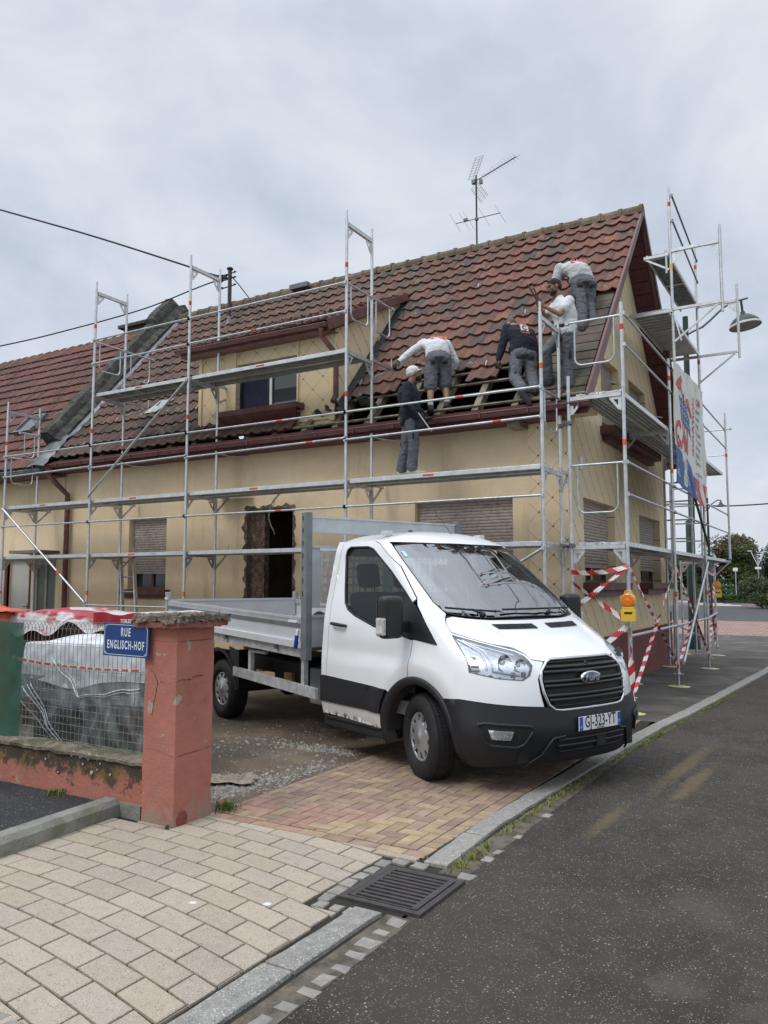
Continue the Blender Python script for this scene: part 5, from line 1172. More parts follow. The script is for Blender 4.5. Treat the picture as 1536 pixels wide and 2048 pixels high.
fen = X_(arch(AR, radians(103.5), radians(48), 9))+[(-.90, .738), (-.791, .730), (-.521, .705), (-.29, .686), (-.31, .80), (-.312, .895), (-.285, .97), (-.245, 1.022), (-.312, 1.038), (-.322, 1.078), (-.368, 1.116), (-.5, 1.163), (-.6, 1.203), (-.705, 1.242), (-.692, 1.308), (-.64, 1.362), (-.60, 1.392), (-.655, 1.482), (-.672, 1.624), (-.712, 1.819), (-.755, 2.02), (-.80, 2.06)]+X_([(-.80, 2.068), (-.92, 2.074), (-.795, 2.034), (-.425, 1.809), (-.108, 1.524), (-.07, 1.46), (.24, 1.139), (-.08, 1.168), (-.09, 1.03), (-.105, .95)])
for mir in (False, True):
    b = MB(); panel(b, fen, 0, [hole_hl], mirror=mir); b.build('front_wing', PAINT, T, **TL)
    b = MB(); panel(b, door, 0, mirror=mir); d_ = b.build('door', PAINT, T, **TL)
    sg = 1 if mir else -1
    gw = XC([(-.10, 1.17), (-.26, 1.20), (-.67, 1.26), (-1.0, 1.35), (-1.12, 1.40), (-1.185, 1.465), (-1.23, 1.6), (-1.322, 1.93), (-1.318, 1.985), (-1.27, 2.012), (-.97, 2.005), (-.87, 1.978), (-.52, 1.76), (-.26, 1.573), (-.14, 1.48)])
    b = MB(); panel(b, gw, -.014, skirt=0, mirror=mir); w_ = b.build('window', SGL, d_, **TL)
    b = MB(); strip(b, gw, .012, -.006, mir, closed=True); b.build('window_seal', BLACKP, w_, **TL)
    b = MB(); panel(b, XC([(-.085, 1.455), (.235, 1.141), (-.26, 1.203), (-.30, 1.22), (-.235, 1.545), (-.12, 1.475)]), .010, mirror=mir, skirt=.02); b.build('mirror_triangle', BUMP, d_, **TL)
    b = MB()
    hp = [sur(s_of(x, 1.255), 1.255+q, o) for x, q, o in ((-1.34, .0, 0), (-1.33, 0, .035), (-1.25, -.004, .042), (-1.14, -.012, .038), (-1.12, -.013, 0))]
    hp = [Vector((p.x, -p.y, p.z)) for p in hp] if mir else hp
    b.tube(hp, [.012, .016, .018, .017, .012], 8); b.build('door_handle', BLACKP, d_, **TL)
    b = MB(); panel(b, rear, 0, mirror=mir); b.build('cab_corner', PAINT, T, **TL)
    b = MB(); panel(b, XC([(-1.52, .738), (-.43, .704), (-.49, .60), (-.52, .497), (-1.52, .497)]), .014, mirror=mir, skirt=.03); b.build('side_trim', TRIMB, T, **TL)
    b = MB(); panel(b, XC([(-1.52, .490), (-.525, .490), (-.53, .36), (-1.52, .375)]), .0, mirror=mir); b.build('sill_panel', PAINT, T, **TL)
    b = MB(); b.bbox((-1.50, min(sg*.97, sg*.70), .255), (-.47, max(sg*.97, sg*.70), .355), .02); b.bbox((-1.45, min(sg*.985, sg*.9), .335), (-.55, max(sg*.985, sg*.9), .36), .008); b.build('step', TRIMB, T, **TL)
    # wheel-arch lip
    b = MB()
    def ring(u, v): 
        an = radians(196-196*u-4); r = (.435, .45, .505, .515, .50)[int(round(v*4))]; o = (-.06, .022, .030, .012, -.01)[int(round(v*4))]
        x = r*cos(an); z = max(.24, .35+r*sin(an)); p = sur(s_of(x, z), z, o) ; return Vector((p.x, -p.y, p.z)) if mir else p
    b.grid(ring, 40, 4); b.build('wheel_arch_trim', TRIMB, T, **TL)
    b = MB(); b.grid(lambda u, v: (.437*cos(pi*u), sg*(.985-.36*v), .35+.437*sin(pi*u)), 24, 1); 
    b.box((-.5, min(sg*.62, sg*.6), .3), (.5, max(sg*.62, sg*.6), .9)); b.build('wheel_housing', DARK, T, **TL)
    # headlamp: reflector bowl, lenses, light guides, clear cover
    b = MB(); panel(b, hlT, -.025, skirt=0, mirror=mir, step=.03); hl = b.build('headlamp', mat('lamp bowl', (.80, .81, .84), .2, .7, .2, 16), T, **TL)
    def at_(s, z, o): p = sur(s, z, o); return Vector((p.x, -p.y, p.z)) if mir else p
    for s0, z0, r0 in ((-.50, 1.035, .062), (-.405, 1.015, .048)):
        n_ = nrm(s0, z0); n_ = Vector((n_.x, -n_.y, n_.z)) if mir else n_; ax = (n_*.35+Vector((1, 0, -.05))).normalized(); M = Matrix.Translation(at_(s0, z0, -.03)) @ ax.to_track_quat('Z', 'Y').to_matrix().to_4x4()
        b = MB(); b.lathe([(r0*1.12, .028), (r0*1.0, .024), (r0*.8, .0), (0, -.012)], 24, M); lr = b.build('reflector', CHROME, hl, **TL)
        b = MB(); b.sph((0, 0, .002), (r0*.45, r0*.45, .012), 16, 8, M); b.build('bulb_shield', mat('lamp lens', (.45, .47, .50), .05, .3, .1, coat=1.), lr, **TL)
    b = MB()
    for pa in ([(-.69, 1.20), (-.60, 1.115), (-.645, .975)], [(-.66, 1.195), (-.565, 1.12), (-.60, .965), (-.42, .93)], [(-.62, 1.175), (-.50, 1.13), (-.39, 1.085)]): strip(b, pa, .008, -.014, mir)
    b.build('light_guide', mat('clear guide', (.80, .82, .85), .1, .2, coat=1.), hl, **TL)
    b = MB()
    for k in range(4): strip(b, [(-.765+.012*k, .965+.032*k), (-.70+.008*k, .968+.032*k)], .010, -.018, mir)
    for k in range(2): strip(b, [(-.47+.07*k, .915), (-.46+.07*k, .955)], .02, -.024, mir, n=8)
    b.build('indicator', mat('dim amber', (.20, .14, .13), .2, .3, coat=1.), hl, **TL)
    b = MB(); strip(b, hlT, .006, -.004, mir, closed=True); b.build('lamp_seal', mat('grey rim', (.12, .125, .13), .3, .4), hl, **TL)
    b = MB(); panel(b, hlT, .0, skirt=0, mirror=mir, step=.03); b.build('lamp_cover', glassmat('lamp cover', (.93, .95, .97), .05) if not mir else bpy.data.materials['lamp cover'], hl, **TL)
    # fog lamp recess
    fo = [(-.755, .558), (-.70, .572), (-.40, .548), (-.375, .525), (-.44, .415), (-.48, .395), (-.66, .410), (-.70, .43)]
    b = MB(); panel(b, fo, .040, skirt=.0, mirror=mir, step=.03, fn=lambda a, z: -.0); fg = b.build('fog_lamp', mat('recess black', (.008, .008, .009), .7), T, **TL)
    b = MB(); strip(b, fo, .014, .036, mir, closed=True); b.build('bezel', BUMP, fg, **TL)
    b = MB(); panel(b, [(-.68, .528), (-.51, .515), (-.53, .458), (-.655, .465)], .050, mirror=mir, step=.02, skirt=.01); b.build('lens', mat('fog lens', (.50, .52, .54), .12, .6, .5, 60), fg, **TL)
def mirrorpts(P_): return P_+[(-s, z) for s, z in P_[::-1]]
hood = mirrorpts([(0, 1.048), (-.12, 1.046), (-.238, 1.030), (-.308, 1.047), (-.315, 1.082), (-.362, 1.124), (-.5, 1.172), (-.6, 1.212), (-.698, 1.25), (-.685, 1.308), (-.632, 1.355), (-.56, 1.368), (-.455, 1.352), (-.275, 1.335), (0, 1.33)][::1])
b = MB(); panel(b, hood, .0, fn=lambda a, z: .014*math.exp(-((abs(a)-.42-(z-1.05)*.5)/.07)**2)*min(1, max(0, (z-1.06)/.08))*max(0, min(1, (1.34-z)/.05))); bn = b.build('bonnet', PAINT, T, **TL)
for sg in (1, -1):
    b = MB(); panel(b, [(sg*-.315, 1.300), (sg*-.035, 1.296), (sg*-.035, 1.262), (sg*-.30, 1.266)], .009, skirt=.004, step=.03, fn=lambda a, z: .0); v_ = b.build('bonnet_vent', BLACKP, bn, **TL)
    b = MB()
    for k in range(4): strip(b, [(sg*-.30, 1.270+k*.008), (sg*-.045, 1.268+k*.008)], .0022, .010)
    b.build('vent_slats', BUMP, v_, **TL)
gl = mirrorpts([(0, 1.362), (-.141, 1.358), (-.275, 1.355), (-.455, 1.376), (-.55, 1.392), (-.60, 1.415), (-.655, 1.49), (-.672, 1.624), (-.705, 1.819), (-.735, 1.98), (-.715, 2.012), (-.4, 2.036), (0, 2.045)])
gi = mirrorpts([(0, 1.395), (-.275, 1.392), (-.455, 1.41), (-.56, 1.43), (-.625, 1.50), (-.648, 1.63), (-.68, 1.82), (-.705, 1.955), (-.68, 1.985), (-.4, 2.005), (0, 2.015)])
b = MB(); panel(b, gl, -.004, skirt=0, step=.08); ws = b.build('windscreen', WGL, T, **TL)
b = MB(); panel(b, gl, -.009, [gi], step=.1, skirt=.012); b.build('black_border', mat('black ceramic', (.012, .012, .013), .25), ws, **TL)
b = MB(); strip(b, gl, .007, -.004, closed=True); b.build('windscreen_seal', BLACKP, ws, **TL)
b = MB(); panel(b, mirrorpts([(0, 1.333), (-.275, 1.338), (-.455, 1.356), (-.57, 1.372), (-.625, 1.36), (-.62, 1.39), (-.55, 1.388), (-.455, 1.372), (-.275, 1.352), (0, 1.359)]), -.016, skirt=.01); b.build('cowl', BLACKP, T, **TL)
b = MB(); panel(b, [(-.655, 1.95), (-.60, 1.955), (-.59, 1.90), (-.645, 1.895)], .0, skirt=0, step=.03); b.build('windscreen_sticker', mat('pale blue sticker', (.45, .68, .74), .5, var=.3, scale=40), ws, **TL)
for (pv, en) in (((-.30, 1.365), [(-.585, 1.425), (-.18, 1.385)]), ((.17, 1.37), [(-.12, 1.40), (.50, 1.40)])):
    b = MB(); strip(b, [pv, (en[0][0]*.45+en[1][0]*.55, en[0][1]*.45+en[1][1]*.55+.0)], .011, .03); strip(b, en, .009, .026); p = sur(*pv, .02); b.sph(p, .022, 10, 6); b.build('wiper', BLACKP, ws, **TL)
# bumper and grille
bt = [(0, .655), (-.20, .652), (-.275, .682), (-.521, .700), (-.791, .724), (-.90, .732)]
bump = [(s, z) for s, z in bt]+X_(arch(AR, radians(47), radians(12), 6)+[(.49, .40), (.47, .27)])+[(-.80, .235), (-.5, .235), (-.3, .262), (0, .262)]
def bfn(a, z): return .012+.018*math.exp(-((z-.46)/.16)**2)+(.02*math.exp(-((z-.27)/.05)**2)*math.exp(-(a/.45)**4))
b = MB(); panel(b, mirrorpts(bump), 0, step=.04, skirt=.05, fn=bfn); bp_ = b.build('bumper', BUMP, T, **TL)
IN = mirrorpts([(0, .436), (-.16, .452), (-.215, .448), (-.235, .40), (-.215, .335), (0, .325)])
b = MB(); panel(b, IN, .034, skirt=0, step=.04); ik = b.build('lower_intake', mat('recess black', (.008, .008, .009)), bp_, **TL)
b = MB(); strip(b, [(-.22, .435), (.22, .435)], .009, .038); strip(b, [(-.22, .388), (.22, .388)], .013, .040); strip(b, [(-.21, .345), (.21, .345)], .008, .038)
for s0 in (-.32, .32): strip(b, [(s0*1.35, .25), (s0*1.0, .33), (s0*.78, .45), (s0*.55, .462)], .010, .036)
p = sur(.03, .40, .045); b.bbox((p.x-.02, p.y-.055, p.z-.05), (p.x+.006, p.y+.055, p.z+.04), .005); b.build('intake_bars', BUMP, ik, **TL)
GR = mirrorpts([(0, 1.036), (-.20, 1.034), (-.235, 1.015), (-.285, .955), (-.298, .895), (-.292, .80), (-.262, .70), (-.225, .658), (-.18, .650), (0, .650)])
b = MB(); panel(b, GR, -.012, skirt=0, step=.05); gr = b.build('grille', mat('grille black', (.006, .006, .007), .6), T, **TL)
b = MB(); strip(b, GR, .0125, .010, closed=True, n=8); b.build('chrome_surround', CHROME, gr, **TL)
b = MB()
def sl(z, r, o=.012, lim=None):
    xs = [p[0] for p in GR]; k = 0.0
    for (s0, z0), (s1, z1) in zip(GR[:10], GR[1:10]):
        if min(z0, z1) <= z <= max(z0, z1) and abs(z1-z0) > 1e-6: k = max(k, abs(s0+(s1-s0)*(z-z0)/(z1-z0)))
    k -= .012; strip(b, [(-k, z), (-k*.5, z), (k*.5, z), (k, z)], r, o, n=6)
for z in (.978, .944, .872, .838, .766, .732): sl(z, .0145, .010)
for z in (1.018, .685): sl(z, .006, .0)
b.build('grille_bars', mat('grille bar plastic', (.026, .026, .028), .28), gr, **TL)
b = MB(); b.sph(sur(.0, .992, .014), .018, 12, 8); b.build('grille_camera', BLACKP, gr, **TL)
def onface(s, z, o): 
    p = sur(s, z, o); n = nrm(s, z); return Matrix.Translation(p) @ Matrix(((0, 0, 1, 0), (1, 0, 0, 0), (0, 1, 0, 0), (0, 0, 0, 1)))   # x->+y, y->+z, z->+x
ME = onface(0, .882, .030)
b = MB(); b.lathe([(0, .012), (.112, .010), (.118, .004), (.118, -.02)], 40, ME @ Matrix.Diagonal((1, .44, 1, 1))); bd = b.build('badge', CHROME, gr, **TL)
b = MB(); b.lathe([(0, .016), (.104, .013), (.106, .008)], 40, ME @ Matrix.Diagonal((1, .41, 1, 1))); b.build('badge_field', mat('dark blue enamel', (.012, .022, .07), .15, coat=1.), bd, **TL)
o = text_mesh('badge_script', 'Ford', .078, mat('silver script', (.75, .76, .78), .2, .8), None, ME @ Matrix.Translation((0, -.001, .0165)), 1.15, .35, .001); o.parent = bd
b = MB(); Mp = onface(.012, .537, .045) @ Matrix.Rotation(radians(0), 4, 'X'); b.bbox((-.26, -.055, 0), (.26, .055, .008), .002, Mp); pl = b.build('number_plate', mat('plate white', (.74, .75, .74), .35, var=.02), T, **TL)
b = MB(); b.box((-.258, -.053, .0082), (-.216, .053, .0092), Mp); b.build('plate_band', mat('plate blue', (.02, .10, .42), .4), pl, **TL); b = MB(); b.box((.222, -.053, .0082), (.258, .053, .0092), Mp); b.build('plate_band', mat('plate blue', (.02, .10, .42), .4), pl, **TL)
PK = mat('plate black', (.012, .012, .014), .5)
for body, x, y, sz, sx_, m_ in (('GJ-323-YT', .002, .006, .128, .66, PK), ('F', -.237, -.028, .03, 1, WHITE), ('57', .240, -.018, .028, .9, WHITE), ('UTILITAIRES', 0, -.046, .016, 1, PK)):
    o = text_mesh('plate_text', body, sz, m_, None, Mp @ Matrix.Translation((x, y, .0095)), sx_, 0, .0009 if sz > .05 else 0, 'CENTER', .0006, 1.07); o.parent = pl
# roof
b = MB(); NS = 56
def rk(k):
    t = k/NS
    L_ = 1+(itp(2.045, XFt)-itp(2.045, DDt)+1.52)
    s = -L_+2*L_*t; return sur0(s, 2.045)
def rfn(u, v):
    p = rk(round(u*NS)); c = Vector((-1.52+.05, p.y*.0, 2.18)) ; c = Vector((max(min(p.x, -1.0), -1.5), 0, 2.18)); t = v
    q = p.lerp(c, t); q.z = 2.045+.135*(1-(1-t)**2.6)*(1-.10*max(0, (q.x+1.1))); return q+Vector((0, 0, .0))
b.grid(rfn, NS, 12); b.add([rfn(0, v/12) for v in range(13)]+[rfn(1, v/12) for v in range(13)], [(v, v+1, 13+v+1, 13+v) for v in range(12)]); rf_ = b.build('cab_roof', PAINT, T, **TL)
for y in (-.62, .62):
    b = MB(); b.bbox((-.98, y-.04, 2.125), (-.88, y+.04, 2.165), .012); b.build('marker_lamp', mat('grey lamp', (.55, .56, .56), .4), rf_, **TL)
b = MB(); b.lathe([(.045, 0), (.035, .02), (.014, .05), (0, .052)], 14, Matrix.Translation((-1.33, 0, 2.17))); b.tube([(-.78, .12, 2.13), (-1.15, .18, 2.42)], [.004, .002], 5); b.build('aerial', BLACKP, rf_, **TL)
# cab rear wall with window
b = MB(); Wr = lambda z: itp(z, WWt)
for z0, z1, holes in ((.36, 1.42, 0), (1.42, 1.93, 1), (1.93, 2.05, 0)):
    n = 6
    for k in range(n):
        a = z0+(z1-z0)*k/n; c = z0+(z1-z0)*(k+1)/n
        for y0, y1 in (((-1, 1),) if not holes else ((-1, -.68), (.68, 1))): 
            f = lambda t, z: (t*Wr(z) if abs(t) == 1 else t)
            b.add([(-1.52, f(y0, a), a), (-1.52, f(y1, a), a), (-1.52, f(y1, c), c), (-1.52, f(y0, c), c)], [(0, 1, 2, 3)])
b.build('cab_rear', PAINT, T, **TL)
b = MB()
b.add([(-1.515, -.68, 1.42), (-1.515, .68, 1.42), (-1.515, .68, 1.93), (-1.515, -.68, 1.93)], [(0, 1, 2, 3)]); b.build('rear_window', WGL, T, **TL)
# interior
INT = mat('interior plastic', (.022, .023, .025), .7, var=.2); SEAT = mat('seat cloth', (.028, .030, .034), .9, var=.25, scale=40)
b = MB(); b.box((-1.50, -.90, .50), (.30, .90, .62)); b.grid(lambda u, v: (.30-.52*v, -.84+1.68*u, 1.10+.20*sin(v*pi*.5)+.03*sin(u*9)*v), 20, 8); b.add([(-.22, -.84, 1.30), (-.22, .84, 1.30), (-.30, .84, .7), (-.30, -.84, .7)], [(0, 1, 2, 3)]); b.build('dashboard', mat('dashboard grey', (.11, .115, .12), .75, var=.2), T, **TL)
for y, w__ in ((-.52, .46), (-.06, .42), (.50, .50)):
    b = MB(); b.bbox((-1.22, y-w__/2, .72), (-.72, y+w__/2, .98), .06); M = Matrix.Translation((-1.22, y, .95)) @ Matrix.Rotation(radians(-12), 4, 'Y'); b.bbox((-.07, -w__/2, 0), (.08, w__/2, .62), .05, M); b.bbox((-.05, -.12, .67), (.06, .12, .92), .045, M); b.tube([M @ Vector((0, -.06, .6)), M @ Vector((0, -.06, .7))], .008, 6); b.tube([M @ Vector((0, .06, .6)), M @ Vector((0, .06, .7))], .008, 6); b.build('seat', SEAT, T, **TL)
b = MB(); M = Matrix.Translation((-.48, .50, 1.22)) @ Matrix.Rotation(radians(-62), 4, 'Y') @ Matrix.Rotation(0, 4, 'Z')
b.tube([M @ Vector((.19*cos(a*pi/12), .19*sin(a*pi/12), 0)) for a in range(25)], .015, 8)
for a in (0, 2.1, 4.2): b.beam(M @ Vector((0, 0, -.02)), M @ Vector((.18*cos(a), .18*sin(a), 0)), .04, .015)
b.tube([M @ Vector((0, 0, 0)), M @ Vector((0, 0, -.25))], .03, 8); b.build('steering_wheel', INT, T, **TL)
b = MB(); b.bbox((-.62, -.10, 1.90), (-.57, .14, 1.965), .01); b.tube([(-.6, 0, 1.95), (-.58, 0, 2.0)], .01, 6); b.build('rear_view_mirror', BLACKP, T, **TL)
b = MB(); b.grid(lambda u, v: (-1.46+.8*v, -.7+1.4*u, 2.03+.03*sin(u*pi)), 8, 4); b.build('headliner', mat('headliner', (.30, .31, .31), .9), T, **TL)
for y in (-.9, .9):
    b = MB(); sg = 1 if y > 0 else -1; b.add([(-1.42, y, .7), (-.15, y, .7), (-.1, y-.0*sg, 1.16), (-.67, y, 1.25), (-1.2, y, 1.42), (-1.42, y, 1.4)], [(0, 1, 2, 3, 4, 5)]); b.build('door_lining', INT, T, **TL)
# door mirrors
for sg in (-1, 1):
    t_ = MB(); cx, cy, cz = -.17, sg*1.17, 1.36
    v = []; f = []
    t_.bbox((cx-.045, cy-.105, cz-.18), (cx+.085, cy+.115 if sg < 0 else cy+.105, cz+.185), .062, None, 6)
    mi = t_.build('door_mirror', mat('mirror housing', (.016, .016, .018), .5, bump=.1, bscale=200), T, **TL)
    b = MB(); b.bbox((cx-.035, min(sg*1.07, sg*.93), cz-.13), (cx+.035, max(sg*1.07, sg*.93), cz-.03), .02); b.build('mirror_arm', BUMP, mi, **TL)
    b = MB(); yy = cy+sg*.085; b.bbox((cx-.03, min(yy, yy+sg*.035), cz-.15), (cx+.082, max(yy, yy+sg*.035), cz-.0), .016); b.build('indicator_lens', mat('clear indicator', (.55, .52, .50), .12, .2, .3, 50, coat=1.), mi, **TL)
    b = MB(); b.box((cx-.049, cy-.09, cz-.16), (cx-.0455, cy+.09, cz+.16)); b.build('mirror_glass', mat('mirror glass', (.6, .62, .65), .02, 1.), mi, **TL)
# wheels
def wheel(x, y, sg, steer, name='wheel', R_=.357, w_=.225):
    M = Matrix.Translation((x, y, R_)) @ Matrix.Rotation(steer, 4, 'Z') @ Matrix.Rotation(-sg*pi/2*-1 if False else (pi/2 if sg < 0 else -pi/2), 4, 'X')   # local +z = outboard
    h = w_/2; b = MB()
    pr = [(.205, h-.035), (.222, h-.005), (.27, h+.004), (.315, h-.004), (.340, h-.022), (.352, h-.04), (R_, h-.065)]
    full = pr+[(R_, -(h-.065))]+[(r, -z) for r, z in pr[::-1]][1:]
    b.lathe(full, 72, M); 
    wh = b.build(name, TYRE, T, **TL)
    b = MB()      # tread ribs
    for zc, ww in ((-.078, .016), (-.042, .022), (0, .026), (.042, .022), (.078, .016)):
        for k in range(72):
            a0 = 2*pi*k/72; a1 = a0+2*pi/72*.80; sh = (zc*2.2); rr = R_+.006-(.004 if abs(zc) > .06 else 0); q = []
            for a, z in ((a0+sh, zc-ww/2), (a1+sh, zc-ww/2), (a1+sh+.02, zc+ww/2), (a0+sh+.02, zc+ww/2)):
                for r in (R_-.002, rr): q.append(M @ Vector((r*cos(a), r*sin(a), z)))
            b.add(q, [(1, 3, 5, 7), (0, 1, 7, 6), (2, 3, 1, 0), (4, 5, 3, 2), (6, 7, 5, 4)])
    b.build('tread', TYRE, wh, **TL)
    b = MB(); b.lathe([(.204, h-.04), (.198, h-.03), (.195, -.05), (.0, -.05)], 36, M); b.build('rim', mat('rim dark', (.03, .03, .032), .5, .4), wh, **TL)
    b = MB(); z0 = h-.032; b.lathe([(0, z0+.022), (.03, z0+.021), (.035, z0+.014), (.11, z0+.010), (.135, z0+.004), (.135, z0-.01)], 40, M, True)
    b.lathe([(.182, z0-.004), (.186, z0+.006), (.200, z0+.008), (.209, z0-.004), (.209, z0-.015)], 48, M)
    for k in range(10):
        a = 2*pi*k/10+.15; wd0, wd1 = (.022, .042) if k % 2 else (.026, .020)
        q = [M @ Vector((r*cos(a)-t*sin(a), r*sin(a)+t*cos(a), z)) for r, t, z in ((.12, -wd0, z0+.008), (.12, wd0, z0+.008), (.19, wd1*.8, z0+.005), (.19, -wd1*.8, z0+.005))]
        q2 = [p-(M.to_3x3() @ Vector((0, 0, 1)))*.02 for p in q]
        b.add(q+q2, [(0, 1, 2, 3), (0, 3, 7, 4), (1, 5, 6, 2)])
    b.build('hubcap', HUBC, wh, **TL)
for x, st_, yy in ((0, radians(-15), .865), (-3.88, 0, .865)):
    for sg in (-1, 1): wheel(x, sg*yy, sg, st_)
# chassis
b = MB()
for y in (-.42, .42): b.box((-5.3, y-.04, .56), (-.3, y+.04, .74))
for x in (-1.9, -2.8, -3.6, -4.4, -5.2): b.box((x-.04, -.38, .60), (x+.04, .38, .70))
b.box((-3.92, -.78, .30), (-3.84, .78, .38)); b.sph((-3.88, 0, .35), .15, 12, 8); b.tube([(-3.8, 0, .38), (-1.2, 0, .45)], .04, 8)
b.build('chassis_frame', mat('chassis black', (.012, .012, .013), .6, var=.4), T, **TL)
b = MB(); b.bbox((-2.2, -.72, .36), (-1.75, -.47, .74), .02); b.build('tank', mat('grey tank', (.25, .26, .26), .5, .2), T, **TL)
b = MB(); b.bbox((-2.95, -.74, .52), (-2.35, -.47, .78), .02); b.build('battery_box', BLACKP, T, **TL)
b = MB(); b.bbox((-2.62, -.80, .50), (-2.45, -.745, .66), .01); b.build('valve_block', mat('dull brass', (.28, .20, .10), .5, .4, .4), T, **TL)
b = MB(); b.box((-1.49, -.74, .36), (-.45, .74, .50)); b.box((.5, -.7, .26), (.9, .7, .40)); b.build('underbody', BLACKP, T, **TL)
for sg in (-1, 1):
    b = MB(); y = sg*1.0
    p0, p1 = (-3.46, y, .615), (-1.60, y, .545); b.beam(p0, p1, .035, .105); b.beam((-3.12, y-sg*.05, .60), (-3.12, y-sg*.05, .88), .05, .06, (1, 0, 0)); b.beam((-1.92, y-sg*.05, .57), (-1.92, y-sg*.05, .88), .05, .06, (1, 0, 0)); b.beam((-3.15, y-sg*.05, .87), (-2.75, y-sg*.05, .87), .04, .03); b.build('side_guard', mat('dull aluminium', (.55, .56, .56), .5, .35, .25, 12), T, **TL)
    b = MB()
    def mg(u, v):
        an = radians(-8+196*u); r = .47; x = -3.88+r*cos(an)*1.0; z = .36+r*sin(an)*.98
        return (x, sg*(.70+.31*v), max(z, .40))
    b.grid(mg, 24, 2); b.add([(-3.41, sg*1.005, .40), (-3.33, sg*1.005, .40), (-3.33, sg*1.005, .86), (-3.6, sg*1.005, .90), (-3.55, sg*1.005, .75)], [(0, 1, 2, 3, 4)]); b.grid(lambda u, v: mg(u, 1) if v < .5 else (mg(u, 1)[0]+.045*cos(radians(-8+196*u)), sg*1.012, mg(u, 1)[2]+.045*max(0, sin(radians(-8+196*u)))), 24, 1)
    b.build('rear_mudguard', BLACKP, T, **TL)
# bed
BED = mat('bed grey', (.60, .61, .63), .45, .25, .06, 4); BEDL = mat('bed light alloy', (.74, .75, .76), .38, .3, .06, 6); GREYS = mat('galvanised post grey', (.20, .22, .23), .5, .4, .15, 10)
def bz(x): return (-x-1.75)*.030
x0, x1 = -1.80, -5.46
def bedbar(b, ya, yb, z0, z1, xa=x0, xb=x1, bev=.0):
    v = [(xa, ya, z0+bz(xa)), (xb, ya, z0+bz(xb)), (xb, yb, z0+bz(xb)), (xa, yb, z0+bz(xa)), (xa, ya, z1+bz(xa)), (xb, ya, z1+bz(xb)), (xb, yb, z1+bz(xb)), (xa, yb, z1+bz(xa))]
    b.add(v, [(0, 3, 2, 1), (4, 5, 6, 7), (0, 1, 5, 4), (1, 2, 6, 5), (2, 3, 7, 6), (3, 0, 4, 7)])
for sg in (-1, 1):
    b = MB(); bedbar(b, sg*1.02, sg*1.045, 1.03, 1.275); sp = b.build('side_panel', BED, T, **TL)
    b = MB(); bedbar(b, sg*1.0, sg*1.06, 1.276, 1.30); bedbar(b, sg*1.0, sg*1.052, 1.235, 1.275); b.build('top_rail', mat('rail alloy', (.62, .63, .64), .35, .6, .1), sp, **TL)
    b = MB(); bedbar(b, sg*1.046, sg*1.058, 1.195, 1.232); b.build('rail_dark_strip', mat('dark alloy strip', (.17, .18, .185), .5, .4), sp, **TL)  # dark grey lip of the side profile, below the top rail
    b = MB(); bedbar(b, sg*1.0, sg*1.075, .985, 1.055); b.build('lower_ridge', BEDL, sp, **TL)
    b = MB(); bedbar(b, sg*.98, sg*1.03, .885, .983, x0+.05, x1); b.build('bed_frame_rail', mat('dull aluminium', (.42, .43, .43)), T, **TL)
    for x in (-2.35, -3.6, -4.6):
        b = MB(); b.tube([(x, sg*1.05, .94+bz(x)), (x+.05, sg*1.06, .935+bz(x))], .012, 6); b.tube([(x, sg*1.03, .95+bz(x)), (x, sg*1.07, .95+bz(x))], .020, 8); b.build('latch', STEEL_D, T, **TL)
    b = MB(); b.bbox((-1.80, min(sg*1.0, sg*1.075), .87), (-1.70, max(sg*1.0, sg*1.075), 2.385), .006); 
    po = b.build('front_post', GREYS, T, **TL)
    b = MB()
    for k in range(7): z = 2.30-k*.13; b.box((-1.775, sg*1.0751 if sg > 0 else -1.0765, z), (-1.755, sg*1.0765 if sg > 0 else -1.0751, z+.05))
    b.build('slots', BLACKP, po, **TL)
    b = MB(); b.bbox((-5.55, min(sg*1.0, sg*1.06), .98), (-5.47, max(sg*1.0, sg*1.06), 1.53), .006); b.tube([(-5.5, sg*1.07, 1.44), (-5.42, sg*1.07, 1.42)], .02, 8); b.build('rear_post', mat('galvanised steel', (.5, .5, .5)), T, **TL)
b = MB(); b.box((-5.50, -1.0, 1.10), (-5.47, 1.0, 1.40)); b.box((-5.51, -1.0, 1.40), (-5.46, 1.0, 1.43)); b.build('tailgate', BED, T, **TL)
b = MB(); v = [(-1.75, -1.0, .96), (-1.75, 1.0, .96), (-5.46, 1.0, 1.07), (-5.46, -1.0, 1.07)]; b.add(v+[(x, y, z+.03) for x, y, z in v], [(0, 1, 2, 3), (7, 6, 5, 4), (0, 4, 5, 1), (1, 5, 6, 2), (2, 6, 7, 3), (3, 7, 4, 0)]); b.build('bed_floor', mat('bed steel', (.12, .10, .09), .7, .3, .3, 6), T, **TL)
HB_ = MB()
HB_.box((-1.755, -.999, 2.195), (-1.735, .999, 2.33)); HB_.box((-1.765, -.999, 2.33), (-1.725, .999, 2.350)); HB_.box((-1.765, -.999, 2.175), (-1.725, .999, 2.1945)); HB_.box((-1.765, -.999, 2.02), (-1.725, .999, 2.045)); HB_.box((-1.765, -.999, 1.30), (-1.725, .999, 1.325)); HB_.box((-1.765, -.999, 1.40), (-1.725, .999, 1.42))
hbp = HB_.build('headboard', mat('headboard grey', (.52, .54, .55), .45, .25, .12), T, **TL)
b = MB(); b.box((-1.75, -.999, 1.00), (-1.742, .999, 1.30))
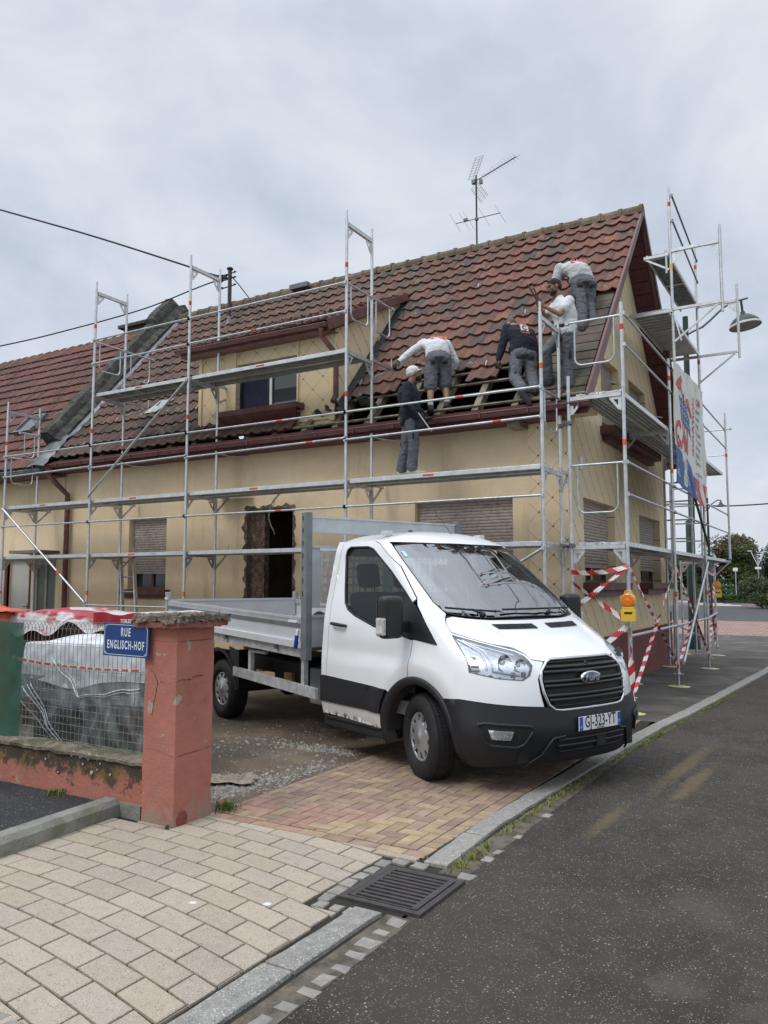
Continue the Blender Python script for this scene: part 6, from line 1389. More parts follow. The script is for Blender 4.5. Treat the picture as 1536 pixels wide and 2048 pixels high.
def perf(y0, y1, z0, z1, p_=.075, hsz=.048):
    # perforated sheet: bars between square holes
    ny = int((y1-y0)/p_); nz = int((z1-z0)/p_)
    for i in range(ny+1): y = y0+(y1-y0)*i/ny; b.box((-1.7505, y-(p_-hsz)/2, z0), (-1.7415, y+(p_-hsz)/2, z1))
    for j in range(nz+1): z = z0+(z1-z0)*j/nz; b.box((-1.7495, y0, z-(p_-hsz)/2), (-1.7425, y1, z+(p_-hsz)/2))
perf(-.86, -.06, 1.46, 1.98); perf(.06, .86, 1.46, 1.98); b.box((-1.75, -.999, 1.42), (-1.742, -.88, 2.02)); b.box((-1.75, .88, 1.42), (-1.742, .999, 2.02)); b.box((-1.75, -.05, 1.42), (-1.742, .05, 2.02)); b.build('perforated_sheet', mat('headboard grey', (.4, .42, .43)), hbp, **TL)
b = MB(); b.box((-1.90, -1.0605, 1.245), (-2.08, -1.0525, 1.270)); b.build('maker_label', mat('label white', (.65, .66, .66), .5), T, **TL)
b = MB(); M = Matrix.Translation((-1.86, -1.09, 1.06)) @ Matrix.Rotation(radians(14), 4, 'Y'); b.bbox((-.022, -.012, -.075), (.022, .012, .06), .006, M); bt_ = b.build('hanging_tag', mat('royal blue', (.015, .03, .30), .4), T, **TL); b = MB(); b.bbox((-.018, -.012, .061), (.02, .012, .12), .004, M); b.build('tag_clip', mat('plate white', (.7, .7, .7)), bt_, **TL)
# load lying in the bed
def tw(p): return MW[T.name] @ Vector(p)
pc = tw((-2.15, -.35, 1.0)); t = thing('tile_heap', 'heap of broken red roof tiles lying in the truck bed behind the cab', 'roof tiles', pc, HD)
for k in range(14):
    b = MB(); M = Matrix.Translation((random.uniform(-.3, .25), random.uniform(-.45, .45), .02+.26*random.random()**.8)) @ Matrix.Rotation(random.uniform(0, 6), 4, 'Z') @ Matrix.Rotation(random.uniform(-.5, .5), 4, 'X')
    b.grid(lambda u, v: M @ Vector((u*.25-.12, v*.35-.17, .03*sin(u*6))), 6, 1); b.grid(lambda u, v: M @ Vector((u*.25-.12, v*.35-.17, .03*sin(u*6)-.015)), 6, 1); b.build('broken_tile', TILE, t, **TL)
t = MB(); t.grid(lambda u, v: (-.12+.24*u, -.14+.28*v, .02+.34*sin(pi*u)*sin(pi*v)*(.7+.3*sin(u*17)*sin(v*13))), 20, 20); o = t.build('plastic_bag', glassmat('thin plastic', (.72, .74, .74), .12), None); o.location = tw((-2.05, -.05, 1.20)); tag(o, 'clear crumpled plastic bag standing on the rubble in the truck bed', 'plastic bag')
# ================================================================== PILLAR, WALL, FENCE, PALLETS
TERRA = mat('terracotta paint', (.38, .145, .105), .85, var=.10, scale=5, bump=.25, bscale=45, c2=(.29, .105, .08), c2f=.4, c2s=3)
patches(TERRA, 4.2, .640, .655, (.34, .31, .26), loc=(3.3, 1.7, .6), amount=.95, detail=6); patches(TERRA, 9, .655, .67, (.36, .33, .28), loc=(8, 2.2, 4), amount=.9)
zband(TERRA, .16, .02, (.27, .21, .17), nscale=11, namp=.35, amount=.8)
WALLT = mat('terracotta wall paint', (.38, .14, .10), .85, var=.12, scale=4, bump=.35, bscale=45, c2=(.38, .14, .105), c2f=.4, c2s=3)
patches(WALLT, 7, .63, .66, (.36, .30, .25), loc=(1, 6, 2), amount=.7)
zband(WALLT, .20, .33, (.10, .085, .025), nscale=3.2, namp=.45, amount=.9); zband(WALLT, .22, .30, (.035, .03, .02), nscale=9, namp=.55, amount=.85); zband(WALLT, .09, .03, (.22, .19, .15), nscale=9, namp=.15, amount=.8)
CAPM = mat('mossy cap', (.16, .13, .10), .95, var=.4, scale=16, bump=1., bscale=60, c2=(.21, .11, .085), c2f=.40, c2s=9); patches(CAPM, 24, .6, .66, (.33, .31, .26), amount=.6)
t = thing('gate_pillar', 'cracked terracotta gate pillar with a rough mossy cap beside the street sign', 'pillar', (-4.18, 4.18, 0))
b = MB()
def rough_box(b, lo, hi, amp, n=14, sc=9.):
    """box with a slightly uneven surface"""
    (x0, y0, z0), (x1, y1, z1) = lo, hi; cx, cy, cz = [(a+c)/2 for a, c in zip(lo, hi)]
    def w_(x, y, z):
        k = amp*2.2*(noise.noise(Vector((x*sc, y*sc, z*sc)))+.5*noise.noise(Vector((x*sc*2.7, y*sc*2.7, z*sc*2.7+5))))
        return (x+k*(1 if x > cx else -1), y+k*(1 if y > cy else -1), z+(k if z > cz else -k))
    for o, u, v in (((x0, y0, z0), (x1-x0, 0, 0), (0, 0, z1-z0)), ((x1, y0, z0), (0, y1-y0, 0), (0, 0, z1-z0)), ((x1, y1, z0), (x0-x1, 0, 0), (0, 0, z1-z0)), ((x0, y1, z0), (0, y0-y1, 0), (0, 0, z1-z0)), ((x0, y0, z1), (x1-x0, 0, 0), (0, y1-y0, 0)), ((x0, y1, z0), (x1-x0, 0, 0), (0, y0-y1, 0))):
        b.grid(lambda a, c: w_(*[o[i]+u[i]*a+v[i]*c for i in range(3)]), n, n, False)
px0, px1, py0, py1 = -4.335, -4.03, 4.0, 4.36
rough_box(b, (px0, py0, -.02), (px1, py1, 1.345), .0022, 24, 6)
b.build('shaft', TERRA, t)
b = MB(); rough_box(b, (px0-.065, py0-.06, 1.346), (px1+.075, py1+.065, 1.385), .004, 16, 17); b.build('cap_edge', mat('terracotta cap edge', (.24, .09, .07), .9, var=.3, scale=14), t)
b = MB(); rough_box(b, (px0-.075, py0-.072, 1.386), (px1+.088, py1+.075, 1.43), .010, 26, 21); b.build('cap', CAPM, t)
CRK = mat('crack shadow', (.035, .018, .014), .95)
b = MB()
def crack(pts, wd, plane):
    v = []; rn = random.Random(3)
    for k, (a, z) in enumerate(pts):
        w_ = wd*(.4+rn.random())*(1 if 0 < k < len(pts)-1 else .1)
        for s in (-1, 1): 
            if plane == 'f': v.append((a+s*w_, py0-.0035, z+s*w_*.4))
            else: v.append((px1+.0035, a+s*w_*.5, z+s*w_))
    b.add(v, [(2*k, 2*k+1, 2*k+3, 2*k+2) for k in range(len(pts)-1)])
def sub(pts, n=5, am=.006):
    rn = random.Random(5); out = []
    for (a, z), (c, y) in zip(pts, pts[1:]):
        for k in range(n): q = k/n; out.append((a+(c-a)*q+rn.uniform(-am, am)*(k > 0), z+(y-z)*q+rn.uniform(-am, am)*(k > 0)))
    return out+[pts[-1]]
crack(sub([(-4.31, 1.24), (-4.295, 1.18), (-4.30, 1.13)]), .0028, 'f'); crack(sub([(-4.30, 1.06), (-4.24, 1.03), (-4.205, .975), (-4.215, .89), (-4.24, .82), (-4.25, .72)]), .0022, 'f')
crack(sub([(-4.21, .975), (-4.13, .965), (-4.03, .975)]), .0020, 'f'); crack(sub([(4.0, .975), (4.05, .99), (4.12, .985), (4.18, 1.0), (4.26, .995)]), .0022, 's')
crack(sub([(-4.33, .505), (-4.2, .508), (-4.03, .475)], 4, .002), .0018, 'f'); crack(sub([(4.0, .475), (4.2, .485), (4.36, .495)], 4, .002), .0018, 's'); crack(sub([(-4.33, 1.255), (-4.18, 1.25), (-4.03, 1.25)], 4, .002), .0016, 'f'); crack(sub([(4.0, 1.25), (4.36, 1.252)], 5, .002), .0016, 's')
b.build('cracks', CRK, t)
b = MB(); b.sph((-4.031, 4.075, .055), (.010, .058, .055), 14, 10); b.build('worn_corner', mat('red stone', (.22, .055, .045), .8, var=.3, scale=14, bump=.4), t)
t = thing('garden_wall', 'low terracotta wall with black moss streaks joined to the pillar', 'wall', (-14, 4.15, 0))
b = MB(); rough_box(b, (-24, 4.055, -.02), (-4.337, 4.27, .385), .003, 60, 2.3); b.build('wall_body', WALLT, t)
b = MB()
def cap_(u, v):
    x = -24+19.66*u; return (x, 4.035+.25*v+.008*sin(x*23)*(v < .1), .388+.022*sin(pi*v)+.005*sin(x*17+v*5)+.004*sin(x*51))
b.grid(cap_, 260, 4, False); b.grid(lambda u, v: (cap_(u, 0)[0], cap_(u, 0)[1]+.002*v, cap_(u, 0)[2]-.022*v), 260, 1, False); b.build('wall_cap', mat('mortar cap', (.20, .165, .125), .95, var=.4, scale=14, bump=.9, bscale=60, c2=(.09, .085, .045), c2f=.48, c2s=6), t)
LICH = mat('lichen', (.42, .42, .36), .95, var=.2, scale=40)
b = MB(); rn = random.Random(11)
for x, z, r in ((-4.92, .26, .016), (-4.83, .335, .008), (-5.02, .31, .010), (-4.86, .29, .007), (-4.72, .27, .010), (-5.45, .3, .01), (-5.3, .22, .008)): b.lathe([(0, .004), (r*.8, .003), (r, 0)], 9, frame((x, 4.0515, z), (1, 0, 0), (0, 0, 1)), False)
for k in range(14): b.lathe([(0, .004), (.012, .002), (.016*rn.random()+.006, 0)], 7, frame((-5.0+rn.gauss(0, .07), 4.0515, .375+rn.gauss(0, .015)), (1, 0, 0), (0, 0, 1)), False)
b.build('lichen_spots', LICH, t)
b = MB(); b.box((-4.70, 4.02, 0), (-4.37, 4.054, .10)); b.build('concrete_footing', KC, t)
# street sign
t = thing('street_sign', 'blue enamel street name plate RUE ENGLISCH-HOF fixed to the wire fence', 'street sign', (-4.49, 3.95, 1.25))
Ms = frame((-4.485, 3.955, 1.25), (1, .01, -.012), (0.012, .0, 1)); SW, SH = .455, .235
b = MB(); b.bbox((-SW/2, -SH/2, -.004), (SW/2, SH/2, .004), .002, Ms); b.build('plate', mat('enamel blue', (.012, .05, .20), .22, var=.05, coat=.5), t)
b = MB(); e = .012; c_ = .03
pts = [(-SW/2+e+c_, -SH/2+e), (SW/2-e-c_, -SH/2+e), (SW/2-e, -SH/2+e+c_*.8), (SW/2-e, SH/2-e-c_*.8), (SW/2-e-c_, SH/2-e), (-SW/2+e+c_, SH/2-e), (-SW/2+e, SH/2-e-c_*.8), (-SW/2+e, -SH/2+e+c_*.8)]
for k in range(8):
    p, q = pts[k], pts[(k+1) % 8]; b.beam(Ms @ Vector((*p, .0052)), Ms @ Vector((*q, .0052)), .0035, .0016, (0, 1, 0))
for sx_ in (-1, 1):
    for sy in (-1, 1): p = (sx_*(SW/2-.020), sy*(SH/2-.019)); b.beam(Ms @ Vector((p[0]-.008, p[1]-.006*sx_*sy*-1, .0052)), Ms @ Vector((p[0]+.008, p[1]+.006*sx_*sy*-1, .0052)), .004, .0016, (0, 1, 0))
b.build('white_border', mat('enamel white', (.68, .72, .78), .3), t)
for body, yy, sx_ in (('RUE', .052, .56), ('ENGLISCH-HOF', -.038, .52)):
    o = text_mesh('lettering', body, .083, mat('enamel white', (.68, .72, .78)), None, MW[t.name].inverted() @ Ms @ Matrix.Translation((0, yy, .005)), sx_, 0, .0018, 'CENTER', .0005, 1.30); o.parent = t
# welded wire fence with rolled top
t = thing('wire_fence', 'green welded wire mesh fence with a rolled top standing on the low wall', 'fence', (-8, 4.15, .4))
FW = mat('fence wire green', (.16, .23, .19), .5, .3, .3, 30, c2=(.32, .33, .28), c2f=.45, c2s=12)
b = MB(); x = -4.36
def fy(z, x): return 4.15+.012*sin(x*3+z*2)
while x > -10.5:
    pts = []
    for k in range(9): z = .39+k*.107; pts.append((x+.0025*(-1)**k, fy(z, x), z))
    for k in range(1, 7): a = pi*k/6; pts.append((x+.010*k*.6, fy(1.3, x)+.045-.045*cos(a), 1.265+.085*sin(a)))
    b.tube(pts, .0019, 4, False); x -= .0485
for z in (.44, .50, .56, .62, .68, .735, .80, .815, .985, 1.0, 1.17, 1.185, 1.30): b.tube([(x_, fy(z, x_)-.003, z+.006*sin(x_*2.1+z*3)) for x_ in [-10.5+k*.3 for k in range(21)][:-0 or None] if x_ < -4.3]+[(-4.34, fy(z, -4.34), z)], .0021, 4, False)
b.build('mesh_panel', FW, t)
b = MB(); b.tube([(-4.37, 4.15, .39), (-4.37, 4.15, 1.36)], .006, 6); b.build('end_rod', FW, t)
b = MB(); b.grid(lambda u, v: (-10.4+4.5*u-.03*(1-v), 4.132+.012*sin(u*70)+.006*sin(u*190+v*3), .40+(.93)*v), 180, 6); o = b.build('shade_net', mat('green shade net', (.012, .085, .055), .75, var=.25, scale=6, alpha=.84), None, (-8, 4.13, .4)); tag(o, 'dark green shade net hung on the left part of the wire fence', 'screen')
# pallets behind the fence
FILM = bpy.data.materials.new('stretch film'); FILM.use_nodes = True; N = FILM.node_tree.nodes; L = FILM.node_tree.links; N.clear()
o_ = N.new('ShaderNodeOutputMaterial'); tr = N.new('ShaderNodeBsdfTransparent'); tr.inputs[0].default_value = (.86, .87, .88, 1); pg = N.new('ShaderNodeBsdfPrincipled'); pg.inputs['Base Color'].default_value = (.60, .61, .62, 1); pg.inputs['Roughness'].default_value = .18; pg.inputs['Coat Weight'].default_value = .6
nz = N.new('ShaderNodeTexNoise'); nz.inputs['Scale'].default_value = 2.2; nz.inputs['Detail'].default_value = 7; nz.inputs['Distortion'].default_value = .8; tcc = N.new('ShaderNodeTexCoord'); mpp = N.new('ShaderNodeMapping'); mpp.inputs['Scale'].default_value = (3.2, 1, .8); mpp.inputs['Rotation'].default_value = (0, .55, 0); L.new(tcc.outputs['Object'], mpp.inputs[0]); L.new(mpp.outputs[0], nz.inputs['Vector'])
rg = N.new('ShaderNodeMapRange'); rg.inputs['From Min'].default_value = .50; rg.inputs['From Max'].default_value = .85; rg.inputs['To Min'].default_value = .14; rg.inputs['To Max'].default_value = .60; L.new(nz.outputs['Fac'], rg.inputs['Value']); mxs = N.new('ShaderNodeMixShader'); L.new(rg.outputs[0], mxs.inputs[0]); L.new(tr.outputs[0], mxs.inputs[1]); L.new(pg.outputs[0], mxs.inputs[2]); L.new(mxs.outputs[0], o_.inputs[0])
bu = N.new('ShaderNodeBump'); bu.inputs['Strength'].default_value = .8; bu.inputs['Distance'].default_value = .06; L.new(nz.outputs['Fac'], bu.inputs['Height']); L.new(bu.outputs[0], pg.inputs['Normal'])
FOIL = mat('white wrap sheet', (.68, .69, .70), .35, var=.12, scale=5, bump=1., bscale=7, coat=.3)
GREYF = mat('grey wrap sheet', (.22, .225, .23), .35, var=.3, scale=4, bump=1., bscale=8, coat=.4)
BRT = mat('dark brown tiles', (.062, .040, .036), .7, var=.3, scale=8, tint=True)
def tile_stack(name, x0, x1, y0, y1, z0, z1, parent, m, rows, cols):
    b = MB()
    for r in range(rows):
        for c in range(cols):
            for q in range(2):
                k = random.uniform(.6, 1.4); b.ct = (k, k, k); g = .008
                xa = x0+(x1-x0)*c/cols+g; xb = x0+(x1-x0)*(c+1)/cols-g; za = z0+(z1-z0)*r/rows+g; zb = z0+(z1-z0)*(r+1)/rows-g; ya = y0+(y1-y0)*q/2; yb = y0+(y1-y0)*(q+1)/2-.02
                n = int((xb-xa)/.03)
                for i in range(n): xx = xa+(xb-xa)*i/n; b.box((xx+.002, ya+random.uniform(-.006, .006), za), (xx+(xb-xa)/n-.003, yb, zb-random.uniform(0, .01)))
    return b.build(name, m, parent)
t = thing('tile_pallet', 'pallet of dark tiles in clear film under a white sheet behind the wire fence', 'pallet', (-5.75, 5.2, 0))
b = MB()
for k in range(6): b.box((-6.7+.0*k, 4.72+k*.13, .12), (-5.12, 4.82+k*.13, .142))
for x in (-6.7, -6.0, -5.38): b.box((x, 4.72, .02), (x+.12, 5.45, .119))
b.build('pallet_base', WOOD, t); tile_stack('tiles', -6.62, -5.13, 4.78, 5.42, .15, .98, t, BRT, 3, 4)
def drape(x0, x1, y0, y1, zt, zb, fn, nu=70, nv=26):
    """sheet laid over a stack and hanging down its front and left side"""
    b = MB()
    def f(u, v):
        if v < .4: q = v/.4; y = y1+(y0-y1)*q; z = zt+fn(u, 0)*.6+.04*sin(u*9+q*5)*.6; x = x0+(x1-x0)*u; return (x, y, z)
        q = (v-.4)/.6; zz = zt+fn(u, 0)*.6*(1-q)-(zt-zb+fn(u, 1))*q; x = x0+(x1-x0)*u; return (x, y0-.05*q-.008*sin(u*14+q*4)*q-.004*sin(u*60+q*9), zz)
    b.grid(f, nu, nv); 
    b.grid(lambda u, v: (x0-.03*v-.01*sin(u*30)*v, y0+(y1-y0)*u, zt+fn(0, 0)*.6-(zt-zb)*v), 16, 14); return b
fnA = lambda u, e: (.05*sin(u*3.1)+.025*sin(u*11+1)+.03*abs(sin(u*21)) if e == 0 else .03*sin(u*5)+.05*math.exp(-((u-.45)/.16)**2))
drape(-6.72, -5.08, 4.74, 5.45, 1.09, .80, fnA).build('white_sheet', FOIL, t)
b = MB(); b.grid(lambda u, v: (-6.74+1.66*u, 4.70-.004*sin(u*40)-.008*sin(u*9+v*4), .82-.20*v-.06*math.exp(-((u-.45)/.2)**2)*v+.04*v*(u-.5)), 70, 8); b.build('grey_sheet', GREYF, t)
b = MB()
def film(u, v):
    z = 1.10-.93*v; fl = .16*max(0, v-.45)**1.2*(1-u)**1.5; return (-6.80-.28*fl*3+1.74*u, 4.665-fl-.02*sin(u*16+v*11)-.012*sin(u*45-v*20), z)
b.grid(film, 80, 40); b.build('film', FILM, t)
b = MB()
for (u0, v0), (u1, v1), r_ in (((.10, .42), (.50, .97), .006), ((.16, .36), (.50, .97), .004), ((.06, .50), (.49, .98), .003), ((.13, .40), (.42, .85), .005), ((.34, .12), (.55, .45), .006), ((.40, .14), (.56, .46), .004), ((.55, .46), (.98, .33), .006), ((.56, .47), (.98, .36), .003)):
    b.tube([Vector(film(u0+(u1-u0)*k/12, v0+(v1-v0)*k/12))+Vector((0, -.008, .01*sin(k))) for k in range(13)], r_, 5)
b.build('film_creases', mat('film crease', (.62, .64, .65), .2, coat=.6), t)
b = MB(); b.grid(lambda u, v: (-6.78+1.70*u, 4.640-.01*sin(u*9)-.006*sin(u*30), .955+.03*(1-u)-.03*sin(u*3.14)-.032*v), 60, 1); b.build('tape', mat('white tape', (.70, .68, .64), .4), t)
b = MB()
for k in range(15): u = .02+k*.066; q = lambda uu, vv: (-6.78+1.70*uu, 4.6385-.01*sin(uu*9)-.006*sin(uu*30)-.001, .955+.03*(1-uu)-.03*sin(uu*3.14)-.032*vv); b.add([q(u, .2), q(u+.045, .2), q(u+.045, .8), q(u, .8)], [(0, 3, 2, 1)])
b.build('tape_print', mat('print red', (.60, .09, .05), .5), t)
t = thing('brick_pallet', 'rear pallet of red-brown tiles under a white and crimson bag cover', 'pallet', (-7.2, 6.4, 0))
b = MB()
for k in range(6): b.box((-8.6, 5.95+k*.13, .10), (-6.45, 6.05+k*.13, .12))
b.box((-8.6, 5.95, .02), (-8.45, 6.9, .099)); b.box((-6.6, 5.95, .02), (-6.47, 6.7, .099)); b.build('pallet_base', WOOD, t)
tile_stack('tiles', -8.6, -6.45, 5.95, 6.7, .13, 1.22, t, mat('red-brown tiles', (.15, .055, .045), .75, var=.25, scale=8, tint=True), 4, 5)
fnB = lambda u, e: (.03*sin(u*7)+.02*abs(sin(u*19)) if e == 0 else .06*sin(u*9)+.05*sin(u*23))
COV = mat('printed bag cover', (.66, .62, .63), .4, var=.1, scale=5, bump=.9, bscale=9, coat=.3); patches(COV, 1.7, .50, .56, (.42, .035, .055), loc=(2.2, 0, 1), detail=3, stretch=(.7, 1, 2.2))
drape(-8.66, -6.38, 5.9, 6.75, 1.31, 1.12, fnB).build('bag_cover', COV, t)
b = MB(); b.grid(lambda u, v: (-7.15+.78*u, 5.845-.012*sin(u*20), 1.33-.13*v+.015*sin(u*9)), 20, 4); b.build('crimson_label', mat('crimson label', (.33, .015, .03), .35, coat=.4), t)
o = text_mesh('label_print', 'TUILES', .055, WHITE, None, MW[t.name].inverted() @ frame((-6.62, 5.825, 1.255), (1, 0, .02), (0, 0, 1)), 1, .2, .001); o.parent = t
b = MB(); b.grid(lambda u, v: (-9.6+1.05*u, 5.5+.6*v, 1.33+.07*sin(pi*u)*sin(pi*v)+.01*sin(u*22)), 20, 10); b.grid(lambda u, v: (-9.6+1.05*u, 5.5, 1.33-.35*v+.01*sin(u*22)*(1-v)), 20, 4); b.box((-9.5, 5.52, 0), (-8.65, 6.1, 1.30)); o = b.build('orange_tarpaulin', mat('orange tarpaulin', (.65, .10, .025), .5, var=.2, scale=6), None, (-9.1, 5.8, 0)); tag(o, 'bright orange tarpaulin over a stack behind the green net', 'tarpaulin')
# ================================================================== WARNING LAMPS, TAPE
def beacon(loc, lab):
    t = thing('warning_lamp', lab, 'warning lamp', loc, 0, 'warning lamps on the gable scaffold')
    b = MB(); b.bbox((-.10, -.05, -.185), (.10, .05, -.01), .012); b.bbox((-.085, -.045, -.009), (.085, .045, .02), .01); b.build('battery_case', mat('warning yellow', (.78, .50, .06), .4, var=.06, coat=.2), t, **TL)
    b = MB(); b.box((-.05, -.0535, -.075), (.06, -.0505, -.055)); b.box((-.045, -.0535, -.052), (.065, -.0505, -.045)); b.build('case_print', BLACKP, t, **TL)
    b = MB(); Mx = Matrix.Translation((0, 0, .115)) @ Matrix.Rotation(pi/2, 4, 'X'); b.lathe([(.0, -.042), (.095, -.04), (.105, -.02), (.105, .02), (.095, .04), (.088, .042)], 28, Mx)
    for a in range(0, 8): q = a*pi/4+.39; b.bbox((.10*cos(q)-.014, -.03, .115+.10*sin(q)-.014), (.10*cos(q)+.014, .03, .115+.10*sin(q)+.014), .005)
    b.build('lens_ring', mat('amber ring', (.80, .36, .03), .35, var=.05, coat=.3), t, **TL)
    b = MB(); b.lathe([(.086, .040), (.072, .050), (.066, .046), (.05, .058), (.044, .054), (.028, .062), (0, .064)], 28, Mx); b.build('lens', mat('amber lens', (.85, .22, .01), .15, var=.12, scale=60, coat=1.), t, **TL)
    b = MB(); b.tube([(-.05, 0, .21), (-.04, 0, .245), (.04, 0, .245), (.05, 0, .21)], .008, 6); b.build('handle', mat('warning yellow', (.78, .5, .06)), t, **TL); t.scale = (.9, .9, .9); return t
b1 = beacon((-2.50, 10.24, 1.335), 'amber warning lamp on a yellow battery case on the nearest scaffold corner post')
b2 = beacon((-2.76, 19.46, 1.50), 'amber warning lamp on the farthest scaffold post near the crosswalk'); b2.rotation_euler = (0, 0, .5)
TRd = mat('tape red', (.50, .03, .035), .45, var=.08); TWh = mat('tape white', (.70, .69, .68), .45, var=.08)
def tape(a, c, w_=.07, twist=.6, sag=.02, lab=None, n=None, ph=0, step=.12):
    a = Vector(a); c = Vector(c); L_ = (c-a).length; n = max(6, int(L_/.02)); d = (c-a).normalized(); side = d.cross(Vector((0.35, 1, 0)).normalized())
    if side.length < .2: side = d.cross(Vector((1, 0, 0)))
    side.normalize(); nn = d.cross(side); b = MB(); pr = []
    for k in range(n+1):
        t = k/n; an = twist*sin(t*pi*1.5+ph)+.35*sin(t*17+ph*3)*twist; wv = side*cos(an)+nn*sin(an); p = a+(c-a)*t+Vector((0, 0, -sag*4*t*(1-t))); pr.append((p-wv*w_/2, p+wv*w_/2))
    for k in range(n):
        for j in range(4):
            b.cm = int((k/n*L_+ph+j*w_*.3)/step) % 2; q = [pr[k][0].lerp(pr[k][1], j/4), pr[k][0].lerp(pr[k][1], (j+1)/4), pr[k+1][0].lerp(pr[k+1][1], (j+1)/4), pr[k+1][0].lerp(pr[k+1][1], j/4)]; b.add(q, [(0, 1, 2, 3)], True)
    o = b.build('barrier_tape', [TRd, TWh], None, tuple((a+c)/2)); tag(o, lab, 'barrier tape', 'red and white tape strung on the gable scaffold'); return o
TA = (-2.50, 10.31, 1.87); TAf = (-2.50, 10.33, .22); TB = (-2.50, 13.38, 1.93); TBf = (-2.5, 13.4, .30); TC = (-2.5, 16.45, 1.9); TCf = (-2.5, 16.5, .2); IA = (-3.25, 10.31, 1.80)
tape(IA, TA, .062, .45, .04, 'red and white tape stretched level between the first two scaffold posts')
tape(TA, (-3.25, 10.31, 1.30), .062, .6, .0, 'wide red and white tape running down and left from the corner post', ph=.4)
tape((-3.24, 10.3, 1.66), (-2.56, 10.31, 1.18), .06, .7, .0, 'twisted red and white tape running down right towards the yellow lamp', ph=.2)
tape((-3.24, 10.28, 1.14), (-3.24, 10.33, 1.02), .11, .3, 0, 'short red and white tape wound round the inner scaffold post by the bonnet')
tape((-2.53, 10.3, 1.12), (-3.2, 10.31, .55), .08, .3, 0, 'red and white tape passing behind the truck bonnet below the yellow lamp', ph=.1)
tape((-2.49, 10.29, 1.10), (-2.50, 10.3, .18), .08, 1.2, .0, 'red and white tape hanging down along the corner scaffold post', ph=.7)
tape(TA, TBf, .045, 1.3, .0, 'thin red and white tape falling from corner post to second post foot', ph=.3)
tape(TB, TAf, .05, 1.1, .0, 'thin red and white tape rising from the corner foot to the second scaffold post', ph=.9)
tape(TB, TCf, .05, 1.3, .0, 'thin tape falling from the second post to the foot of the third post', ph=.5)
tape(TC, (-2.5, 13.5, .42), .05, 1.2, .0, 'thin tape rising from the second post foot to the third post', ph=.1)
tape(TC, (-2.8, 19.5, 1.85), .06, .3, .02, 'short level red and white tape between the two farthest scaffold posts', ph=.2)
tape((-2.8, 19.5, 1.8), (-2.84, 19.5, .25), .06, 1.4, .0, 'twisted tape wound down the farthest scaffold post', ph=.6)
tape(TC, (-2.84, 19.55, .35), .05, 1.2, .0, 'thin tape running down from the third post to the farthest foot', ph=.8)
tape((-2.52, 16.45, .32), (-2.8, 19.5, 1.75), .05, 1.2, .0, 'thin tape rising from the third post foot to the farthest post top', ph=1.1)
# ================================================================== LAMP POSTS, AERIAL, CABLES
LG = mat('lamp post green', (.012, .030, .026), .4, var=.15)
t = thing('street_lamp', 'tall dark green street lamp with a bell shade behind the gable scaffold', 'street lamp', (-3.62, 21.4, 0))
b = MB(); b.tube([(-3.62, 21.4, 0), (-3.62, 21.4, 3.2), (-3.57, 21.4, 3.25), (-3.56, 21.4, 8.6)], [.125, .115, .085, .07], 16); b.lathe([(.16, 0), (.16, .35), (.13, .4)], 16, Matrix.Translation((-3.62, 21.4, 0))); b.build('post', LG, t)
b = MB(); b.tube([(-3.53, 21.4, 8.12), (-3.39, 21.4, 8.18), (-3.15, 21.4, 8.26), (-2.96, 21.4, 8.40), (-2.78, 21.4, 8.56), (-2.6, 21.4, 8.70), (-2.38, 21.4, 8.79), (-2.05, 21.4, 8.83)], .032, 8); b.build('arm', mat('lamp arm grey', (.20, .22, .24), .4, .5), t)
Ml = Matrix.Translation((-2.14, 21.4, 8.16)) @ Matrix.Rotation(radians(-8), 4, 'Y')
b = MB(); b.lathe([(.0, .36), (.05, .34), (.07, .26), (.16, .22), (.26, .15), (.34, .06), (.375, -.01), (.38, -.05), (.365, -.05)], 32, Ml); b.tube([Ml @ Vector((0, 0, .34)), Ml @ Vector((.02, 0, .66))], .03, 8); sh = b.build('shade', LG, t)
b = MB(); b.lathe([(.381, -.01), (.386, -.02), (.386, -.05), (.381, -.06)], 32, Ml); b.build('white_rim', WHITE, sh); b = MB(); b.lathe([(0, -.07), (.2, -.066), (.365, -.045)], 24, Ml); b.build('diffuser', mat('lamp diffuser', (.18, .19, .19), .3), sh)
t = thing('street_lamp', 'small distant street lamp with a bell shade seen right of the scaffold legs', 'street lamp', (-6.7, 45, 0))
b = MB(); b.tube([(-6.7, 45, 0), (-6.7, 45, 6.2)], [.09, .05], 10); b.tube([(-6.7, 45, 6.2), (-6.7, 45, 6.8)], .02, 6); b.build('post', LG, t)
b = MB(); b.tube([(-6.66, 45, 5.6), (-6.5, 45, 5.85), (-6.2, 45, 6.05), (-6.03, 45, 6.05)], .03, 6); b.build('arm', LG, t); b = MB(); b.lathe([(0, .25), (.06, .2), (.1, .08), (.26, 0), (.27, -.04)], 16, Matrix.Translation((-6.03, 45, 5.75))); b.tube([(-6.03, 45, 5.95), (-6.03, 45, 6.05)], .03, 6); b.build('shade', LG, t)
t = thing('television_aerial', 'rooftop television aerial with a tilted comb boom above the ridge', 'aerial', (-6.25, 14.15, 8.3))
AE = mat('aerial metal', (.16, .165, .17), .5, .6)
b = MB(); b.tube([(-6.25, 14.15, 8.1), (-6.25, 14.15, 9.86)], .018, 8); b.build('mast', mat('mast dark', (.05, .05, .055), .5, .5), t)
b = MB(); b.tube([(-6.73, 14.2, 8.99), (-5.72, 14.1, 8.93)], .009, 6); b.cbox((-6.5, 14.17, 9.0), (.07, .06, .05)); b.cbox((-6.25, 14.15, 8.95), (.06, .06, .05))
for k, x in enumerate((-6.72, -6.52, -6.42, -6.08, -5.74)): p = Vector((x, 14.15, 8.97-.04*(x+6.7)/1.0)); d = Vector((.10, .05, -.19)); b.tube([p-d, p+d], .0035, 4)
b.build('lower_array', AE, t)
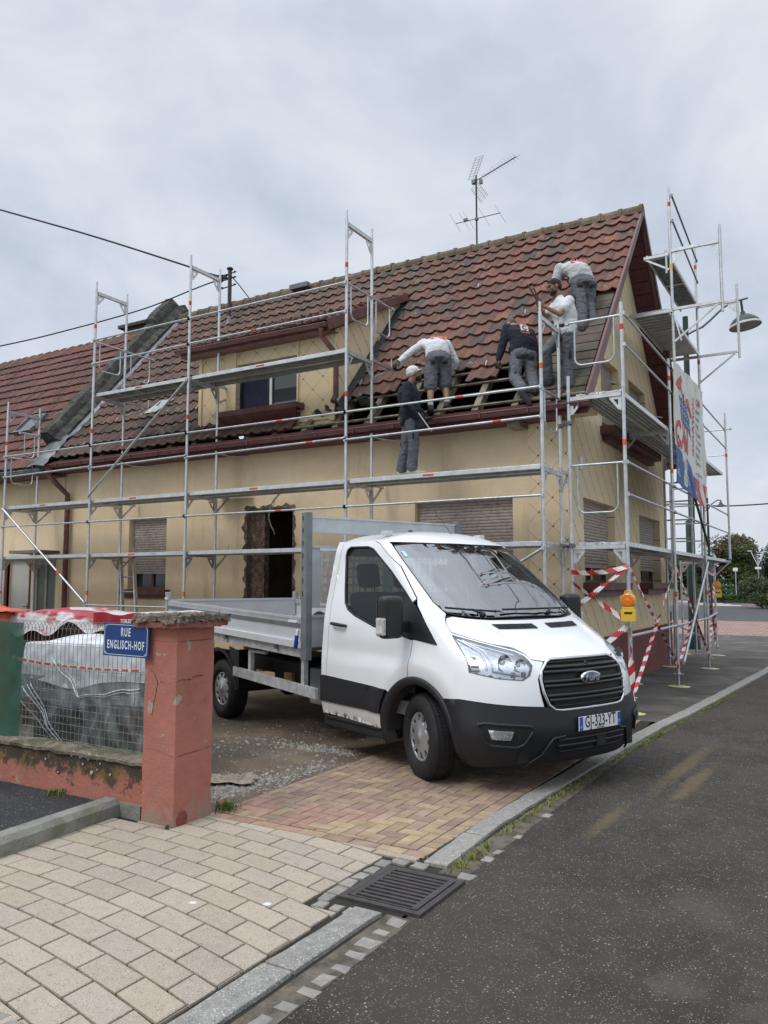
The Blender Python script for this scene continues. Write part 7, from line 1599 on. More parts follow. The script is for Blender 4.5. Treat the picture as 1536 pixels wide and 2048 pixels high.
b = MB(); A = Vector((-6.30, 14.15, 9.74)); B = Vector((-5.40, 14.15, 10.02)); b.tube([A, B], .010, 6); b.cbox(A, (.08, .07, .08)); b.cbox(A+(B-A)*.17+Vector((0, 0, -.08)), (.06, .05, .09))
for k in range(12):
    p = A+(B-A)*(.22+.78*k/11)
    for d in (Vector((-.085, .03, .10)), Vector((.075, -.03, -.10)), Vector((.09, .0, .0)), Vector((-.07, .05, -.01))): b.tube([p, p+d*(.75+.3*k/11)], .0035, 4)
b.build('upper_boom', AE, t)
b = MB()
for (o, e1, e2) in ((A+Vector((-.02, 0, .08)), Vector((.17, 0, .42)), Vector((-.14, .10, .06))), (A+Vector((.02, 0, -.06)), Vector((.22, 0, -.33)), Vector((-.12, .1, -.02)))):
    for s in (0, 1): b.tube([o+e2*s, o+e2*s+e1], .004, 4)
    b.tube([o-e2*.6, o-e2*.6+e1], .004, 4)
    for k in range(9): q = o+e1*k/8; b.tube([q-e2*.9, q+e2*1.35], .0028, 4)
b.build('reflector_grid', AE, t)
t = thing('service_mast', 'dark roof mast where the overhead cables meet, behind the scaffold', 'mast', (-12.19, 13.5, 7.6))
b = MB(); b.tube([(-12.19, 13.5, 7.55), (-12.19, 13.5, 8.92)], .045, 10); b.lathe([(.045, 0), (.075, .01), (.075, .04), (.05, .06), (0, .07)], 12, Matrix.Translation((-12.19, 13.5, 8.90))); b.build('tube', mat('mast brown', (.05, .035, .035), .6), t)
b = MB(); b.lathe([(.15, 0), (.09, .12), (.055, .3), (.045, .34)], 12, Matrix.Translation((-12.19, 13.5, 7.45))); b.build('flashing_collar', LEAD, t)
b = MB()
for z in (8.8, 8.68, 8.5): b.beam((-12.45, 13.5, z), (-12.0, 13.5, z+.02), .02, .02); b.sph((-12.42, 13.5, z+.01), .03, 8, 6); b.sph((-12.05, 13.5, z+.03), .025, 8, 6)
b.build('insulators', BLACKP, t)
CB = mat('cable black', (.012, .012, .013), .6)
def cable(pts, r, lab, tw=0, clamps=()):
    b = MB(); P_ = []
    pts = [Vector(p) for p in pts]; n = 14
    for i in range(len(pts)-1):
        p0 = pts[max(0, i-1)]; p1 = pts[i]; p2 = pts[i+1]; p3 = pts[min(len(pts)-1, i+2)]
        for k in range(n): t = k/n; P_.append(.5*((2*p1)+(p2-p0)*t+(2*p0-5*p1+4*p2-p3)*t*t+(3*p1-p0-3*p2+p3)*t**3))
    P_.append(pts[-1]); b.tube(P_, r, 6)
    for c in clamps: q = P_[int(c*(len(P_)-1))]; b.cbox(q+Vector((0, 0, -.03)), (.09, .05, .08))
    o = b.build('overhead_cable', CB, None, tuple(pts[0])); tag(o, lab, 'cable'); return o
cable([(-12.25, 13.5, 8.80), (-12.61, 13.45, 8.84), (-13.45, 13.2, 9.2), (-16.0, 12.6, 10.27), (-19.1, 12.0, 11.5), (-24.6, 11, 13.7)], .022, 'thick upper overhead cable falling from the left sky to the roof mast', clamps=(.08, .14, .18, .22, .25))
cable([(-12.25, 13.5, 8.72), (-12.7, 13.45, 8.69), (-13.2, 13.3, 8.55), (-14.35, 12.9, 8.18), (-15.9, 12.1, 7.72), (-17.8, 11.5, 7.44), (-22.5, 10.2, 7.0)], .016, 'lower thin overhead cable running left from the roof mast across the sky', clamps=(.10,))
cable([(-12.15, 13.5, 8.75), (-11.9, 13.55, 8.45), (-11.51, 13.5, 8.0), (-11.3, 13.5, 7.70)], .013, 'short loose cable dropping from the roof mast to the tiles')
cable([(-14, 46, 6.2), (-8.2, 45, 5.95), (-4.6, 45, 5.72), (6, 45, 6.2)], .035, 'distant overhead cable crossing the sky right of the banner')
# ================================================================== FAR SIDE OF THE CROSSING
LEAF = mat('leaves', (.038, .058, .016), .75, var=.35, scale=2., tint=True); BARK = mat('bark', (.07, .055, .04), .95, var=.3, scale=10)
def leafball(b, c, r, n, sz, tint0, squash=1., rn=random):
    for _ in range(n):
        a = rn.random()*2*pi; z = rn.uniform(-1, 1); q = rn.random()**.45; s = sqrt(1-z*z); p = Vector((c[0]+r[0]*q*s*cos(a), c[1]+r[1]*q*s*sin(a), c[2]+r[2]*q*z))
        k = rn.uniform(.5, 1.5); b.ct = (tint0[0]*k, tint0[1]*k, tint0[2]*k); u = Vector((rn.gauss(0, 1), rn.gauss(0, 1), rn.gauss(0, .6))).normalized()*sz*rn.uniform(.6, 1.3); w_ = u.orthogonal().normalized()*sz*rn.uniform(.3, .6)
        b.add([p-u, p+w_, p+u, p-w_], [(0, 1, 2, 3)])
def tree(x, y, h, rad, lab, tint0=(1, 1, 1), trunk=.3, n=2600, sz=.16, seed=1, blobs=9, name='tree', cat='tree'):
    rn = random.Random(seed); t = thing(name, lab, cat, (x, y, 0)); b = MB(); th = h*trunk
    b.tube([(0, 0, 0), (.05, 0, th*.5), (0, .05, th), (.1, 0, h*.7)], [h*.028, h*.022, h*.018, h*.006], 8)
    for k in range(5): a = rn.random()*6; b.tube([(0, 0, th*(.8+.1*k)), (rad*.35*cos(a), rad*.35*sin(a), th+h*.15), (rad*.65*cos(a), rad*.65*sin(a), th+h*.32)], [h*.012, h*.008, h*.003], 6)
    b.build('trunk', BARK, t, **TL); b = MB(); c0 = th+(h-th)*.5
    for k in range(blobs):
        a = rn.random()*2*pi; q = rn.uniform(.15, .62); z = c0+(h-th)*.5*rn.uniform(-.6, .62); rr = rad*rn.uniform(.34, .58); sc_ = sqrt(max(.15, 1-((z-c0)/((h-th)*.55))**2)); g = rn.uniform(.7, 1.35)
        leafball(b, (rad*q*sc_*cos(a), rad*q*sc_*sin(a), z), (rr, rr, rr*.75), n//blobs, sz, tuple(v*g for v in tint0), rn=rn)
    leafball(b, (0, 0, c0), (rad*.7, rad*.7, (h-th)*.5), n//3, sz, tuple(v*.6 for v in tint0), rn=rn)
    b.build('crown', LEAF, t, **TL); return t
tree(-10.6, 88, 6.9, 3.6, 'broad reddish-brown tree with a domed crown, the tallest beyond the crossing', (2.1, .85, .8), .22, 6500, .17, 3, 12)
tree(-8.9, 79.5, 5.3, 1.9, 'young olive green tree with a thin pale trunk in front of the brown tree', (1.4, 1.15, .8), .36, 4200, .12, 4)
tree(-6.4, 90, 6.3, 2.9, 'dark green tree at the right edge of the view beyond the hedge', (.55, .75, .8), .2, 3200, .17, 5, 11)
tree(-13.2, 86, 4.7, 2.2, 'low dark tree seen between the scaffold legs left of the brown tree', (.8, .8, .8), .25, 2000, .16, 6)
tree(-15.8, 86, 4.3, 2.2, 'second low dark tree partly hidden behind the green lamp post', (.7, .85, .8), .25, 1800, .16, 16)
tree(-7.5, 93, 5.0, 2.2, 'small mid green tree between the brown tree and the right edge tree', (1.0, 1.05, .8), .2, 1800, .15, 7)
def hedge(x0, x1, y0, y1, h, lab, tint0, n, sz, seed, name='hedge'):
    rn = random.Random(seed); b = MB()
    for _ in range(n):
        x = rn.uniform(0, x1-x0); y = rn.choice([rn.uniform(0, .25), rn.uniform(0, y1-y0)]); top = h*(.93+.07*sin(x*1.7)*1); z = rn.choice([rn.uniform(.05, top), top-rn.random()*.25]); k = rn.uniform(.55, 1.45)*(.75+.35*sin(x*2.3+z)); b.ct = tuple(v*k for v in tint0)
        p = Vector((x, y, z)); u = Vector((rn.gauss(0, 1), rn.gauss(0, 1), rn.gauss(0, 1))).normalized()*sz*rn.uniform(.6, 1.3); w_ = u.orthogonal().normalized()*sz*.5; b.add([p-u, p+w_, p+u, p-w_], [(0, 1, 2, 3)])
    o = b.build(name, LEAF); o.location = (x0, y0, 0); tag(o, lab, 'hedge' if name == 'hedge' else 'shrub'); return o
hedge(-14, -3, 84.2, 86, 2.35, 'long clipped bright green hedge beyond the railing', (.9, 1.7, .8), 9000, .12, 8)
hedge(-12.4, -7.6, 72.6, 75.2, .75, 'low loose green planting in front of the railing', (1.2, 1.5, .8), 3800, .10, 9, 'ground_shrub')
t = tree(-5.55, 58.5, 2.1, 1.75, 'rounded olive shrub at the right edge beside the crossing', (1.3, 1.15, .8), .06, 4200, .085, 10, 10, 'bush', 'bush')
tree(-3.9, 55.5, 1.5, 1.1, 'reddish flowering shrub at the right edge in front of the olive shrub', (3.2, .95, 1.1), .06, 1500, .07, 11, 8, 'bush', 'bush')
t = thing('railing', 'dark green crossed-bar street railing in front of the hedge', 'railing', (-9.6, 78, 0))
b = MB(); RLM = mat('railing green', (.02, .045, .035), .5)
for k in range(5):
    x = -12.2+k*1.25; b.tube([(x, 78, 0), (x, 78, 1.15)], .04, 6)
b.tube([(-12.2, 78, 1.1), (-7.2, 78, 1.1)], .035, 6); b.tube([(-12.2, 78, .25), (-7.2, 78, .25)], .03, 6); b.build('posts_and_rails', RLM, t); b = MB()
for k in range(4): x = -12.2+k*1.25; b.tube([(x, 78, .25), (x+1.25, 78, 1.1)], .025, 6); b.tube([(x, 78, 1.1), (x+1.25, 78, .25)], .025, 6)
b.build('crossed_bars', RLM, t)
b = MB(); b.box((-12.6, 72.2, 0), (-7.4, 72.45, .16)); tag(b.build('far_kerb', GRAN), kind='structure')
b = MB(); b.box((-14, 82.5, 0), (-3, 82.7, .35)); o = b.build('pale_wall', mat('pale render', (.42, .40, .34), .9), None, (-9, 82.6, 0)); tag(o, 'low pale wall at the foot of the far hedge', 'wall')
for x, y, h, lab in ((-9.35, 77.3, 3.1, 'thin pale sign post standing left of the olive tree'), (-7.42, 76.5, 4.0, 'grey post with a V-shaped twin lamp head near the right edge')):
    t = thing('sign_post', lab, 'post', (x, y, 0)); b = MB(); b.tube([(0, 0, 0), (0, 0, h)], .05, 8); b.build('post', GALV, t, **TL)
    b = MB()
    if h > 3.5: b.beam((0, 0, 3.2), (-.55, 0, 4.5), .10, .05); b.beam((0, 0, 3.2), (.55, 0, 4.5), .10, .05); b.cbox((0, 0, 3.0), (.5, .1, .2)); b.cbox((-.6, 0, 4.5), (.35, .2, .07))
    else: b.cbox((0, -.06, 2.9), (.4, .03, .3))
    b.build('head', WHITE, t, **TL)
b = MB(); b.bbox((-12.7, 80, .1), (-11.75, 80.6, 2.55), .05); b.box((-12.6, 79.96, .3), (-12.25, 79.999, 2.4)); b.box((-12.2, 79.96, .3), (-11.85, 79.999, 2.4)); o = b.build('cabinet', mat('navy paint', (.02, .028, .055), .5), None, (-12.2, 80.3, 0)); tag(o, 'dark navy cabinet with two doors seen between the taped scaffold legs', 'cabinet')
rn = random.Random(21); b = MB()
for k in range(26):
    x = -75+k*2.7; leafball(b, (x+rn.uniform(-1, 1), 128+rn.uniform(-4, 4), 2.0+rn.uniform(0, 1.4)), (3.4, 3, 2.6), 330, .3, (.6, .7, .7), rn=rn)
tag(b.build('far_wood', LEAF), kind='stuff')
# ================================================================== PEOPLE
def bake(b, name, m, parent, vox, sm=4, thr=None):
    """fuse overlapping solids into one smooth continuous skin"""
    me = bpy.data.meshes.new('tmp'); me.from_pydata([tuple(v) for v in b.v], [], b.f); o = bpy.data.objects.new('tmp', me); COL.objects.link(o)
    r = o.modifiers.new('r', 'REMESH'); r.mode = 'VOXEL'; r.voxel_size = vox; r.use_smooth_shade = True
    s = o.modifiers.new('s', 'SMOOTH'); s.factor = .5; s.iterations = sm
    bpy.context.view_layer.update(); dg = bpy.context.evaluated_depsgraph_get(); nm = bpy.data.meshes.new_from_object(o.evaluated_get(dg)); bpy.data.objects.remove(o); bpy.data.meshes.remove(me)
    if thr:
        nm.update(); off = [(v.co.copy(), v.normal.copy()) for v in nm.vertices]; sd = len(name)*1.7
        for v, (c, n_) in zip(nm.vertices, off):
            q = Vector((c.x*9, c.y*9, c.z*15+sd)); f_ = 1-abs(noise.noise(q))*3.2; f2 = noise.noise(q*2.3)
            v.co = c+n_*thr*(f_*.6+f2*.7)
    nm.name = name; nm.materials.clear(); nm.materials.append(m); nm.polygons.foreach_set('use_smooth', [True]*len(nm.polygons))
    q = bpy.data.objects.new(name, nm); COL.objects.link(q); q.parent = parent; MW[q.name] = MW[parent.name].copy(); return q
def cap(b, p, r, q, s, n=12):
    p = Vector(p); q = Vector(q); b.tube([p, (p+q)/2, q], [r, (r+s)/2, s], n); b.sph(p, r*.995, 12, 8); b.sph(q, s*.995, 12, 8)
def limb(b, pts, rs):
    for (p, r), (q, s) in zip(zip(pts, rs), zip(pts[1:], rs[1:])): cap(b, p, r, q, s)
def loft(b, secs, n=20):
    """closed body of elliptical sections: (centre, half-width vector, half-depth vector)"""
    v = []; m = len(secs)
    for c, a, d in secs:
        for k in range(n): t = 2*pi*k/n; v.append(Vector(c)+Vector(a)*cos(t)+Vector(d)*sin(t))
    f = [(i*n+k, i*n+(k+1) % n, (i+1)*n+(k+1) % n, (i+1)*n+k) for i in range(m-1) for k in range(n)]
    b.add(v, f+[tuple(range(n))[::-1], tuple(range((m-1)*n, m*n))], True)
def hand(b, wr, dirv, palm, curl=.9, r=.0085, sg=1):
    """palm, four unequal bent fingers and a thumb leaving the side; dirv = forearm direction, palm = palm normal"""
    d = Vector(dirv).normalized(); n = Vector(palm); n = (n-d*n.dot(d)).normalized(); s = d.cross(n)*sg; wr = Vector(wr)
    loft(b, [(wr-d*.01, s*.026, n*.019), (wr+d*.03, s*.036, n*.017), (wr+d*.065, s*.041, n*.015), (wr+d*.088, s*.038, n*.012)], 12)
    for k, (off, ln) in enumerate(((.030, .072), (.010, .080), (-.010, .075), (-.029, .060))):
        p = wr+d*.082+s*off; a = 0; seg = ln/3; q = [p]
        for j in range(3): a += curl*(.55+.25*j); q.append(q[-1]+(d*cos(a)+n*sin(a))*seg*(1.1-.1*j)+s*.002*(1.5-k))
        limb(b, q, [r*1.05, r, r*.95, r*.8])
    p = wr+d*.028+s*.028; q = [p, p+(d*.6+s*.75+n*.25).normalized()*.034, p+(d*.6+s*.75+n*.25).normalized()*.034+(d*.75+s*.1+n*.65).normalized()*.030, p+(d*.6+s*.75+n*.25).normalized()*.034+(d*.75+s*.1+n*.65).normalized()*.030+(d*.7-s*.2+n*.7).normalized()*.024]
    limb(b, q, [.0125, .011, .010, .008])
def head(b, c, face, upv, sc=1.):
    f = Vector(face).normalized(); u = Vector(upv); u = (u-f*u.dot(f)).normalized(); s = f.cross(u); c = Vector(c)
    M = Matrix(((s.x, f.x, u.x, c.x), (s.y, f.y, u.y, c.y), (s.z, f.z, u.z, c.z), (0, 0, 0, 1))) @ Matrix.Scale(sc, 4)
    b.sph((0, -.012, .028), (.075, .092, .088), 20, 14, M); b.sph((0, .02, -.035), (.058, .066, .078), 16, 12, M); b.sph((0, .052, -.085), (.032, .028, .026), 12, 8, M)
    b.sph((0, .098, -.022), (.015, .020, .013), 10, 8, M); b.add([M @ Vector(p) for p in ((-.009, .078, .02), (.009, .078, .02), (.013, .108, -.022), (-.013, .108, -.022), (0, .06, -.03))], [(0, 1, 2, 3), (0, 3, 4), (1, 4, 2), (0, 4, 1), (3, 2, 4)])
    b.sph((0, .080, .026), (.050, .014, .010), 12, 8, M); b.sph((0, .085, -.058), (.026, .014, .013), 12, 8, M); b.sph((-.04, .06, -.015), (.022, .025, .02), 10, 8, M); b.sph((.04, .06, -.015), (.022, .025, .02), 10, 8, M)
    for q in (-1, 1): b.sph((q*.078, -.008, -.012), (.010, .020, .032), 10, 8, M)
    return M
def face_bits(parent, M, beard=None, hair=None, hm=None, cap_=None):
    b = MB()
    for q in (-1, 1): b.sph((q*.031, .083, .008), (.012, .008, .008), 10, 8, M)
    b.build('eyes', mat('eye dark', (.03, .025, .02), .3), parent, **TL)
    b = MB()
    for q in (-1, 1): b.tube([M @ Vector((q*.014, .093, .026)), M @ Vector((q*.034, .090, .031)), M @ Vector((q*.052, .076, .025))], .0045, 5)
    b.build('eyebrows', mat('hair dark', (.018, .014, .012), .8), parent, **TL)
    if beard:
        b = MB(); b.sph((0, .030, -.070), (.060, .062, .046), 18, 12, M); b.sph((0, .06, -.092), (.036, .034, .028), 12, 8, M); b.sph((0, .094, -.043), (.026, .008, .006), 10, 6, M); bake(b, 'beard', beard, parent, .006, 2)
    if hair:
        b = MB()
        if hair == 'short': b.sph((0, -.018, .040), (.081, .094, .090), 20, 14, M); b.sph((0, -.045, .0), (.076, .066, .075), 18, 12, M)
        if hair == 'crop': b.sph((0, -.016, .033), (.078, .094, .088), 20, 14, M)
        bake(b, 'hair', hm, parent, .007, 2)
def person(label, loc, J, skin, top, trou, shoe, kind):
    """one figure: continuous body, then shirt, trousers, shoes; J holds the joints in local metres (x right, y away, z up as seen from the road)"""
    t = thing('person', label, 'person', loc, YAW); V = {k: Vector(v) for k, v in J.items() if not isinstance(v, (int, float, str))}
    sl, sr, hl, hr = V['shL'], V['shR'], V['hiL'], V['hiR']; pc = (hl+hr)/2; sc_ = (sl+sr)/2; sp = sc_-pc; up = sp.normalized(); lat = (sr-sl).normalized(); lat2 = (hr-hl).normalized(); dep = up.cross(lat).normalized(); dep2 = up.cross(lat2).normalized()
    mid = pc.lerp(sc_, .42)+V.get('bow', Vector((0, 0, 0))); nk = V['neck']; hd = V['head']
    bk = kind.get('bulk', 1.13); lat, lat2, dep, dep2 = [q*bk for q in (lat, lat2, dep, dep2)]
    def torso(g, lo=-.02):
        return [(pc+up*lo, lat2*(.135+g), dep2*(.095+g)), (pc+up*.06, lat2*(.165+g), dep2*(.118+g)), (mid.lerp(pc, .45), lat2*(.155+g), dep2*(.112+g)), (mid, lat*(.152+g), dep*(.108+g)), (mid.lerp(sc_, .5), lat*(.172+g), dep*(.122+g)), (sc_-up*.06, lat*(.178+g), dep*(.112+g)), (sc_+up*.02, lat*(.13+g), dep*(.085+g)), (sc_+(nk-sc_)*.6, lat*(.065+g*.5), dep*(.06+g*.5))]
    b = MB(); loft(b, torso(-.02)); limb(b, [sc_+up*.0, nk, hd-(hd-nk)*.3], [.062, .056, .055]); M = head(b, hd, V['face'], V.get('crown', hd-nk))
    for s, sh in (('L', sl), ('R', sr)):
        limb(b, [sh, V['el'+s], V['wr'+s]], [.046, .038, .026]); hand(b, V['wr'+s], V.get('hd'+s, V['wr'+s]-V['el'+s]), V.get('pm'+s, Vector((0, 1, 0))), J.get('curl', .8), sg=(1 if s == 'L' else -1))
        limb(b, [V['hi'+s], V['kn'+s], V['kn'+s].lerp(V['an'+s], .3), V['an'+s]], [.075, .05, .054, .036])
    body = bake(b, 'body', skin, t, .0085, 3)
    # shirt
    slv = kind.get('sleeve', 1.); b = MB(); loft(b, torso(kind.get('loose', .012), kind.get('hem', -.04)))
    for s, sh in (('L', sl), ('R', sr)):
        el, wr = V['el'+s], V['wr'+s]
        if slv >= 1: limb(b, [sh, sh.lerp(el, .5), el, el.lerp(wr, .5), wr-(wr-el).normalized()*.02], [.078, .070, .060, .056, .042])
        else: limb(b, [sh, sh.lerp(el, slv)], [.082, .078])
    limb(b, [sc_, sc_+(nk-sc_)*.75], [.085, .062]); bake(b, kind.get('topname', 'jumper'), top, t, .011, kind.get('tsm', 5), .006)
    # trousers
    b = MB(); sh_ = kind.get('short', False); loft(b, [(pc-up*.09, lat2*.15, dep2*.11), (pc-up*.02, lat2*.172, dep2*.125), (pc+up*.06, lat2*.172, dep2*.125), (pc+up*.12, lat2*.160, dep2*.116)])
    for s in 'LR':
        h, k, a = V['hi'+s], V['kn'+s], V['an'+s]
        if sh_: limb(b, [h, h.lerp(k, .55), h.lerp(k, 1.06)], [.108, .104, .104])
        else: limb(b, [h, h.lerp(k, .5), k, k.lerp(a, .5), k.lerp(a, .93)], [.108, .098, .084, .078, .082])
    tr_ = bake(b, 'shorts' if sh_ else 'trousers', trou, t, .012, 4, .008)
    b = MB(); loft(b, [(pc+up*.085, lat2*.180, dep2*.132), (pc+up*.125, lat2*.178, dep2*.130)], 24); b.build('belt', mat('belt black', (.015, .015, .016), .6), t, **TL)
    for s in 'LR':
        h, k, a, to = V['hi'+s], V['kn'+s], V['an'+s], V['to'+s]
        b = MB(); f = (to-a); f.z = 0 if abs(f.z) < .06 else f.z; f.normalize()
        limb(b, [a+Vector((0, 0, .01)), a+Vector((0, 0, -.045))-f*.03], [.047, .045]); limb(b, [a+Vector((0, 0, -.05)), a+f*.10+Vector((0, 0, -.06)), a+f*.18+Vector((0, 0, -.065))], [.044, .045, .034]); bake(b, 'shoe', shoe, t, .010, 3)
        if not sh_:
            b = MB(); th = (k-h).normalized(); o = lat2 if s == 'R' else -lat2; c = h.lerp(k, .72)+o*.075; b.sph(c, (.016, .045, .075), 12, 8); b.build('thigh_pocket', mat('pocket black', (.020, .022, .028), .85), tr_, **TL)
            b = MB(); c = k-dep2*.0+Vector((0, 0, 0)); fw_ = dep2*(1 if J.get('front', 1) > 0 else -1); b.sph(k-fw_*.045, (.045, .034, .085), 12, 8); b.build('knee_patch', mat('pocket black', (.020, .022, .028), .85), tr_, **TL)
        else:
            b = MB(); limb(b, [a+Vector((0, 0, .0)), a+Vector((0, 0, .055))], [.043, .044]); bake(b, 'sock', mat('white sock', (.62, .62, .63), .9), t, .010, 2)
    # back pockets
    for q in (-1, 1):
        b = MB(); up_ = Vector((0, 0, 1)).lerp(up, .2).normalized(); bk_ = (Vector((0, -1, 0))-up_*Vector((0, -1, 0)).dot(up_)).normalized() if abs(lat2.y) < .5 else -dep2; c = pc-up_*.06+lat2*.078*q+bk_*.112; loft(b, [(c-up_*.05, lat2*.034, bk_*.018), (c, lat2*.044, bk_*.022), (c+up_*.045, lat2*.044, bk_*.018)]); b.build('back_pocket', mat('pocket dark', (.040, .043, .052), .85), tr_, **TL)
    lat = lat.normalized(); return t, M, dict(pc=pc, sc=sc_, up=up, lat=lat, dep=dep, mid=mid)
def back_print(t, G, words, back, m_list):
    """printing on the back: follows the spine, offset to the camera side"""
    for body, size, h, x, mm, bold in words:
        n = G['dep'].normalized()*back; o = G['mid'].lerp(G['sc'], h)+n*.150+G['lat']*x; M = frame(o, G['lat'], G['up']); 
        z = Vector((M[0][2], M[1][2], M[2][2]))
        ob = text_mesh('back_print', body, size, mm, None, M, 1.0, 0, bold, 'CENTER', .002); ob.parent = t
SK = mat('skin tan', (.33, .175, .11), .55, var=.1, scale=12); SK2 = mat('skin brown', (.24, .125, .075), .55, var=.1, scale=12)
GREYT = mat('grey work trousers', (.115, .12, .135), .9, var=.18, scale=9, bump=1., bscale=13); GREYP = mat('paint-splashed trousers', (.105, .112, .13), .9, var=.25, scale=9, bump=1., bscale=13); patches(GREYP, 13, .66, .69, (.5, .5, .5), amount=.8)
WHT = mat('white cotton', (.66, .665, .69), .9, var=.05, scale=5, bump=1., bscale=9); LGREY = mat('light grey cotton', (.50, .51, .53), .9, var=.07, scale=5, bump=1., bscale=9); NAVY = mat('navy fleece', (.012, .015, .026), .95, var=.3, scale=8, bump=.7, bscale=14)
DSH = mat('dark work shoe', (.04, .037, .034), .8, var=.3, scale=20); TSH = mat('pale dusty shoe', (.42, .38, .32), .85, var=.2, scale=20); GLV = mat('black glove', (.012, .012, .013), .8)
HRD = mat('hair dark', (.018, .014, .012), .8, var=.3, scale=40, bump=.6, bscale=80); PRED = mat('print red', (.50, .03, .06), .7); PGREY = mat('print grey', (.28, .30, .34), .7)
def gloves(t, V, which, curl=.8):
    for s in which:
        b = MB(); el, wr = Vector(V['el'+s]), Vector(V['wr'+s]); limb(b, [wr-(wr-el).normalized()*.03, wr], [.036, .034]); hand(b, wr, Vector(V.get('hd'+s, wr-el)), Vector(V.get('pm'+s, (0, 1, 0))), curl, .0115, sg=(1 if s == 'L' else -1)); bake(b, 'glove', GLV, t, .008, 2)
# 1 bent over, pale long-sleeved shirt and shorts, back to the road
J1 = dict(anL=(-.14, .0, .09), anR=(.12, .12, .17), toL=(-.18, .2, .06), toR=(.24, .3, .16), knL=(-.13, .13, .45), knR=(.10, .24, .50), hiL=(-.105, .15, .86), hiR=(.09, .18, .87), shL=(-.21, .44, 1.20), shR=(.14, .48, 1.20), neck=(-.04, .56, 1.25), head=(-.04, .68, 1.21), face=(-.05, .35, -.9), crown=(0, .9, .2), bow=(0, -.04, .07),
    elL=(-.43, .38, 1.04), wrL=(-.61, .28, .86), elR=(.29, .52, .93), wrR=(.19, .70, .63), pmL=(.3, .6, -.6), pmR=(-.5, .5, 0), curl=.9)
t, M, G = person('person in a pale long-sleeved shirt and grey shorts bending over the tiles', (-5.27, 10.50, 4.20), J1, SK, WHT, GREYT, DSH, dict(short=True, topname='long_sleeved_shirt', hem=.03))
gloves(t, J1, 'LR'); back_print(t, G, (('CAN', .12, .42, .02, PRED, .005), ('TOITURE', .045, .66, 0, PGREY, .001)), -1, None); face_bits(t, M, None, 'short', HRD)
# 2 standing on the middle deck, white cap, dark jacket, seen from the side
J2 = dict(anL=(-.10, .12, .08), anR=(.05, -.05, .08), toL=(.08, .10, .04), toR=(.24, -.08, .04), knL=(-.02, .10, .46), knR=(.08, -.08, .46), hiL=(.03, .10, .86), hiR=(.03, -.08, .86), shL=(.0, .19, 1.29), shR=(-.01, -.17, 1.27), neck=(.045, .0, 1.37), head=(.095, .0, 1.50), face=(.93, .25, .22), crown=(-.15, 0, 1), bow=(.02, 0, 0),
    elL=(.12, .24, 1.05), wrL=(.26, .14, .90), elR=(-.04, -.24, 1.0), wrR=(.14, -.20, .80), pmL=(0, -.6, .5), pmR=(0, .5, .3), curl=.9)
t, M, G = person('person in a white cap and dark jacket standing on the scaffold deck', (-5.55, 10.02, 3.225), J2, SK2, NAVY, GREYP, TSH, dict(hem=-.10, loose=.03, topname='jacket'))
gloves(t, J2, 'LR'); face_bits(t, M, HRD, None)
b = MB(); b.sph((0, -.018, .048), (.086, .100, .080), 20, 12, M); b.sph((0, -.04, .02), (.083, .08, .062), 16, 10, M); c_ = bake(b, 'cap', mat('white cap', (.70, .68, .69), .8, bump=.2), t, .008, 2)
b = MB(); b.grid(lambda u, v: M @ Vector(((u-.5)*.15, .07+.085*v-.06*(2*u-1)**2*v-.02*(2*u-1)**2, .052+.012*v-.03*(2*u-1)**2)), 12, 6); b.grid(lambda u, v: M @ Vector(((u-.5)*.15, .07+.085*v-.06*(2*u-1)**2*v-.02*(2*u-1)**2, .047+.012*v-.03*(2*u-1)**2)), 12, 6); b.build('peak', mat('white cap', (.7, .68, .69)), c_, **TL)
w0 = Vector(J2['wrR'])
b = MB(); p = w0+Vector((.07, -.02, -.03)); b.tube([p+Vector((-.07, 0, .10)), p+Vector((.09, 0, -.13))], .011, 8); mt = MW[t.name]; o = MB(); o.tube([mt @ (p+Vector((-.07, 0, .10))), mt @ (p+Vector((.09, 0, -.13)))], .010, 8); o.tube([mt @ (p+Vector((.085, -.0, -.12))), mt @ (p+Vector((.12, 0, -.17)))], [.014, .006], 8); o = o.build('hand_tool', mat('pale tool handle', (.55, .55, .53), .5), None, tuple(mt @ p)); tag(o, 'pale-handled hand tool held by the person in the white cap', 'tool')
b = MB(); c = Vector(J2['hiR'])+Vector((.13, -.09, -.05)); b.bbox((c.x-.05, c.y-.05, c.z-.16), (c.x+.07, c.y+.04, c.z+.06), .02); b.build('tool_pouch', mat('pouch black', (.012, .012, .013), .8), t, **TL)
# 3 dark jumper on the battens, back turned
J3 = dict(anL=(-.07, -.02, .07), anR=(.12, .05, .10), toL=(.05, -.04, -.12), toR=(.16, .2, .06), knL=(-.14, .22, .30), knR=(.12, .30, .36), hiL=(-.075, .34, .68), hiR=(.105, .36, .68), shL=(-.19, .50, 1.12), shR=(.15, .54, 1.06), neck=(-.05, .57, 1.16), head=(-.12, .66, 1.22), face=(-.75, .45, -.5), crown=(-.1, .4, .8), bow=(.02, -.04, .02),
    elL=(-.28, .46, .83), wrL=(-.34, .42, .62), elR=(.23, .52, .80), wrR=(.20, .48, .58), pmL=(.6, .5, 0), pmR=(-.6, .5, 0), curl=.7)
t, M, G = person('person in a dark jumper with a square back logo standing on the battens', (-3.87, 10.45, 4.29), J3, SK, NAVY, GREYT, DSH, dict(hem=-.03, loose=.02, topname='jumper'))
gloves(t, J3, 'LR'); face_bits(t, M, None, 'crop', mat('shaved hair', (.10, .085, .075), .8, var=.2, scale=60))
n = -G['dep'].normalized(); o = G['mid'].lerp(G['sc'], .62)+n*.165; Mb = frame(o, G['lat'], G['up'])
b = MB(); b.bbox((-.055, -.045, -.002), (.065, .055, .002), .001, Mb); b.build('logo_square', mat('logo white', (.6, .6, .61), .7), t, **TL)
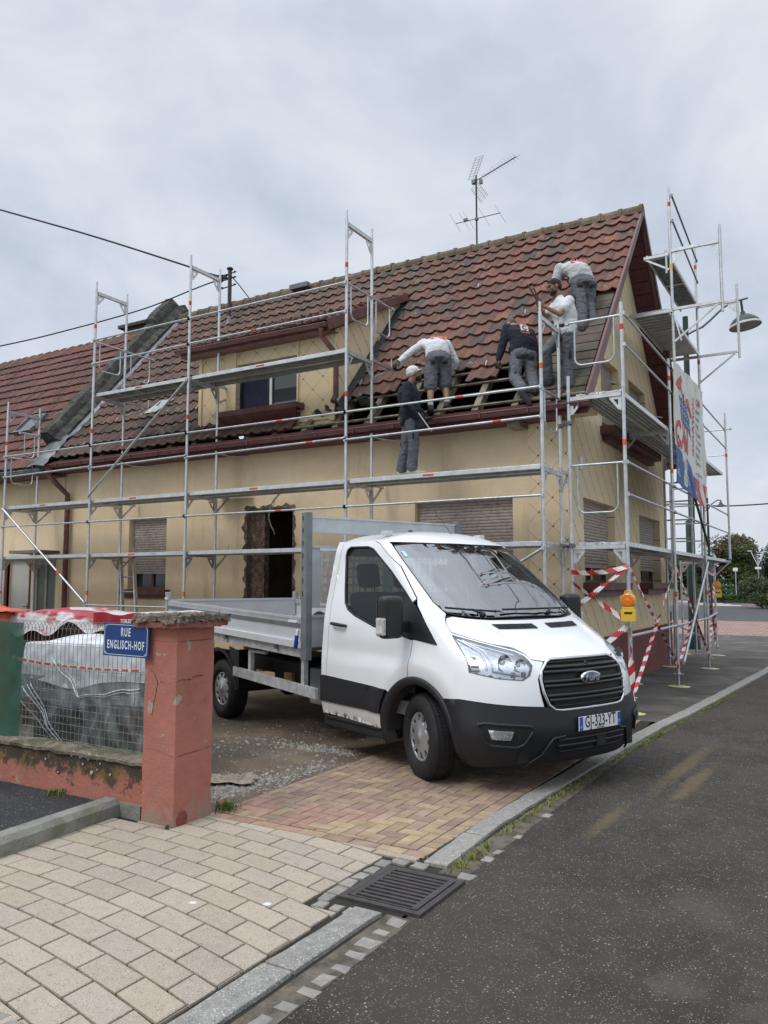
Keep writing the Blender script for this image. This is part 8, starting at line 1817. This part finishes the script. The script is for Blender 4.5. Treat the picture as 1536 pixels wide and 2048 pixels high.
b = MB(); b.box((-.055, .057, -.002), (.045, .085, .002), Mb); b.build('logo_bar', PRED, t, **TL)
for body, sz, yy, mm in (('C', .10, .004, mat('print black', (.02, .02, .02), .7)), ('CAN', .062, -.078, PRED)): ob = text_mesh('back_print', body, sz, mm, None, Mb @ Matrix.Translation((.005, yy, .004)), 1, 0, .003, 'CENTER', .001); ob.parent = t
# 4 bearded, white T-shirt, body turned left, one knee raised
J4 = dict(anL=(-.20, .30, .16), anR=(.03, .10, .03), toL=(-.36, .42, .14), toR=(.03, .34, .02), knL=(-.27, .14, .52), knR=(.02, .12, .36), hiL=(-.02, .26, .78), hiR=(.03, .10, .77), shL=(-.07, .34, 1.24), shR=(.05, .05, 1.22), neck=(-.06, .19, 1.35), head=(-.12, .18, 1.475), face=(-.93, -.20, -.25), crown=(-.1, 0, 1), bow=(.035, 0, 0),
    elL=(-.24, .28, 1.08), wrL=(-.33, .16, 1.17), elR=(-.10, -.05, 1.00), wrR=(-.30, -.02, 1.12), pmL=(-.3, -.5, .5), pmR=(.2, .6, .3), curl=.9)
t, M, G = person('bearded person in a white T-shirt holding up a long tool, one knee raised', (-3.31, 10.52, 4.36), J4, SK2, WHT, GREYT, DSH, dict(sleeve=.5, hem=-.05, loose=.02, topname='t_shirt', tsm=4))
face_bits(t, M, HRD, 'short', HRD)
mt = MW[t.name]; g = Vector((-.375, .03, 1.19))
t = thing('prying_tool', 'long dark bar with a red grip held up by the bearded person', 'tool', tuple(mt @ g), YAW)
b = MB(); b.tube([(0, 0, -.10), (.02, 0, .03)], .019, 8); b.build('grip', mat('tool red', (.5, .03, .03), .4), t, **TL); b = MB(); b.tube([(-.0, 0, -.0), (-.10, .02, .20), (-.16, .02, .28)], [.016, .013, .008], 8); b.tube([(.025, 0, .0), (-.06, .02, .22)], .012, 8); b.bbox((-.03, -.025, -.02), (.06, .03, .05), .01); b.build('bar', mat('tool dark', (.05, .035, .03), .5, .3), t, **TL)
# 5 light grey T-shirt, higher on the boards, bent away
J5 = dict(anL=(-.05, .05, .08), anR=(.13, .14, .17), toL=(-.02, .27, .06), toR=(.16, .34, .16), knL=(-.03, .14, .46), knR=(.12, .26, .52), hiL=(-.06, .24, .84), hiR=(.12, .24, .84), shL=(-.28, .46, 1.18), shR=(.07, .50, 1.22), neck=(-.13, .58, 1.25), head=(-.17, .69, 1.22), face=(-.1, .4, -.9), crown=(0, .9, .2), bow=(0, -.05, .08),
    elL=(-.36, .50, .90), wrL=(-.36, .64, .70), elR=(.14, .74, .92), wrR=(.02, .86, .76), pmL=(.6, .4, 0), pmR=(-.6, .4, 0), curl=.8)
t, M, G = person('person in a light grey T-shirt bent over highest on the roof boards', (-3.34, 11.60, 5.43), J5, SK, LGREY, GREYT, DSH, dict(sleeve=.8, hem=.04, topname='t_shirt'))
back_print(t, G, (('CAN', .12, .45, .02, PRED, .004),), -1, None); face_bits(t, M, None, 'short', HRD)
